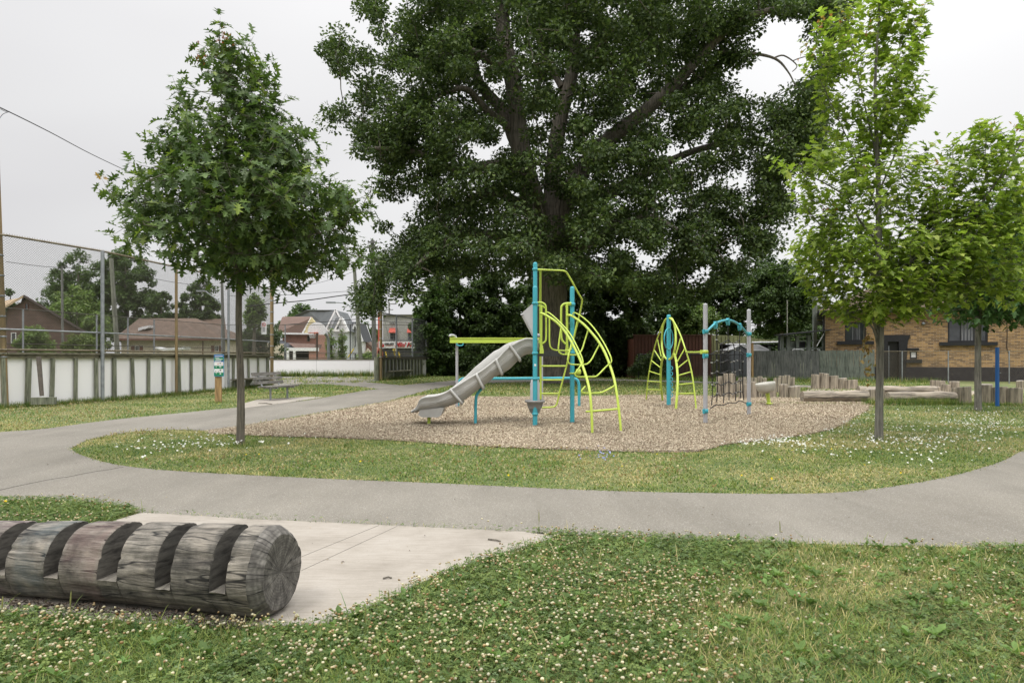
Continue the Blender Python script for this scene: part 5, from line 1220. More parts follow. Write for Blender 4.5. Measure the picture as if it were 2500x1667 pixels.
def pole(name,mat,parent,x,y,z0,z1,r,lean=(0,0),bands=0,n=12):
    mb=MB(); pts=[(x+lean[0]*t,y+lean[1]*t,z0+(z1-z0)*t) for t in (0,.25,.5,.75,1)]
    mb.tube(pts,r,n)
    o=mb.build(name,mat,parent)
    if bands:
        m=MB()
        for i in range(bands):
            t=(i+.6)/bands; z=z0+(z1-z0)*t
            if z<1.3 or z>5: continue
            m.lathe((x+lean[0]*t,y+lean[1]*t,z),[(r+.001,-.025),(r+.014,-.02),(r+.014,.02),(r+.001,.025)],12)
        m.build('band',M['galv'],o)
    return o
LB=[(-17.2,15.5),(-14.06,19.0),(-13.1,21.8),(-12.62,25.6),(-12.12,29.1),(-12.05,34.0)]
def left_boards():
    R=thing('rink_boards','white painted rink boards with weathered timber posts along the left edge of the park','rink boards',(LB[1][0],LB[1][1],0))
    top=1.55; mb=MB(); rail=MB(); pn=[]
    for a,b in zip(LB,LB[1:]):
        A=Vector((*a,0));B=Vector((*b,0)); u=(B-A).normalized(); nr=Vector((u.y,-u.x,0))
        o=-nr*.10
        mb.prism([A+o+Vector((0,0,-.02)),B+o+Vector((0,0,-.02)),B+o+Vector((0,0,top-.03)),A+o+Vector((0,0,top-.03))],-nr*.03)
        rail.bar(A-nr*.03+Vector((0,0,top-.03)),B-nr*.03+Vector((0,0,top-.03)),.16,.06); rail.bar(A-nr*.045+Vector((0,0,top-.115)),B-nr*.045+Vector((0,0,top-.115)),.07,.10)
    mb.build('panel',M['white_board'],R); rail.build('top_rail',M['boardrail'],R)
    # timber posts where the picture shows them
    px=[(8,.16),(72,.19),(131,.15),(187,.14),(236,.15),(281,.17),(325,.14),(365,.14),(402,.14),(438,.17),(469,.13),(501,.13),(572,.15),(608,.13),(632,.12),(655,.2)]
    for x,w in px:
        k=(x-1250)/F; hit=None
        for a,b in zip(LB,LB[1:]):
            A=Vector(a);B=Vector(b); den=(B.x-A.x)-k*(B.y-A.y)
            if abs(den)<1e-6: continue
            s=(k*A.y-A.x)/den
            if -.001<=s<=1.001: hit=A.lerp(B,s); u=(B-A).normalized()
        if hit is None: continue
        nr=Vector((u.y,-u.x)); c=hit-nr*.03; m=MB(); lean=random.uniform(-.05,.05)
        rz=math.atan2(u.y,u.x)
        m.tube([(c.x-lean,c.y,-.1),(c.x-lean*.4,c.y,.7),(c.x,c.y,top-.165)],[w*.42,w*.40,w*.38],10,True,0,.03)
        m.build('post',M['boardwood'],R)
    # a plank propped against the boards and a short block
    m=MB(); p=Q(101,866,19.6); q=Q(109,966,19.6); m.tube([p+Vector((0,-.12,-.05)),q+Vector((0,-.12,0))],[.065,.055],8); m.build('brace',simple('old_brace',(.17,.145,.125),.9,(.11,.095,.085),12),R)
    m=MB(); a=Q(84,975,19.5); m.bar((a.x-.0,a.y-.13,.17),(a.x+.56,a.y+.1,.17),.12,.2); m.build('block',M['boardwood'],R)
    # bench shelf behind the young oak
    m=MB(); A=Vector((-12.12,29.1,0)); B=Vector((-12.05,34.0,0)); z=gz(925,30.5)
    m.bar((-11.93,29.4,z),(-11.88,33.4,z),.40,.05); m.build('shelf_seat',M['boardrail'],R)
    for y in (29.8,31.0,32.4,33.2):
        m=MB(); m.prism([(-12.1,y,z-.03),(-11.75,y,z-.03),(-12.1,y,z-.52)],(0,.05,0)); m.build('bracket',M['boardwood'],R)
def left_fence():
    R=thing('chain_link_fence','tall chain link fence with rusty rails above the white boards on the left','fence',(LB[1][0],LB[1][1],0))
    zt=4.80; zm=2.19; zb=1.62
    pole('corner_pole',M['rust'],R,-14.1,19.0,-.05,7.3,.085,(-.28,0),13)
    pole('corner_pole',M['galv'],R,-14.32,19.05,-.05,4.8,.04)
    pole('end_pole',M['rust'],R,-12.03,34.2,-.05,7.3,.085,(0,0),13)
    for (x,y),m,r in ((LB[2],'galv',.055),(LB[3],'rust',.05),(LB[4],'galv',.05)): pole('post',M[m],R,x+.06,y-.06,-.05,zt,r)
    mb=MB(); rails=MB(); dark=MB(); low=MB()
    pts=LB
    for a,b in zip(pts,pts[1:]):
        A=Vector((*a,0));B=Vector((*b,0)); chain(mb,A,B,zb-.02,zt+.02,.072,.0030)
        dark.rod(A+Vector((0,0,zt)),B+Vector((0,0,zt)),.03); low.rod(A+Vector((0,0,zb)),B+Vector((0,0,zb)),.032)
        rails.rod(A+Vector((0,0,zm)),B+Vector((0,0,zm)),.026)
        L=(B-A).length; n=int(L/.072)
        for i in range(n):   # twisted selvage barbs along the top
            p=A.lerp(B,i/n)+Vector((0,0,zt+.02)); dark.bar(p,p+Vector((random.uniform(-.012,.012),0,.045)),.006,.006)
    mb.build('chain_link',M['wire'],R); dark.build('rail',M['rustrail'],R); low.build('rail',M['rustrail'],R); rails.build('mid_rail',M['galv'],R)
    # no smoking notice on the fence
    S=thing('no_smoking_sign','white no smoking notice with red crossed circle on the fence by the end pole','sign',tuple(Q(644,800,33)))
    d=33.0; a=Q(638,784,d); b=Q(650.6,816,d); m=MB(); m.box(((a.x+b.x)/2,d,(a.z+b.z)/2),(b.x-a.x,.015,a.z-b.z)); m.build('plate',M['signwhite'],S)
    cx=(a.x+b.x)/2; cz=a.z-.17; m=MB(); ring=[(cx+.085*math.cos(t*.3142),d-.013,cz+.085*math.sin(t*.3142)) for t in range(21)]; m.tube(ring,.011,5); m.bar((cx-.06,d-.014,cz+.06),(cx+.06,d-.014,cz-.06),.012,.014); m.build('red_circle',M['signred'],S)
    m=MB(); m.box((cx-.01,d-.012,cz-.005),(.09,.006,.02)); m.box((cx+.035,d-.012,cz+.02),(.01,.006,.03))
    for i,w in enumerate((.15,.13,.15,.11,.13)): m.box((cx,d-.012,cz-.15-.045*i),(w,.006,.016))
    m.build('print',M['black'],S)
def far_boards():
    x0,x1=-18.3,-6.4; y=50.7; top=1.28
    R=thing('far_rink_boards','clean white boards across the far end of the rink','rink boards',(-14,y,0))
    m=MB(); m.box(((x0+x1)/2,y,top/2-.03),(x1-x0,.12,top-.03)); m.build('panel',M['white_board'],R)
    m=MB(); m.box(((x0+x1)/2,y,top-.02),(x1-x0,.2,.05)); m.build('top_rail',M['boardrail'],R)
    m=MB(); m.box((gx(773,y),y-.063,.62),(.015,.008,1.15)); m.box((gx(903,y),y-.063,.62),(.010,.008,1.15)); m.build('joint',simple('board_joint',(.45,.44,.43),.8),R)
    Fn=thing('far_fence','low chain link fence on top of the far rink boards','fence',(-14,y+.2,0))
    pts=[(-26.5,26,0),(-25,34,0),(-21.6,50.9,0),(-6.2,50.95,0)]
    mb=MB(); rl=[MB(),MB(),MB()]
    for i,(a,b) in enumerate(zip(pts,pts[1:])):
        a=Vector(a);b=Vector(b); chain(mb,a,b,1.34,3.86,.11,.0030)
        for rr,z in zip(rl,(1.36,1.72 if i==2 else 2.1,3.86)): rr.rod(a+Vector((0,0,z)),b+Vector((0,0,z)),.024,6)
    mb.build('chain_link',M['wire'],Fn); [rr.build('rail',M['wire'],Fn) for rr in rl]
    for px in (696,855): pole('post',M['galv'] if px<700 else M['wiredark'],Fn,gx(px,50.95),50.95,0,3.9,.04)
    for px,d in ((56,34.5),(236,40),(312,43),(376,46),(432,49),(541,50)):
        a=Vector(pts[1]);b=Vector(pts[2]); k=(px-1250)/F; s=(k*a.y-a.x)/((b.x-a.x)-k*(b.y-a.y)); q=a.lerp(b,s) if 0<=s<=1 else None
        if q is None:
            a=Vector(pts[0]);b=Vector(pts[1]); s=(k*a.y-a.x)/((b.x-a.x)-k*(b.y-a.y)); q=a.lerp(b,min(max(s,0),1))
        pole('post',M['galv'],Fn,q.x,q.y,0,3.86,.045)
def right_boards():
    A=Vector((-8.0,41.7,0)); B=Vector((-6.06,54,0)); top=1.44; u=(B-A).normalized(); nr=Vector((u.y,-u.x,0))
    R=thing('ribbed_rink_boards','dark weathered rink boards with close timber ribs and a plank bench','rink boards',(A.x,A.y,0))
    m=MB(); m.prism([A,B,B+Vector((0,0,top-.05)),A+Vector((0,0,top-.05))],-nr*.04); m.build('panel',simple('dirty_board',(.42,.42,.41),.8,(.24,.25,.24),2.5,(1,1,.5)),R)
    for i in range(17):
        t=(i+.5)/17; p=A.lerp(B,t)+nr*.075; q=MB(); q.tube([(p.x,p.y,-.05),(p.x,p.y,top-.12)],.082,8,True,0,.04); q.build('rib',M['boardwood'],R)
    m=MB(); m.bar(A+nr*.05+Vector((0,0,top-.03)),B+nr*.05+Vector((0,0,top-.03)),.24,.07); m.bar(A+nr*.12+Vector((0,0,top-.12)),B+nr*.12+Vector((0,0,top-.12)),.06,.1); m.build('top_rail',simple('dark_rail',(.08,.075,.055),.9,(.05,.045,.035),6),R)
    m=MB(); m.tube([(A.x-.25,A.y-.05,-.05),(A.x-.25,A.y-.05,top)],.17,8,True,0,.04); m.build('end_post',M['boardwood'],R)
    b0=A.lerp(B,.03)+nr*.45; b1=A.lerp(B,.36)+nr*.45
    m=MB(); m.bar(b0+Vector((0,0,.55)),b1+Vector((0,0,.55)),.35,.06); m.build('bench_plank',M['boardrail'],R)
    for t in (.05,.2,.34):
        p=A.lerp(B,t)+nr*.1; m=MB(); m.prism([p+Vector((0,0,.5)),p+nr*.5+Vector((0,0,.5)),p+Vector((0,0,.0))],u*.1); m.build('bracket',M['boardwood'],R)
    Fn=thing('tilted_end_fence','chain link fence with grey posts above the ribbed boards, right of the rink opening','fence',(A.x,A.y,0))
    zt=4.15
    mb=MB(); chain(mb,A,B,top+.03,zt,.11,.0019); mb.build('chain_link',M['wiredark'],Fn)
    for z in (top+.06,1.80,zt): m=MB(); m.rod(A+Vector((0,0,z)),B+Vector((0,0,z)),.034); m.build('rail',M['wiredark'],Fn)
    pole('corner_pole',M['rust'],Fn,A.x,A.y-.05,-.05,7.35,.085,(0,0),13); pole('end_pole',M['galv'],Fn,B.x,B.y,-.05,7.3,.085)
    for t in (.22,.5,.78): p=A.lerp(B,t)+nr*.05; pole('post',M['galv'],Fn,p.x,p.y,-.0,zt,.055)
def hoop():
    d=54.; R=thing('basketball_hoop','fan shaped white basketball backboard on a curved grey pole behind the far boards','basketball hoop',(gx(792,d),d+1.2,0))
    c=gx(773.5,d); zb=gz(817,d); pl=[]
    w=(796-751)/2*d/F
    for a in [i*math.pi/14 for i in range(15)]: pl.append((c+w*math.cos(a),d,zb+.30+ (gz(786.6,d)-zb-.30)*math.sin(a)))
    pl+= [(c-w*.93,d,zb+.12),(c-w*.75,d,zb),(c+w*.75,d,zb),(c+w*.93,d,zb+.12)]
    m=MB(); m.prism(pl,(0,.05,0)); m.build('backboard',simple('backboard_white',(.80,.78,.79),.5,(.76,.74,.75),3),R)
    m=MB(); m.tube(catmull([(gx(792,d),d+1.2,-.05),(gx(792,d),d+1.2,1.6),(gx(791.5,d),d+1.2,zb-.45),(gx(788,d),d+1.0,zb),(gx(782,d),d+.5,zb+.25),(gx(776,d),d+.06,zb+.25)],4),.12,10); m.build('pole',M['galv'],R)
    rz=gz(813,d); m=MB(); cc=(gx(767,d),d-.45,rz)
    m.tube([(cc[0]+.3*math.cos(i*.3142),cc[1]+.3*math.sin(i*.3142),rz) for i in range(21)],.025,6); m.box((gx(772,d),d-.06,rz-.05),(.32,.1,.22)); m.build('rim',M['orange'],R)
    m=MB()
    for i in range(12):
        a=i*.5236
        for s in (.5236,-.5236):
            m.rod((cc[0]+.3*math.cos(a),cc[1]+.3*math.sin(a),rz),(cc[0]+.24*math.cos(a+s),cc[1]+.24*math.sin(a+s),rz-.2),.008,3); m.rod((cc[0]+.24*math.cos(a+s),cc[1]+.24*math.sin(a+s),rz-.2),(cc[0]+.19*math.cos(a),cc[1]+.19*math.sin(a),rz-.42),.008,3)
    m.build('net',M['whitetrim'],R)
    R=thing('dark_pole','thin dark brown post standing below the basketball rim','post',(gx(774,53),53,0)); m=MB(); m.tube([(gx(774,53),53,-.05),(gx(774,53),53,gz(813,53))],.07,8); m.build('shaft',simple('brown_post',(.07,.05,.035),.8),R)
left_boards(); left_fence(); far_boards(); right_boards(); hoop()

# ------------------------------------------------------------------ park bench, sign, blue post
def bench():
    o=Vector((-7.99,22.3,0)); e=Vector((-7.82,24.0,0)); u=(e-o).normalized(); f=Vector((u.y,-u.x,0))   # f: facing (right)
    o=P(654,977.5); e=P(697,972.8); u=(e-o).normalized(); f=Vector((u.y,-u.x,0)); 
    a=o-u*.32; b=e+u*.30
    R=thing('park_bench','weathered slatted park bench on galvanised legs, on the small concrete pad by the path','bench',tuple(o))
    up=Vector((0,0,1))
    m=None
    for i in range(4):
        q=f*(-.12+.135*i)+up*.45; m=MB(); m.bar(a+q,b+q,.115,.045); m.build('seat_slat',M['bench'],R)
    for i,(off,z) in enumerate(((-.28,.575),(-.33,.715),(-.38,.855))):
        m=MB(); s=f*off+up*z; aa=a+s; bb=b+s; xx=(bb-aa).normalized()
        n=(f*.94+up*.33).normalized(); n=(n-xx*n.dot(xx)).normalized(); w=xx.cross(n)
        m.box((aa+bb)/2,((bb-aa).length,.042,.105),Matrix((xx,n,w)).transposed()); m.build('back_slat',M['bench'],R)
    for c in (o+u*.02,e-u*.02):
        m=MB(); m.tube([c+f*.08+up*-.03,c+f*.08+up*.41],.034,10); m.build('leg',M['galv'],R)
        m=MB(); m.tube(catmull([c+f*-.40+up*.90,c+f*-.34+up*.70,c+f*-.26+up*.52,c+f*-.17+up*.43,c+f*-.02+up*.405,c+f*.34+up*.405],4),.024,8); m.build('frame',M['galv'],R)
def dog_sign():
    p=P(532,983); d=p.y; R=thing('park_notice_sign','small blue, green and white park notice on twin wooden posts beside the left path','sign',tuple(p))
    zt=gz(865,d); zb=gz(919,d); x0=gx(522.8,d); x1=gx(546.8,d); cx=(x0+x1)/2
    for dx in (-.055,.04):
        m=MB(); m.box((p.x+dx,d+.05,(zt-.06)/2-.02),(.088,.088,zt-.06)); m.build('post',M['postwood'],R)
    w=x1-x0; h=zt-zb; m=MB(); r=.03; pl=[]
    for sx,sz,a0 in ((1,1,0),(-1,1,90),(-1,-1,180),(1,-1,270)):
        for k in range(4): a=math.radians(a0+k*30); pl.append((cx+sx*(w/2-r)+r*math.cos(a),d-.02,(zt+zb)/2+sz*(h/2-r)+r*math.sin(a)))
    m.prism(pl,(0,.02,0)); PL=m.build('panel',simple('sign_edge',(.10,.30,.52),.4),R)
    def band(name,mat,y0,y1,ins=.012,yy=.0):
        m=MB(); a=gz(y0,d); b=gz(y1,d); m.box((cx,d-.022-yy,(a+b)/2),(w-2*ins,.004,a-b)); return m.build(name,mat,PL)
    band('header',M['signblue'],866.5,872); band('green_field',M['signgreen'],872,880.5); band('blue_band',M['signblue'],880.5,883.5)
    band('white_field',M['signwhite'],883.5,892.5); band('green_row',M['signgreen'],892.5,900.3); band('white_field',M['signwhite'],900.3,909); band('green_row',M['signgreen'],909,917.5)
    def marks(lst,mat,name):
        m=MB()
        for x,y,ww,hh in lst: a=gx(x,d); m.box((a,d-.0262,gz(y,d)),(ww*d/F,.003,hh*d/F))
        m.build(name,mat,PL)
    marks([(535,869.6,19,1.4),(533,882,15,1.3),(531,874,10,1),(536,876.6,17,1),(534,878.7,14,1),(538.6,895.2,4.4,2.4),(538.8,912,3.4,3),(528.5,895.5,1.6,2.6),(528.5,911,1.5,2.5)],M['whitetrim'],'lettering')
    marks([(538.6,887,3.6,2),(538.8,903.6,3.4,2.8),(527.5,906,1.8,2.2),(533.5,906.6,2,1.8),(532.5,895.6,1.2,1.2),(543.2,897.3,1.6,1.4)],M['black'],'symbol')
    marks([(533,889,2,2),(543,889,1.8,1.3),(533.4,886,1,1.2)],M['signred'],'symbol')
def blue_post():
    p=P(2435,991.5); R=thing('blue_post','slim bright blue square post in the lawn in front of the right hand stumps','post',tuple(p)); zt=gz(849,p.y)
    m=MB(); m.box((p.x,p.y,zt/2-.02),(.072,.072,zt+.04),.3); m.build('shaft',M['blue'],R)
    m=MB(); m.box((p.x,p.y,zt+.008),(.078,.078,.014),.3); m.build('cap',M['blue'],R)
    m=MB(); m.box((p.x+.06,p.y-.03,gz(910,p.y)),(.05,.02,.02)); m.build('bolt',M['galv'],R)
bench(); dog_sign(); blue_post()

# ------------------------------------------------------------------ log stumps and beam logs
ORD=['first','second','third','fourth','fifth','sixth','seventh','eighth','ninth','tenth','eleventh','twelfth','thirteenth']
def stump(px,wpx,ytop,ybase,label,group,tone=1.0):
    p=P(px,ybase); d=p.y; r=wpx/2*d/F; p=Vector((p.x,p.y+r*.8,0)); d=p.y
    z=gz(ytop,d-r*.3); m=MB(); n=18; vs=[]; ph=random.random()*10; tl=(random.uniform(-.06,.06),random.uniform(-.08,.02))
    prof=[(-.05,1.03),(.02,1.02),(z*.3,1.0),(z*.6,.985),(z-.03,.98),(z-.006,.965),(z,.93)]
    for zz,k in prof:
        for i in range(n):
            a=2*math.pi*i/n; q=r*k*(1+.07*mnoise.noise(Vector((math.cos(a)*1.4+ph,math.sin(a)*1.4,zz*.8)))+.035*mnoise.noise(Vector((math.cos(a)*5+ph,math.sin(a)*5,zz))))
            dz=(tl[0]*math.cos(a)+tl[1]*math.sin(a))*r*2 if zz>z*.9 else 0
            vs.append((p.x+q*math.cos(a),p.y+q*math.sin(a),zz+dz))
    fs=[(j*n+i,j*n+(i+1)%n,(j+1)*n+(i+1)%n,(j+1)*n+i) for j in range(len(prof)-1) for i in range(n)]
    m.add(vs,fs,0,True); c=len(m.v); m.v.append((p.x,p.y,z+.002)); b=(len(prof)-1)*n
    for i in range(n): m.f.append((c,b+i,b+(i+1)%n)); m.m.append(1); m.sm.append(False)
    o0=p.copy(); m.v=[(v[0]-p.x,v[1]-p.y,v[2]) for v in m.v]
    o=m.build('log_stump',[M['stump'],M['stumptop']]); o.location=p; tag(o,label,'log stump',group); return o
def stumps():
    g='log stumps edging the play area'
    D=[ # px,w,top,base,label
     (1764,24,918,970,'tall narrow stump at the left end of the stump group, seen through the rope net'),
     (1785,32,912,972,'broad tall stump with a ragged top, second from the left behind the rope net'),
     (1799,22,930,966,'shorter stump behind the net, right of the ragged topped one'),
     (1815,20,922,968,'pale stump just left of the right grey net pole'),
     (1818,22,938,974,'squat front stump below the pale one beside the right net pole'),
     (1838,26,931,973,'stump immediately right of the right grey net pole'),
     (1853,19,938,972,'front stump left of the bowl spinner, under its left rim'),
     (1866,7,938,971,'very thin split stump behind the spinner post'),
     (1842,14,922,955,'small back stump with its top above the mulch, left of the spinner bowl'),
     (1857,13,919,952,'small back stump peeking over the left rim of the spinner bowl'),
     (1868,11,923,953,'thin back stump behind the middle of the spinner bowl'),
     (1887,24,937,972,'stump just right of the lime spinner post in the front row'),
     (1916,20,938,972,'stump second to the right of the spinner post in the front row'),
     (1943,31,943,972,'low wide darker stump touching the left end of the long beam log'),
     (1900,17,923,958,'back stump rising behind the right rim of the spinner bowl'),
     (1910,14,918,956,'back stump with the highest top between spinner and lone gap'),
     (1924,15,916,953,'tallest back stump left of the grassy gap in the stump line'),
     (1936,13,921,952,'slim last back stump beside the grassy gap'),
     (1994,20,915,950,'leftmost of the five stumps behind the long beam log'),
     (2016,23,911,950,'tallest of the five stumps behind the long beam log'),
     (2039,23,917,950,'middle one of the five stumps behind the long beam log'),
     (2060,23,923,950,'fourth of the five stumps behind the long beam log, next to the shortest'),
     (2084,30,928,951,'shortest and widest of the five stumps behind the long pale beam log'),
     (2143,48,949,980,'wide low stump behind the young maple trunk between the two beam logs'),
     (2298,34,929,954,'pale back stump right of the maple, at the right end of the upper beam log'),
     (2290,22,944,958,'low stump in front of the pale back stump behind the right beam log'),
     (2314,24,939,957,'small grey stump second behind the right beam log'),
     (2336,23,931,957,'taller back stump left of the small dark maple trunk'),
     (2358,44,945,985,'very wide front stump at the right end of the right beam log'),
     (2413,36,938,984,'wide stump between the small maple trunk and the blue post'),
     (2449,40,945,985,'stump directly behind the foot of the blue post'),
     (2486,38,948,986,'rightmost stump, cut off by the picture edge'),
     (2495,16,929,950,'pale back stump at the right picture edge')]
    for px,w,t,b,l in D: stump(px,w,t,b,l,g)
    def beam(a,b,d,r,label,dd=0,knob=0):
        A=Vector((gx(a,d),d,r*.95)); B=Vector((gx(b,d),d+dd,r*.95)); m=MB(); n=10; pts=[A.lerp(B,i/n) for i in range(n+1)]
        m.tube(pts,[r*(.93+.09*math.sin(i*1.3+a)) for i in range(n+1)],16,True,0,.025); o0=A.copy(); m.v=[(v[0]-A.x,v[1]-A.y,v[2]) for v in m.v]
        # crack along the front
        o=m.build('beam_log',M['logside']); o.location=(A.x,A.y,0); tag(o,label,'log','beam logs laid between the stumps')
        cm=MB(); q=[A.lerp(B,.05+.9*i/8)+Vector((0,-r*1.0,(-.1+.03*math.sin(i*2))*r)) for i in range(9)]; cm.v=[]
        cm.tube([(p.x,p.y,p.z) for p in q],.012,4); cc=cm; cc.v=[(v[0]-A.x,v[1]-A.y,v[2]) for v in cc.v]; c=cc.build('crack',M['crackd']); c.parent=o
    M['crackd']=simple('wood_crack',(.03,.026,.022),.95)
    beam(1958,2118,21.4,.195,'long pale beam log at the edge of the chip bed left of the maple')
    beam(2166,2336,20.8,.195,'long grey beam log lying right of the young maple trunk, in front of low stumps',.1)
    beam(2095,2284,26.0,.17,'worn beam log on raised sand behind the young maple trunk, above the front ones',0)
    # weathered sand strip between the two rows
    m=MB(); pl=[P(1965,965),P(2330,968),P(2400,962),P(2380,955),P(2100,948),P(1975,945)]
    m.add([(p.x,p.y,.012) for p in pl],[tuple(range(6))]); o=m.build('sand_strip',simple('sandy_soil',(.36,.31,.24),.95,(.29,.25,.19),8)); tag(o,kind='structure')
    if o.data.polygons[0].normal.z<0: o.data.flip_normals()
stumps()
# ------------------------------------------------------------------ buildings
def quad(mb,pts,th=.14,mi=0):
    pts=[Vector(p) for p in pts]; n=(pts[1]-pts[0]).cross(pts[2]-pts[0]).normalized()
    if n.z>0: n=-n
    mb.prism(pts,n*th,mi)
def window(parent,x0,x1,z0,z1,y,frame,pane,th=.06,mull=1,name='window',sill=None,horiz=False):
    m=MB(); cx=(x0+x1)/2; cz=(z0+z1)/2; w=x1-x0; h=z1-z0; t=min(.09,w*.1)
    m.box((cx,y-.03,z1-t/2),(w,.09,t)); m.box((cx,y-.03,z0+t/2),(w,.09,t)); m.box((x0+t/2,y-.03,cz),(t,.09,h-2*t)); m.box((x1-t/2,y-.03,cz),(t,.09,h-2*t))
    for i in range(mull): m.box((x0+w*(i+1)/(mull+1),y-.025,cz),(t*.6,.07,h-2*t))
    if horiz: m.box((cx,y-.025,cz),(w-2*t,.07,t*.6))
    o=m.build(name,frame,parent); g=MB(); g.box((cx,y-.004,cz),(w-2*t,.02,h-2*t)); g.build('pane',pane,o)
    if sill:
        s=MB(); s.box((cx,y-.06,z0-.09),(w+.5,.2,.16)); s.build('sill',sill,o)
    return o
def gable_front(parent,name,mat,x0,x1,y0,y1,ze,xr,zr):
    m=MB(); m.prism([(x0,y0,-.05),(x1,y0,-.05),(x1,y0,ze),(xr,y0,zr),(x0,y0,ze)],(0,y1-y0,0)); return m.build(name,mat,parent)
def gable_roof(parent,mat,x0,x1,y0,y1,ze,xr,zr,over=.35,th=.14):
    m=MB(); k=(zr-ze)/(xr-x0); k2=(zr-ze)/(x1-xr)
    quad(m,[(x0-over,y0-over,ze-k*over+.02),(xr,y0-over,zr+.02),(xr,y1+over,zr+.02),(x0-over,y1+over,ze-k*over+.02)][::-1],-th if False else th)
    quad(m,[(x1+over,y0-over,ze-k2*over+.02),(xr,y0-over,zr+.02),(xr,y1+over,zr+.02),(x1+over,y1+over,ze-k2*over+.02)],th)
    # lift so the slab sits on the wall top
    m.v=[(a,b,c+th*1.15) for a,b,c in m.v]
    return m.build('roof',mat,parent)
def brick_house():
    o0=Vector((gx(2015,44),44.,0)); th=-math.atan2(7.5,17); u=Vector((math.cos(th),math.sin(th),0)); LEN=24.
    def hit(px):
        k=(px-1250)/F; return (k*o0.y-o0.x)/(u.x-k*u.y)          # distance along the front wall
    def lz(px,py): s_=hit(px); return gz(py,o0.y+u.y*s_)
    ze=gz(767,44.)+.05; zf=.83; x0=0.; x1=LEN; d=0.
    R=thing('brick_house','yellow brown brick bungalow with black trim behind the right hand fence','house',(0,0,0))
    holes=sorted([(hit(2063),hit(2114),lz(2090,833),lz(2090,786)),(hit(2156),hit(2206),-.05,lz(2180,834)),(hit(2314),hit(2412),lz(2360,835),lz(2360,780)),(hit(2221),hit(2239),lz(2230,877),lz(2230,855))])
    W=MB()
    def strip(a,b,lo,hi):
        if hi>lo+.01 and b>a: W.box(((a+b)/2,.15,(lo+hi)/2),(b-a,.3,hi-lo))
    cur=x0
    for a,b,lo,hi in holes: strip(cur,a,zf,ze); strip(a,b,max(hi,zf),ze); strip(a,b,zf,lo); cur=b
    strip(cur,x1,zf,ze); W.box((x0+.15,5.2,(zf+ze)/2),(.3,9.8,ze-zf)); W.build('wall',M['yellowbrick'],R)
    a,b=holes[1][0],holes[1][1]; FB=MB(); FB.box(((x0+a)/2,.13,zf/2-.03),(a-x0,.36,zf+.055)); FB.box(((b+x1)/2,.13,zf/2-.03),(x1-b,.36,zf+.055)); FB.build('foundation',M['blackwall'],R)
    m=MB(); m.box(((x0+x1)/2,5.5,ze/2),(x1-x0-.8,9,ze-.2)); m.build('interior',simple('dim_room',(.02,.02,.02),.9),R)
    curt=simple('curtain_cloth',(.24,.24,.25),.8,(.10,.10,.11),5,(9,1,.3))
    for (a,b,lo,hi) in (holes[0],holes[3]):
        w=window(R,a,b,lo,hi,.12,M['black'],M['glass'],mull=1 if b-a<1.9 else 2,sill=None)
        m=MB(); m.box(((a+b)/2,-.05,lo-.10),(b-a+.9,.28,.2)); m.build('sill',M['black'],w)
        m=MB(); n=12
        for k in range(n):
            t=(k+.5)/n
            if .30<t<.72: m.box((a+(b-a)*t,.105,(lo+hi)/2),((b-a)/n*.55,.006,(hi-lo)*.86))
        m.build('blind',curt,w)
    a,b,lo,hi=holes[2]; w=window(R,a,b,lo,hi,.12,M['black'],M['glass'],mull=0,sill=None); m=MB(); m.box(((a+b)/2,-.04,lo-.12),(b-a+.5,.24,.22)); m.build('sill',M['black'],w)
    m=MB(); m.box(((a+b)/2-.05,-.03,hi+.07),(b-a+.3,.14,.12)); m.build('lintel',M['black'],w); m=MB(); m.box(((a+b)/2+.02,.08,(lo+hi)/2),(.24,.02,.30)); m.build('notice',M['signwhite'],w)
    a,b,lo,hi=holes[1]; m=MB(); m.prism([(a-.1,-.1,0),(a+.26,-.1,0),(a+.26,-.1,hi-.0),(b-.26,-.1,hi),(b-.26,-.1,0),(b+.1,-.1,0),(b+.22,-.1,hi+.0),(b+.38,-.1,hi+.42),(a-.38,-.1,hi+.42),(a-.22,-.1,hi)],(0,.19,0)); m.build('door_surround',M['black'],R)
    m=MB(); m.box(((a+b)/2,.35,hi/2),(b-a-.02,.06,hi)); dd=m.build('door',simple('dark_door',(.025,.024,.024),.4),R)
    m=MB(); m.box((a+.33,.1,hi/2-.1),(.035,.04,hi-.3)); m.build('jamb_strip',M['galv'],dd)
    xo=.45; zr=ze+2.6; m=MB(); yb=10.3; yo=-.5; xr=x0+4.6
    quad(m,[(x0-xo,yo,ze),(x1+xo,yo,ze),(x1-4,5,zr),(xr,5,zr)],.12); quad(m,[(x0-xo,yo,ze),(xr,5,zr),(xr,5.01,zr),(x0-xo,yb,ze)],.12); quad(m,[(x0-xo,yb,ze),(xr,5,zr),(x1-4,5,zr),(x1+xo,yb,ze)],.12)
    m.v=[(p,q,r+.17) for p,q,r in m.v]; m.build('roof',M['roofbrown'],R)
    m=MB(); m.box(((x0+x1)/2,yo-.03,ze+.05),(x1-x0+2*xo,.12,.2)); m.build('gutter',M['black'],R)
    m=MB(); m.tube(catmull([(x0-.1,yo,ze),(x0-.12,-.15,ze-.25),(x0-.10,-.08,ze-.5),(x0-.10,-.08,ze-1.3)],3),.06,8); m.build('downpipe',M['black'],R)
    m=MB(); x=hit(2457); m.tube(catmull([(x,-.02,ze-.1),(x+.04,-.02,2.8),(x+.02,-.02,2.0),(x+.14,-.02,1.5),(x+.16,-.08,.5)],4),.018,5); m.build('cable',M['cable'],R)
    m=MB(); m.lathe((hit(2254),-.08,lz(2254,790)),[(.0,.1),(.09,.06),(.11,-.02),(.05,-.08),(0,-.1)],10); m.build('lamp',M['galv'],R)
    R.location=o0; R.rotation_euler=(0,0,th)
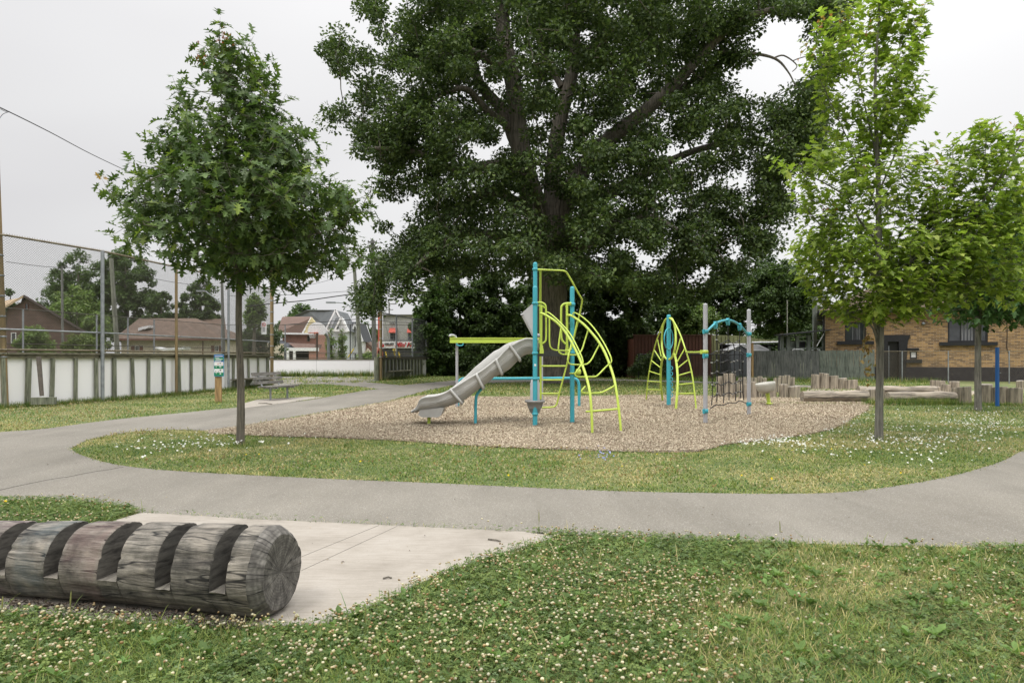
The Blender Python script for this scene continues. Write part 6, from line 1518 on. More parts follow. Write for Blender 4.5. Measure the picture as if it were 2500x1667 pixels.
    # satellite dish on a timber frame by the corner
    R2=thing('satellite_dish','round grey satellite dish above the corner of the brick house roof','satellite dish',tuple(Q(2003,765,43)))
    c=Q(2000,738,43); m=MB(); r=14*43/F; m.lathe((0,0,0),[(0,0),(r*.5,.02),(r*.85,.06),(r,.10),(r*.98,.115),(r*.84,.075),(r*.5,.035),(0,.015)],24)
    Rm=Matrix.Rotation(math.radians(76),3,'X')@Matrix.Rotation(0.2,3,'Y'); m.v=[tuple(Rm@Vector(v)+c) for v in m.v]; m.build('reflector',simple('dish_grey',(.45,.45,.47),.5,(.40,.40,.42),4),R2)
    m=MB(); m.tube([c+Vector((.02,-.0,-.2)),c+Vector((.12,-.35,-.05))],.02,6); m.box(c+Vector((.05,-.38,0)),(.16,.12,.14)); m.tube([c+Vector((0,.1,-.1)),c+Vector((.1,.15,-.75))],.03,6); m.build('arm',M['galv'],R2)
brick_house()
def right_fences():
    # board fence in two tones
    def boards(name,label,a,b,z,mat,seed):
        R=thing(name,label,'fence',(a.x,a.y,0)); m=MB(); L=(b-a).length; u=(b-a)/L; n=int(L/.15)
        for i in range(n):
            p=a+u*((i+.5)*L/n); h=z+random.uniform(-.02,.025); m.box((p.x,p.y+random.uniform(-.012,.012),h/2),(L/n-.008,.025,h),math.atan2(u.y,u.x))
        m.build('boards',mat,R); m=MB()
        for zz in (.35,z-.3): m.bar(a+Vector((0,.05,zz)),b+Vector((0,.05,zz)),.05,.09)
        m.build('rail',mat,R)
        k=int(L/2.4)+1
        for i in range(k+1):
            p=a+u*(L*i/k); q=MB(); q.box((p.x,p.y+.1,z/2+.03),(.11,.11,z+.06)); q.build('post',mat,R)
    a=Vector((gx(1836,44),44,0)); b=Vector((gx(2000,42.6),42.6,0)); c=Vector((gx(2134,41.2),41.2,0))
    boards('board_fence','long dark grey board fence behind the stumps and bowl spinner',a,b,1.84,M['fencewood'],1)
    boards('board_fence','short greenish board fence section in front of the brick house corner',b+Vector((.05,-.02,0)),c,1.84,M['fencewood2'],2)
    R=thing('timber_post','orange brown timber post at the left end of the dark board fence','post',(gx(1835,43.6),43.6,0)); m=MB(); x=gx(1836,43.6); m.box((x,43.6,(gz(837,43.6))/2),(.14,.14,gz(837,43.6)),.2); m.build('shaft',M['postwood'],R)
    # chain link in front of the house
    A=Vector((gx(2154,39.5),39.5,0)); B=Vector((gx(2560,36),36,0)); zt=1.76
    R=thing('house_fence','see through rusty chain link fence in front of the black base of the brick house','fence',(A.x,A.y,0)); m=MB(); chain(m,A,B,.03,zt,.085,.0022); m.build('chain_link',M['rustrail'],R)
    m=MB(); m.rod(A+Vector((0,0,zt)),B+Vector((0,0,zt)),.022,6); m.build('rail',M['rustrail'],R)
    for t in (0,.13,.42,.78): p=A.lerp(B,t); pole('post',M['galv'],R,p.x,p.y,0,zt+.02,.03)
    # dark chain link with slats left of the board fence
    A=Vector((gx(1560,44.5),44.5,0)); B=Vector((gx(1812,44.2),44.2,0)); zt=gz(865,44.3)
    R=thing('yard_fence','dark chain link yard fence seen through the rope net below the garage','fence',(A.x,A.y,0)); m=MB(); chain(m,A,B,.03,zt,.08,.003); m.build('chain_link',M['wiredark'],R)
    m=MB(); m.rod(A+Vector((0,0,zt)),B+Vector((0,0,zt)),.035,6); m.build('rail',M['black'],R)
    for t in (0,.25,.5,.75,1): p=A.lerp(B,t); pole('post',M['wiredark'],R,p.x,p.y,0,zt+.02,.035)
right_fences()
def right_buildings():
    d=46.; R=thing('rust_metal_wall','rust brown sheet metal garage side behind the leaf shaped climber','garage',(gx(1640,d),d,0))
    m=MB(); x0,x1=gx(1548,d),gx(1737,d); zt=gz(819,d); n=int((x1-x0)/.22)
    m.box(((x0+x1)/2,d+.1,zt/2),(x1-x0,.16,zt))
    for i in range(n): m.box((x0+(i+.5)*(x1-x0)/n,d,zt/2-.02),(.07,.06,zt-.04))
    m.build('wall',M['rustwall'],R); m=MB(); m.box(((x0+x1)/2,d+.05,zt+.03),(x1-x0+.1,.35,.06)); m.build('cap',simple('rust_cap',(.10,.04,.025),.6),R)
    m=MB(); m.box(((x0+x1)/2,d+2.2,zt/2-.1),(x1-x0-.1,4,zt-.2)); m.build('shell',M['rustwall'],R)
    d=47.; R=thing('olive_garage','olive green ribbed metal garage with a dark open front behind the rope net','garage',(gx(1800,d),d,0))
    x0,xm,x1=gx(1738,d),gx(1757,d),gx(2000,d+3); zt=gz(818,d); m=MB(); m.box(((x0+xm)/2,d+.1,zt/2),(xm-x0,.2,zt))
    zo=gz(839,d); m.prism([(xm,d,zo),(gx(1912,d),d,gz(837,d)),(gx(1912,d),d,gz(832,d)),(gx(1860,d),d,gz(828,d)),(gx(1800,d),d,gz(819,d)),(xm,d,zt)],(0,.2,0))
    k=int((gx(1905,d)-x0)/.28)
    for i in range(k):
        x=x0+.14+i*.28; px=1250+x*F/d; top=gz(819 if px<1800 else 819+ (px-1800)*.13,d); lo=0 if x<xm else zo; m.box((x,d-.02,(lo+top)/2),(.05,.05,top-lo-.06))
    m.build('wall',M['olivewall'],R)
    m=MB(); m.box((gx(1840,d),d+2.5,zo/2),(gx(1912,d)-xm-.1,.1,zo)); m.box((gx(1835,d),d+1.4,zo-.1),(gx(1905,d)-xm,2.4,.1)); m.build('dark_interior',simple('dark_inside',(.022,.02,.022),.9),R)
    m=MB(); m.tube([Q(1836,836,d-.2),Q(1912,835,d-.2)],.06,8); m.build('gutter',M['whitetrim'],R)
    m=MB(); 
    for px in (1757,1882,1912): m.box((gx(px,d),d+.3,zo/2),(.16,.16,zo))
    m.build('post',M['fencewood2'],R)
    # small garden shed
    d=45.3; R=thing('garden_shed','small grey garden shed with a pale gabled roof between garage and board fence','shed',(gx(1830,d),d,0))
    x0,xr,x1=gx(1784,d),gx(1806,d),gx(1826,d); ze=gz(854,d); zr=gz(843,d); m=MB(); m.prism([(x0,d,0),(x1,d,0),(x1,d,ze),(xr,d,zr),(x0,d,ze)],(0,2.4,0)); m.build('wall',M['siding'],R)
    m=MB(); quad(m,[(x0-.08,d-.12,ze-.02),(xr,d-.12,zr+.03),(xr,d+2.5,zr+.03),(x0-.08,d+2.5,ze-.02)],.05); m.prism([(xr,d-.12,zr+.03),(gx(1854,d),d-.1,zr+.03),(gx(1877,d),d-.1,ze+.0),(x1+.02,d-.12,ze-.02)],(0,.06,0)); m.prism([(xr,d-.04,zr+.03),(gx(1854,d),d-.04,zr+.03),(gx(1854,d),d+2.4,zr+.03),(xr,d+2.4,zr+.03)],(0,0,.04)); m.build('roof',M['shedroof'],R)
    m=MB(); m.bar(Q(1826,855,d-.16),Q(1877,855,d-.16),.05,.05); m.bar(Q(1854,843,d-.16),Q(1877,853.5,d-.16),.04,.05); m.bar(Q(1784,855,d-.16),Q(1806,843,d-.16),.04,.05); m.build('trim',M['whitetrim'],R)
    m=MB(); m.box(((gx(1826,d)+gx(1873,d))/2,d+1.2,ze/2),(gx(1873,d)-gx(1826,d),2.2,ze-.02)); m.build('side_wall',M['siding'],R)
    # timber porch
    d=44.6; R=thing('timber_porch','weathered timber porch frame with a thin sloping black roof left of the brick house','porch',(gx(1960,d),d,0))
    m=MB(); m.bar(Q(1902,818,d-.2),Q(2016,806,d-.2),1.6,.09); RR=m.build('roof',M['black'],R)
    for px,t in ((1909,822),(1924,820),(1946,819),(1974,818),(2012,810)):
        m=MB(); m.box((gx(px,d),d,gz(t,d)/2),(.2,.2,gz(t,d))); m.build('post',M['fencewood2'],R)
    m=MB(); m.tube([Q(1903,819,d-.3),Q(1901,860,d-.3)],.07,8); m.build('downpipe',M['black'],R)
    m=MB(); zt=gz(833,d)
    for i in range(16):
        px=1928+i*2.8
        if 1950<px<1973: continue
        m.box((gx(px,d),d+.1,zt/2),(.065,.03,zt))
    m.bar(Q(1906,821,d),Q(1980,820,d),.06,.1); m.bar(Q(1908,851,d),Q(2014,850,d),.06,.12); m.bar(Q(1950,833,d),Q(2010,830,d),.06,.08); m.build('screen',M['fencewood2'],R)
    m=MB(); m.box((gx(1962,d),d+.5,gz(842,d)),(.62,.1,.5)); m.build('opening',M['black'],R)
    m=MB(); m.tube([Q(2015,808,d-.6),Q(1994,845,d-.6)],.03,6); m.build('stay_rod',M['whitetrim'],R)
    m=MB(); m.tube(catmull([Q(1935,855,d-.8),Q(1938,853,d-.8),Q(1958,853,d-.8),Q(1962,855,d-.8)],3),.03,6); m.build('white_rail',M['whitetrim'],R)
    R=thing('timber_tower','tall grey timber frame rising behind the porch below the satellite dish','frame',(gx(2000,46),46,0)); d=46.; m=MB()
    for px in (1989,2013): m.box((gx(px,d),d,gz(728,d)/2),(.22,.22,gz(728,d)))
    for py in (732,775,789): m.bar(Q(1987,py,d-.02),Q(2018,py,d-.02),.1,.3)
    for i in range(7): px=1993+i*3.2; m.box((gx(px,d),d+.06,gz(752,d)),(.075,.04,1.0))
    m.build('frame_timber',M['fencewood2'],R)
    R=thing('flag_pole','very thin pale pole rising behind the olive garage in front of the round dark tree','pole',(gx(1921,48),48,0)); m=MB(); m.tube([(gx(1922,48),48,0),(gx(1922,48),48,gz(733,48))],.035,6); m.build('shaft',simple('pale_pole',(.40,.40,.33),.6),R)
right_buildings()
def street():
    # brown brick gable at the far left
    d=58.; R=thing('brown_brick_house','brown brick house with a tall gable and tan roof at the left picture edge','house',(gx(80,d),d,0))
    x0,xr,x1=gx(18,d),gx(67,d),gx(200,d); zl=gz(757,d); zr=gz(729,d); ze=gz(806,d)
    m=MB(); m.prism([(x0,d,0),(x1,d,0),(x1,d,ze),(xr,d,zr),(x0,d,zl)],(-9.2,12,0)); m.build('wall',M['brownbrick'],R)
    m=MB(); quad(m,[(xr,d-.4,zr+.2),(x1+.6,d-.4,ze-.2),(x1-8.6,d+12,ze-.2),(xr-9.2,d+12,zr+.2)],.18); m.v=[(a,b,c+.1) for a,b,c in m.v]; m.build('roof',simple('dark_fascia',(.05,.035,.03),.8),R)
    m=MB(); m.prism([(xr,d-.4,zr+.3),(x0-.4,d-.4,zl+.06),(x0-16,d+9,zl+.06),(xr-10,d+11,zr+.3)],(0,0,-.2)); m.build('roof',M['rooftan'],R)
    m=MB(); m.prism([(gx(-120,d+8),d+8,0),(x0,d+.2,0),(x0,d+.2,zl-.1),(gx(-120,d+8),d+8,zl-.1)],(0,.3,0)); m.build('side_wall',M['brownbrick'],R)
    window(R,gx(61,d),gx(70,d),gz(756,d),gz(741,d),d,M['shutter'],M['glass'],mull=0)
    window(R,gx(28,d),gx(40,d),gz(838,d),gz(812,d),d,M['whitetrim'],M['glass'],mull=0)
    # cream bungalow
    d=72.; R=thing('cream_bungalow','cream bungalow with a wide brown hipped roof and brown shutters behind the rink','house',(gx(420,d),d,0))
    x0,x1=gx(296,d),gx(537,d); ze=gz(830,d); m=MB(); m.box(((x0+x1)/2,d+4.5,ze/2),(x1-x0,9,ze)); m.build('wall',M['cream'],R)
    dr=d+4.5; zr=gz(781,dr); r0,r1=gx(343,dr),gx(478,dr); m=MB(); a=(x0-.4,d-.5,ze-.05);b=(x1+.5,d-.5,ze-.05);c=(x1+.5,d+9.5,ze-.05);e=(x0-.4,d+9.5,ze-.05)
    quad(m,[a,b,(r1,dr,zr),(r0,dr,zr)],.15); quad(m,[b,c,(r1,dr,zr)],.15); quad(m,[c,e,(r0,dr,zr),(r1,dr,zr)],.15); quad(m,[e,a,(r0,dr,zr)],.15); m.v=[(p,q,r_+.18) for p,q,r_ in m.v]
    RF=m.build('roof',M['roofbrown'],R)
    m=MB(); p=Q(350,805,d+1.2); m.prism([Q(337,808,d+1.2),Q(364,800,d+1.2),Q(364,794,d+1.2),Q(337,800,d+1.2)],(0,2,0)); m.build('dormer',M['whitetrim'],R)
    for a,b in ((330,340),(525,534),(565,573)):
        if a>540: break
        w=window(R,gx(a,d),gx(b,d),gz(858,d),gz(844,d),d,M['whitetrim'],M['glass'],mull=1)
        for s in ((a-9,a-1),(b+1,b+9)): m=MB(); m.box(((gx(s[0],d)+gx(s[1],d))/2,d-.05,(gz(858,d)+gz(844,d))/2),(gx(s[1],d)-gx(s[0],d),.06,gz(844,d)-gz(858,d))); m.build('shutter',M['shutter'],w)
    m=MB(); m.tube([Q(495,832,d-.1),Q(495,870,d-.1)],.06,6); m.build('downpipe',M['shutter'],R); m=MB(); m.box(((x0+x1)/2,d-.55,ze+.02),(x1-x0+.9,.14,.16)); m.build('gutter',M['shutter'],R)
    # white rooftop trailer / hedge-side thing: the upturned boat-like white shape
    d=60.; R=thing('white_awning_frame','white canvas cover sagging in front of the cream bungalow','cover',(gx(405,d),d,0)); m=MB(); m.prism([Q(378,847,d),Q(395,850,d),Q(420,849,d),Q(450,846,d),Q(449,853,d),Q(400,856,d),Q(380,851,d)],(0,1.2,0)); m.build('canvas',M['whitetrim'],R)
    m=MB(); m.tube([Q(385,850,d+.3),Vector((Q(385,850,d).x,d+.3,0))],.04,6); m.tube([Q(445,850,d+.3),Vector((Q(445,850,d).x,d+.3,0))],.04,6); m.build('leg',M['galv'],R)
    d=84.; R=thing('brown_roofed_house','second cream house with a brown gable roof partly behind the bungalow and utility pole','house',(gx(540,d),d,0))
    x0,x1=gx(484,d),gx(640,d); ze=gz(836,d); zr=gz(782,d+5); m=MB(); m.box(((x0+x1)/2,d+4,ze/2),(x1-x0,8,ze)); m.build('wall',M['cream'],R)
    m=MB(); quad(m,[(x0-.3,d-.5,ze),(gx(560,d),d-.5,ze),(gx(552,d+5),d+4.5,zr),(gx(478,d+5),d+4.5,zr)],.15); m.v=[(p,q,r_+.17) for p,q,r_ in m.v]; m.build('roof',M['roofbrown'],R)
    m=MB(); m.prism([Q(556,800,d),Q(563,826,d),Q(551,830,d)],(0,.3,0)); m.build('gable_trim',M['whitetrim'],R)
    w=window(R,gx(573,d),gx(588,d),gz(861,d),gz(846,d),d,M['shutter'],M['glass'],mull=1)
    # red brick house with porch
    d=108.; R=thing('red_brick_house','red brick house with a brown gabled roof and a long porch on white columns','house',(gx(730,d),d,0))
    x0,x1=gx(690,d),gx(772,d); ze=gz(813,d); m=MB(); m.box(((x0+x1)/2+.0,d+4,ze/2),(x1-x0,8,ze)); m.box((gx(655,d),d+5,ze/2-1.6),(gx(700,d)-gx(612,d),8,ze-3.2)); m.build('wall',M['redbrick'],R)
    m=MB(); m.prism([Q(676,813,d-.6),Q(738,813,d-.6),Q(761,775.5,d-.0),Q(688,775.5,d+4.2)],(0,.5,.2)); RF=m.build('roof',M['roofred'],R)
    m=MB(); m.prism([Q(738,813,d-.55),Q(790,814,d-.55),Q(782,802,d-.55),Q(760.5,775,d-.55)],(0,.4,0)); m.build('gable_wall',M['yellow_trim'],R)
    m=MB(); m.bar(Q(738,814,d-.7),Q(760,775,d-.0),.2,.2); m.bar(Q(675,814,d-.7),Q(775,815,d-.7),.25,.25); m.build('trim',M['whitetrim'],R)
    w=window(R,gx(750,d),gx(757,d),gz(833,d),gz(820,d),d,M['boardwood'],M['glass'],mull=0,horiz=True)
    w=window(R,gx(753.5,d),gx(757,d),gz(793,d),gz(787,d),d-.3,M['boardwood'],M['glass'],mull=0)
    dp=d-4.; m=MB(); m.prism([Q(703,837,dp),Q(770,840,dp),Q(768,850,dp-1),Q(720,849,dp-1)],(0,3.5,.0)); m.build('porch_roof',M['roofred'],R)
    m=MB(); m.prism([Q(664,848,dp-.5),Q(722,848,dp-.5),Q(705,836,dp+2),Q(695,838,dp+2),Q(685,830,dp+3),Q(672,832,dp+3)],(0,2.5,0)); m.build('porch_roof',M['roofdark'],R)
    m=MB(); m.bar(Q(600,852,dp-1),Q(778,853,dp-1),.3,.5); m.build('porch_beam',M['whitetrim'],R)
    for px in (634,666,684,703,719): m=MB(); m.box((gx(px,dp-1),dp-1,gz(853,dp-1)/2),(.35,.35,gz(853,dp-1))); m.build('column',M['whitetrim'],R)
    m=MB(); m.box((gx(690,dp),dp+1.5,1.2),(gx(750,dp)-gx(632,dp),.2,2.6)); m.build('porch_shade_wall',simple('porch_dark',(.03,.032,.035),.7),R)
    for px in (690,708): m=MB(); m.box((gx(px,dp),dp+1.2,gz(862,dp)),(1.0,.1,1.3)); m.build('porch_window',M['glass'],R)
    m=MB(); m.prism([Q(754,856,dp-1),Q(772,856,dp-1),Q(772,880,dp-1),Q(754,880,dp-1)],(0,.4,0)); m.build('porch_pier',M['redbrick'],R)
    # white house with large grey roof
    d=120.; R=thing('white_gabled_house','large white house with a broad grey shingled roof and a pointed front gable','house',(gx(810,d),d,0))
    x0,x1=gx(772,d),gx(842,d); ze=gz(806,d); m=MB(); m.box(((x0+x1)/2,d+5,ze/2),(x1-x0,10,ze)); m.box((gx(735,d+8),d+9,ze/2),(gx(790,d)-gx(705,d),6,ze)); m.build('wall',M['palestucco'],R)
    m=MB(); m.prism([Q(796,803,d-.1),Q(845,806,d-.1),Q(819.5,757,d-.1)],(0,1,0)); m.build('gable_wall',M['palestucco'],R)
    m=MB(); m.prism([Q(797,801,d-.6),Q(710,775,d+6),Q(748,757,d+3),Q(819,757,d+0)],(0,.4,.1)); m.prism([Q(819,757,d-.6),Q(847,808,d-.6),Q(844,808,d-.6),Q(817,759,d-.6)],(0,9,0)); m.build('roof',M['roofgrey'],R)
    m=MB(); m.bar(Q(819.5,756,d-.8),Q(796,803,d-.8),.2,.26); m.bar(Q(819.5,756,d-.8),Q(830,776,d-.8),.2,.26); m.build('trim',M['whitetrim'],R)
    m=MB(); m.prism([Q(813,808,d-2.2),Q(847,808,d-2.2),Q(833,776,d-2.2)],(0,2,0)); G2=m.build('front_gable',M['whitewall'],R)
    m=MB(); m.prism([Q(832.5,774,d-2.6),Q(819,777,d-.8),Q(808,803,d-.8),Q(820,804,d-2.6)],(0,.3,.05)); m.build('roof',M['roofgrey'],G2)
    m=MB(); m.bar(Q(833,774,d-2.8),Q(817,806,d-2.8),.2,.26); m.bar(Q(833,774,d-2.8),Q(850,809,d-2.8),.2,.26); m.bar(Q(798,806,d-2.8),Q(850,808,d-2.8),.3,.35); m.build('trim',M['whitetrim'],G2)
    window(R,gx(801,d),gx(805,d),gz(832,d),gz(812,d),d,M['whitetrim'],M['glass'],mull=0); window(R,gx(829,d),gx(836,d),gz(804,d),gz(797,d),d-2.3,M['whitetrim'],M['glass'],mull=0)
    window(R,gx(797,d),gx(807,d),gz(870,d),gz(862,d),d,M['whitetrim'],M['glass'],mull=1); m=MB(); m.box((gx(820,d),d-2,gz(853,d)),(gx(846,d)-gx(800,d),3.,.3)); m.build('porch_roof',M['whitetrim'],R)
    m=MB(); m.box((gx(783,d),d-.2,gz(862,d)),(gx(792,d)-gx(776,d),.2,2.4)); m.build('side_door',M['siding'],R)
    # narrow white church-like house
    d=126.; R=thing('narrow_white_house','narrow white house with a steep dark roof and tall arched windows by the utility pole','house',(gx(862,d),d,0))
    ze=gz(826,d); x0,x1=gx(846,d),gx(880,d); m=MB(); m.prism([(x0,d,0),(x1,d,0),(x1+.2,d,gz(834,d)),(gx(868,d),d,gz(787,d)),(x0,d,ze)],(0,10,0)); m.build('wall',M['whitewall'],R)
    m=MB(); m.prism([Q(868,786,d-.5),Q(850,829,d-.5),Q(842,829,d+5),Q(843,789,d+7)],(0,.3,.1)); m.prism([Q(868,786,d-.5),Q(885,834,d-.5),Q(882,834,d-.5),Q(866,789,d-.5)],(0,9,0)); m.build('roof',M['roofdark'],R)
    m=MB(); m.bar(Q(868,786,d-.8),Q(884,834,d-.8),.2,.5); m.bar(Q(868,786,d-.8),Q(850,829,d-.8),.2,.3); m.build('trim',M['whitetrim'],R)
    for px in (858.5,867.5):
        w=window(R,gx(px-1.6,d),gx(px+1.6,d),gz(847,d),gz(821,d),d,M['whitetrim'],M['siding'],mull=0)
    window(R,gx(865,d),gx(870,d),gz(875,d),gz(861,d),d,M['whitetrim'],M['glass'],mull=0)
    # little brick house
    d=130.; R=thing('small_brick_house','small orange brick gabled house low between the two utility poles','house',(gx(900,d),d,0))
    m=MB(); m.prism([(gx(881,d),d,0),(gx(912,d),d,0),(gx(912,d),d,gz(850,d)),(gx(893,d),d,gz(836,d)),(gx(881,d),d,gz(846,d))],(0,8,0)); m.build('wall',M['redbrick'],R)
    m=MB(); m.bar(Q(879,849,d-.4),Q(893,834.5,d-.4),.3,.35); m.bar(Q(893,834.5,d-.4),Q(911,851,d-.4),.3,.35); m.prism([Q(893,834.5,d),Q(921,837,d+6),Q(923,851,d+6),Q(911,851,d)],(0,.3,.1)); m.build('roof',M['roofbrown'],R)
    m=MB(); m.prism([Q(888,862,d-1),Q(907,862,d-1),Q(897,850,d-1)],(0,.8,0)); m.build('porch_gable',M['cream'],R)
    # store
    d=98.; R=thing('corner_store','grey two storey corner store with red awnings and a white sign band','store',(gx(960,d),d,0))
    x0,x1=gx(925,d),gx(1046,d); zt=gz(770,d); m=MB(); m.box(((x0+x1)/2+.3,d+6,(zt+gz(850,d))/2),(x1-x0-.6,12,zt-gz(850,d))); m.build('wall',M['greywall'],R)
    m=MB(); m.box((gx(926.3,d),d-.1,zt/2+.15),(.30,.5,zt+.3)); m.box((gx(929,d),d-.1,gz(861,d)/2),(.75,.5,gz(850,d))); m.build('red_pier',M['redwall'],R)
    m=MB(); m.box(((x0+x1)/2,d-.1,zt+.05),(x1-x0,.5,.15)); m.box(((x0+x1)/2,d-.08,gz(831.5,d)),(x1-x0,.4,.12)); m.build('cornice',simple('dark_grey_trim',(.12,.12,.11),.8),R)
    m=MB(); m.box(((x0+x1)/2,d+4,gz(850,d)/2),(x1-x0-.6,7,gz(850,d)-.05)); m.build('shop_front',simple('shop_dark',(.06,.055,.055),.5,(.12,.115,.11),1.2,(3,1,1)),R)
    sy=d-.35; m=MB(); m.box(((gx(925,sy)+gx(1016,sy))/2,sy,(gz(833,sy)+gz(849.5,sy))/2),(gx(1016,sy)-gx(925,sy),.2,gz(833,sy)-gz(849.5,sy))); SG=m.build('sign_board',M['signwhite'],R)
    def text(s,px0,px1,py0,py1,mat,shear=0,bold=0,name='lettering'):
        c=bpy.data.curves.new(name,'FONT'); c.body=s; c.size=1; c.extrude=.03; c.shear=shear; c.offset=bold
        o=bpy.data.objects.new(name,c); COL.objects.link(o); c.materials.append(mat); bpy.context.view_layer.update()
        bb=o.bound_box; w=max(v[0] for v in bb)-min(v[0] for v in bb); h=max(v[1] for v in bb)-min(v[1] for v in bb); mx=min(v[0] for v in bb); my=min(v[1] for v in bb)
        yy=sy-.16 if py0>800 else d-.16
        W=gx(px1,yy)-gx(px0,yy); Hh=gz(py0,yy)-gz(py1,yy); o.scale=(W/w,Hh/h,1); o.rotation_euler=(math.pi/2,0,0)
        me=bpy.data.meshes.new_from_object(o); sc_=o.scale.copy(); bpy.data.objects.remove(o); o=bpy.data.objects.new(name,me); COL.objects.link(o); o.scale=sc_; o.rotation_euler=(math.pi/2,0,0)
        par=SG if py0>800 else R; oo=org_of(par); o.parent=par
        o.location=Vector((gx(px0,yy)-mx*W/w,yy,gz(py1,yy)-my*Hh/h))-oo
        return o
    text("EMILIE'S",939.5,961,837,842,M['black'],0,.02); text("Mini M",963.5,1007.5,835.0,847,M['signred'],.45,.03)
    text("VARIABLE",951,965.5,788,791,M['black'],.3,.02); text("b",927.5,931.2,838,847,M['signred'],0,.05); text("b",934,938,838,847,M['signred'],0,.05)
    m=MB(); m.box((gx(932.7,sy),sy-.12,gz(845,sy)),(.6,.05,.25)); m.box((gx(951,sy),sy-.12,gz(843.6,sy)),(1.1,.04,.05)); m.build('sign_mark',M['signred'],SG)
    for a,b in ((952,970),(996,1012)):
        w=window(R,gx(a,d),gx(b,d),gz(829,d),gz(812,d),d,M['siding'],M['glass'],mull=1,horiz=True)
        m=MB(); q0,q1=gx(a,d),gx(b,d); m.prism([(q0-.0,d-.05,gz(801,d)),(q0-.0,d-.05,gz(813,d)),(q0-.0,d-1.1,gz(813,d)),(q0,d-1.1,gz(811.5,d)),(q0,d-.35,gz(801,d))],(q1-q0,0,0)); AW=m.build('awning',M['awning'],w)
    for px,y0,y1 in ((943,857,873),(962,851,873),(966,852,873),(969,858,873),(975,858,873)):
        pass
    g=thing('yellow_guy_guards','steep yellow guy wire guards bunched in front of the corner store','guy guards',(gx(960,70),70,0)); dd=70.
    for a,y0,b in ((941,857,944.5),(959.5,852,966),(964.5,850,969.5),(973,858,976.5),(961.5,857,965.5)):
        m=MB(); m.tube([Q(a,y0,dd),Q(b,875,dd)],.07,6); m.build('guard',M['yellow'],g)
    g=thing('yellow_guy_guard','single yellow guard on the guy wire leaning left of the green utility pole','guy guard',(gx(855,60),60,0)); m=MB(); m.tube([Q(864,851,60),Q(850,872,60)],.05,6); m.build('guard',M['yellow'],g)
    # red fire-hydrant-like stop sign far behind
    d=80.; g=thing('red_street_sign','small red street sign on a thin post below the no smoking notice','sign',(gx(632,d),d,0)); m=MB(); c=Q(632,847,d); m.prism([c+Vector((.2*math.cos(a*.785+.39)*1.0,0,.2*math.sin(a*.785+.39)*1.0)) * 1 for a in range(8)],(0,.04,0)); m.box(c+Vector((-.1,0,-.45)),(.5,.05,.18)); m.build('plate',M['signred'],g); m=MB(); m.tube([c+Vector((-.02,.06,0)),(c.x-.02,d+.06,0)],.04,6); m.build('pole',M['galv'],g)
street()
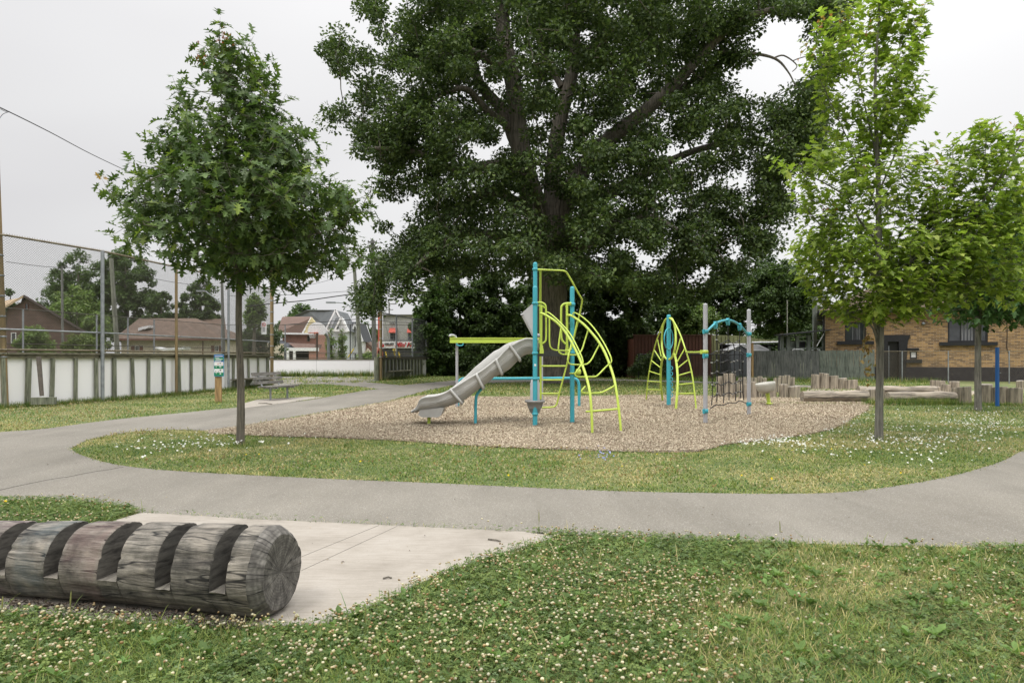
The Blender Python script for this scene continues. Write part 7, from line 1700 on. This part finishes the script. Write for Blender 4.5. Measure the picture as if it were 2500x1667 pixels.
# ------------------------------------------------------------------ poles and wires
def poles():
    def up(name,label,px0,py0,px1,py1,d,w0,w1,mat,cat='utility pole',group=None):
        R=thing(name,label,cat,(gx(px1,d),d,0),group); m=MB(); a=Q(px0,py0,d); b=Q(px1,py1,d); t=(0-a.z)/(b.z-a.z); b2=a+(b-a)*t
        m.tube([b2,a],[w1/2*d/F,w0/2*d/F],12,True,0,.02); m.build('shaft',mat,R); return R
    def lamp(R,p0,p1,p2,d):
        m=MB(); m.tube(catmull([Q(*p0,d),Q((p0[0]+p1[0])/2,(p0[1]+p1[1])/2-2,d),Q(*p1,d),Q(*p2,d)],4),.05,6); o=m.build('lamp_arm',M['galv'],R)
        m=MB(); c=Q(*p2,d); m.box(c+Vector((-.3,0,-.02)),(.8,.3,.14)); m.build('lamp_head',M['galv'],o)
    up('utility_pole','leaning greenish timber pole standing behind the tall left chain link fence',271,631,286,858,44,9.5,12,M['polewood'])
    R=up('utility_pole','slim grey pole standing behind the round bush left of the brown roof',151,650,153,860,56,5,6,M['polegrey'])
    R=up('utility_pole','grey timber pole with a street lamp arm left of the young oak trunk',541,652,546,870,60,6,8.5,M['polegrey']); lamp(R,(541,743),(516,722),(500,710),60); 
    m=MB(); m.bar(Q(536,660,60),Q(548,644,60),.08,.08); m.build('bracket',M['polegrey'],R)
    R=up('utility_pole','tall leaning green grey pole with a street lamp, right of the narrow white house',864,640,880,873,60,8,11,M['polewood']); lamp(R,(869,758),(840,740),(816,738),60)
    R=up('utility_pole','thick grey utility pole with three crossarms near the oak branch tips',909,586,914,873,62,9,12,M['polegrey'])
    for py,w in ((591,22),(604,26),(629,34)):
        m=MB(); m.bar(Q(909-w/2,py,61.8),Q(909+w/2,py+1,61.8),.14,.14); 
        for k in (-.45,-.15,.2,.45): p=Q(909+w*k,py-1.5,61.8); m.lathe(tuple(p),[(.05,-.06),(.06,.03),(.03,.1),(0,.12)],8)
        m.build('crossarm',M['polegrey'],R)
    R=up('utility_pole','distant pole with a short crossarm above the corner store roof',950,738,951,840,110,3.2,4,M['polegrey'])
    m=MB(); m.bar(Q(951,742,109.8),Q(968,742,109.8),.12,.14); m.bar(Q(942,756,109.8),Q(960,756,109.8),.12,.12); m.build('crossarm',M['polegrey'],R)
    R=up('fence_pole','thin weathered pole rising behind the rusty middle fence post',430,692,432,865,58,4,6,M['polegrey'],'pole')
    def wire(label,pts,r=.02,group='overhead wires over the street'):
        m=MB(); m.tube(catmull([Q(*p) for p in pts],8),r,5); o=m.build('overhead_cable',M['cable']); tag(o,label,'cable',group)
    wire('thick black cable running from the top left down behind the young oak',[(-60,240,20),(0,263,24),(120,322,31),(230,380,40),(350,436,50),(430,470,58)],.022,None)
    wire('thin wire curling at the left picture edge under the black cable',[(0,266,23.5),(12,272,23.6),(22,273,23.7),(6,280,23.5),(-8,300,23)],.010,None)
    wire('twisted service cable from the rusty end pole towards the grey utility pole',[(600,748,60),(665,741,60),(750,733,60),(830,722,60),(909,712,62),(980,726,64),(1030,737,66)],.045)
    wire('thin high wire crossing above the pale gabled house',[(560,722,66),(660,721,66),(760,717,65),(860,710,64),(912,706,63)],.02)
    wire('sloping thin wire above the white backboard towards the oak leaves',[(640,742,66),(700,706,66),(780,690,65),(860,664,64),(910,632,62)],.015)
    wire('dark drooping wire between the two poles above the corner store',[(700,792,62),(800,785,62),(900,777,62),(914,780,62),(960,786,66),(1010,788,70)],.03)
    wire('faint wire passing behind the brown brick gable treetops',[(14,639,46),(100,650,50),(151,653,56),(271,660,60),(430,690,62),(541,700,62)],.02)
    wire('guy wire slanting left from the leaning green pole',[(868,735,60),(850,790,60),(848,800,60)],.012); wire('guy wire running down from the thick grey pole to the yellow guard',[(909,640,62),(893,720,62),(870,830,61),(856,868,60.3)],.012)
    wire('guy wire right of the thick grey pole slanting to the store',[(912,640,62),(930,740,66),(950,830,70)],.012)
    wire('sagging cable in front of the round tree left of the young oak',[(432,752,58),(480,765,59),(520,757,60),(543,745,60)],.02)
poles()
# fallen twigs on slab, pad and path
def bits():
    def twig(label,pts,r=.006):
        m=MB(); m.tube(pts,r,5,True,0,.2); o=m.build('fallen_twig',M['bark_s']); tag(o,label,'twig','twigs lying on the paving')
    def G(px,py,z): p=P(px,py); return Vector((p.x,p.y,z))
    twig('small forked twig lying on the concrete slab near its right end',[G(1192,1322,.02),G(1210,1325,.024),G(1222,1327,.02)],.006)
    twig('short twig alone on the concrete slab right of the log end',[G(935,1419,.02),G(948,1417,.024),G(956,1418,.02)],.005)
    twig('thin dark stick on the bench pad beside the left path',[G(631,986,.018),G(650,986.5,.03),G(664,988,.02)],.014)
bits()
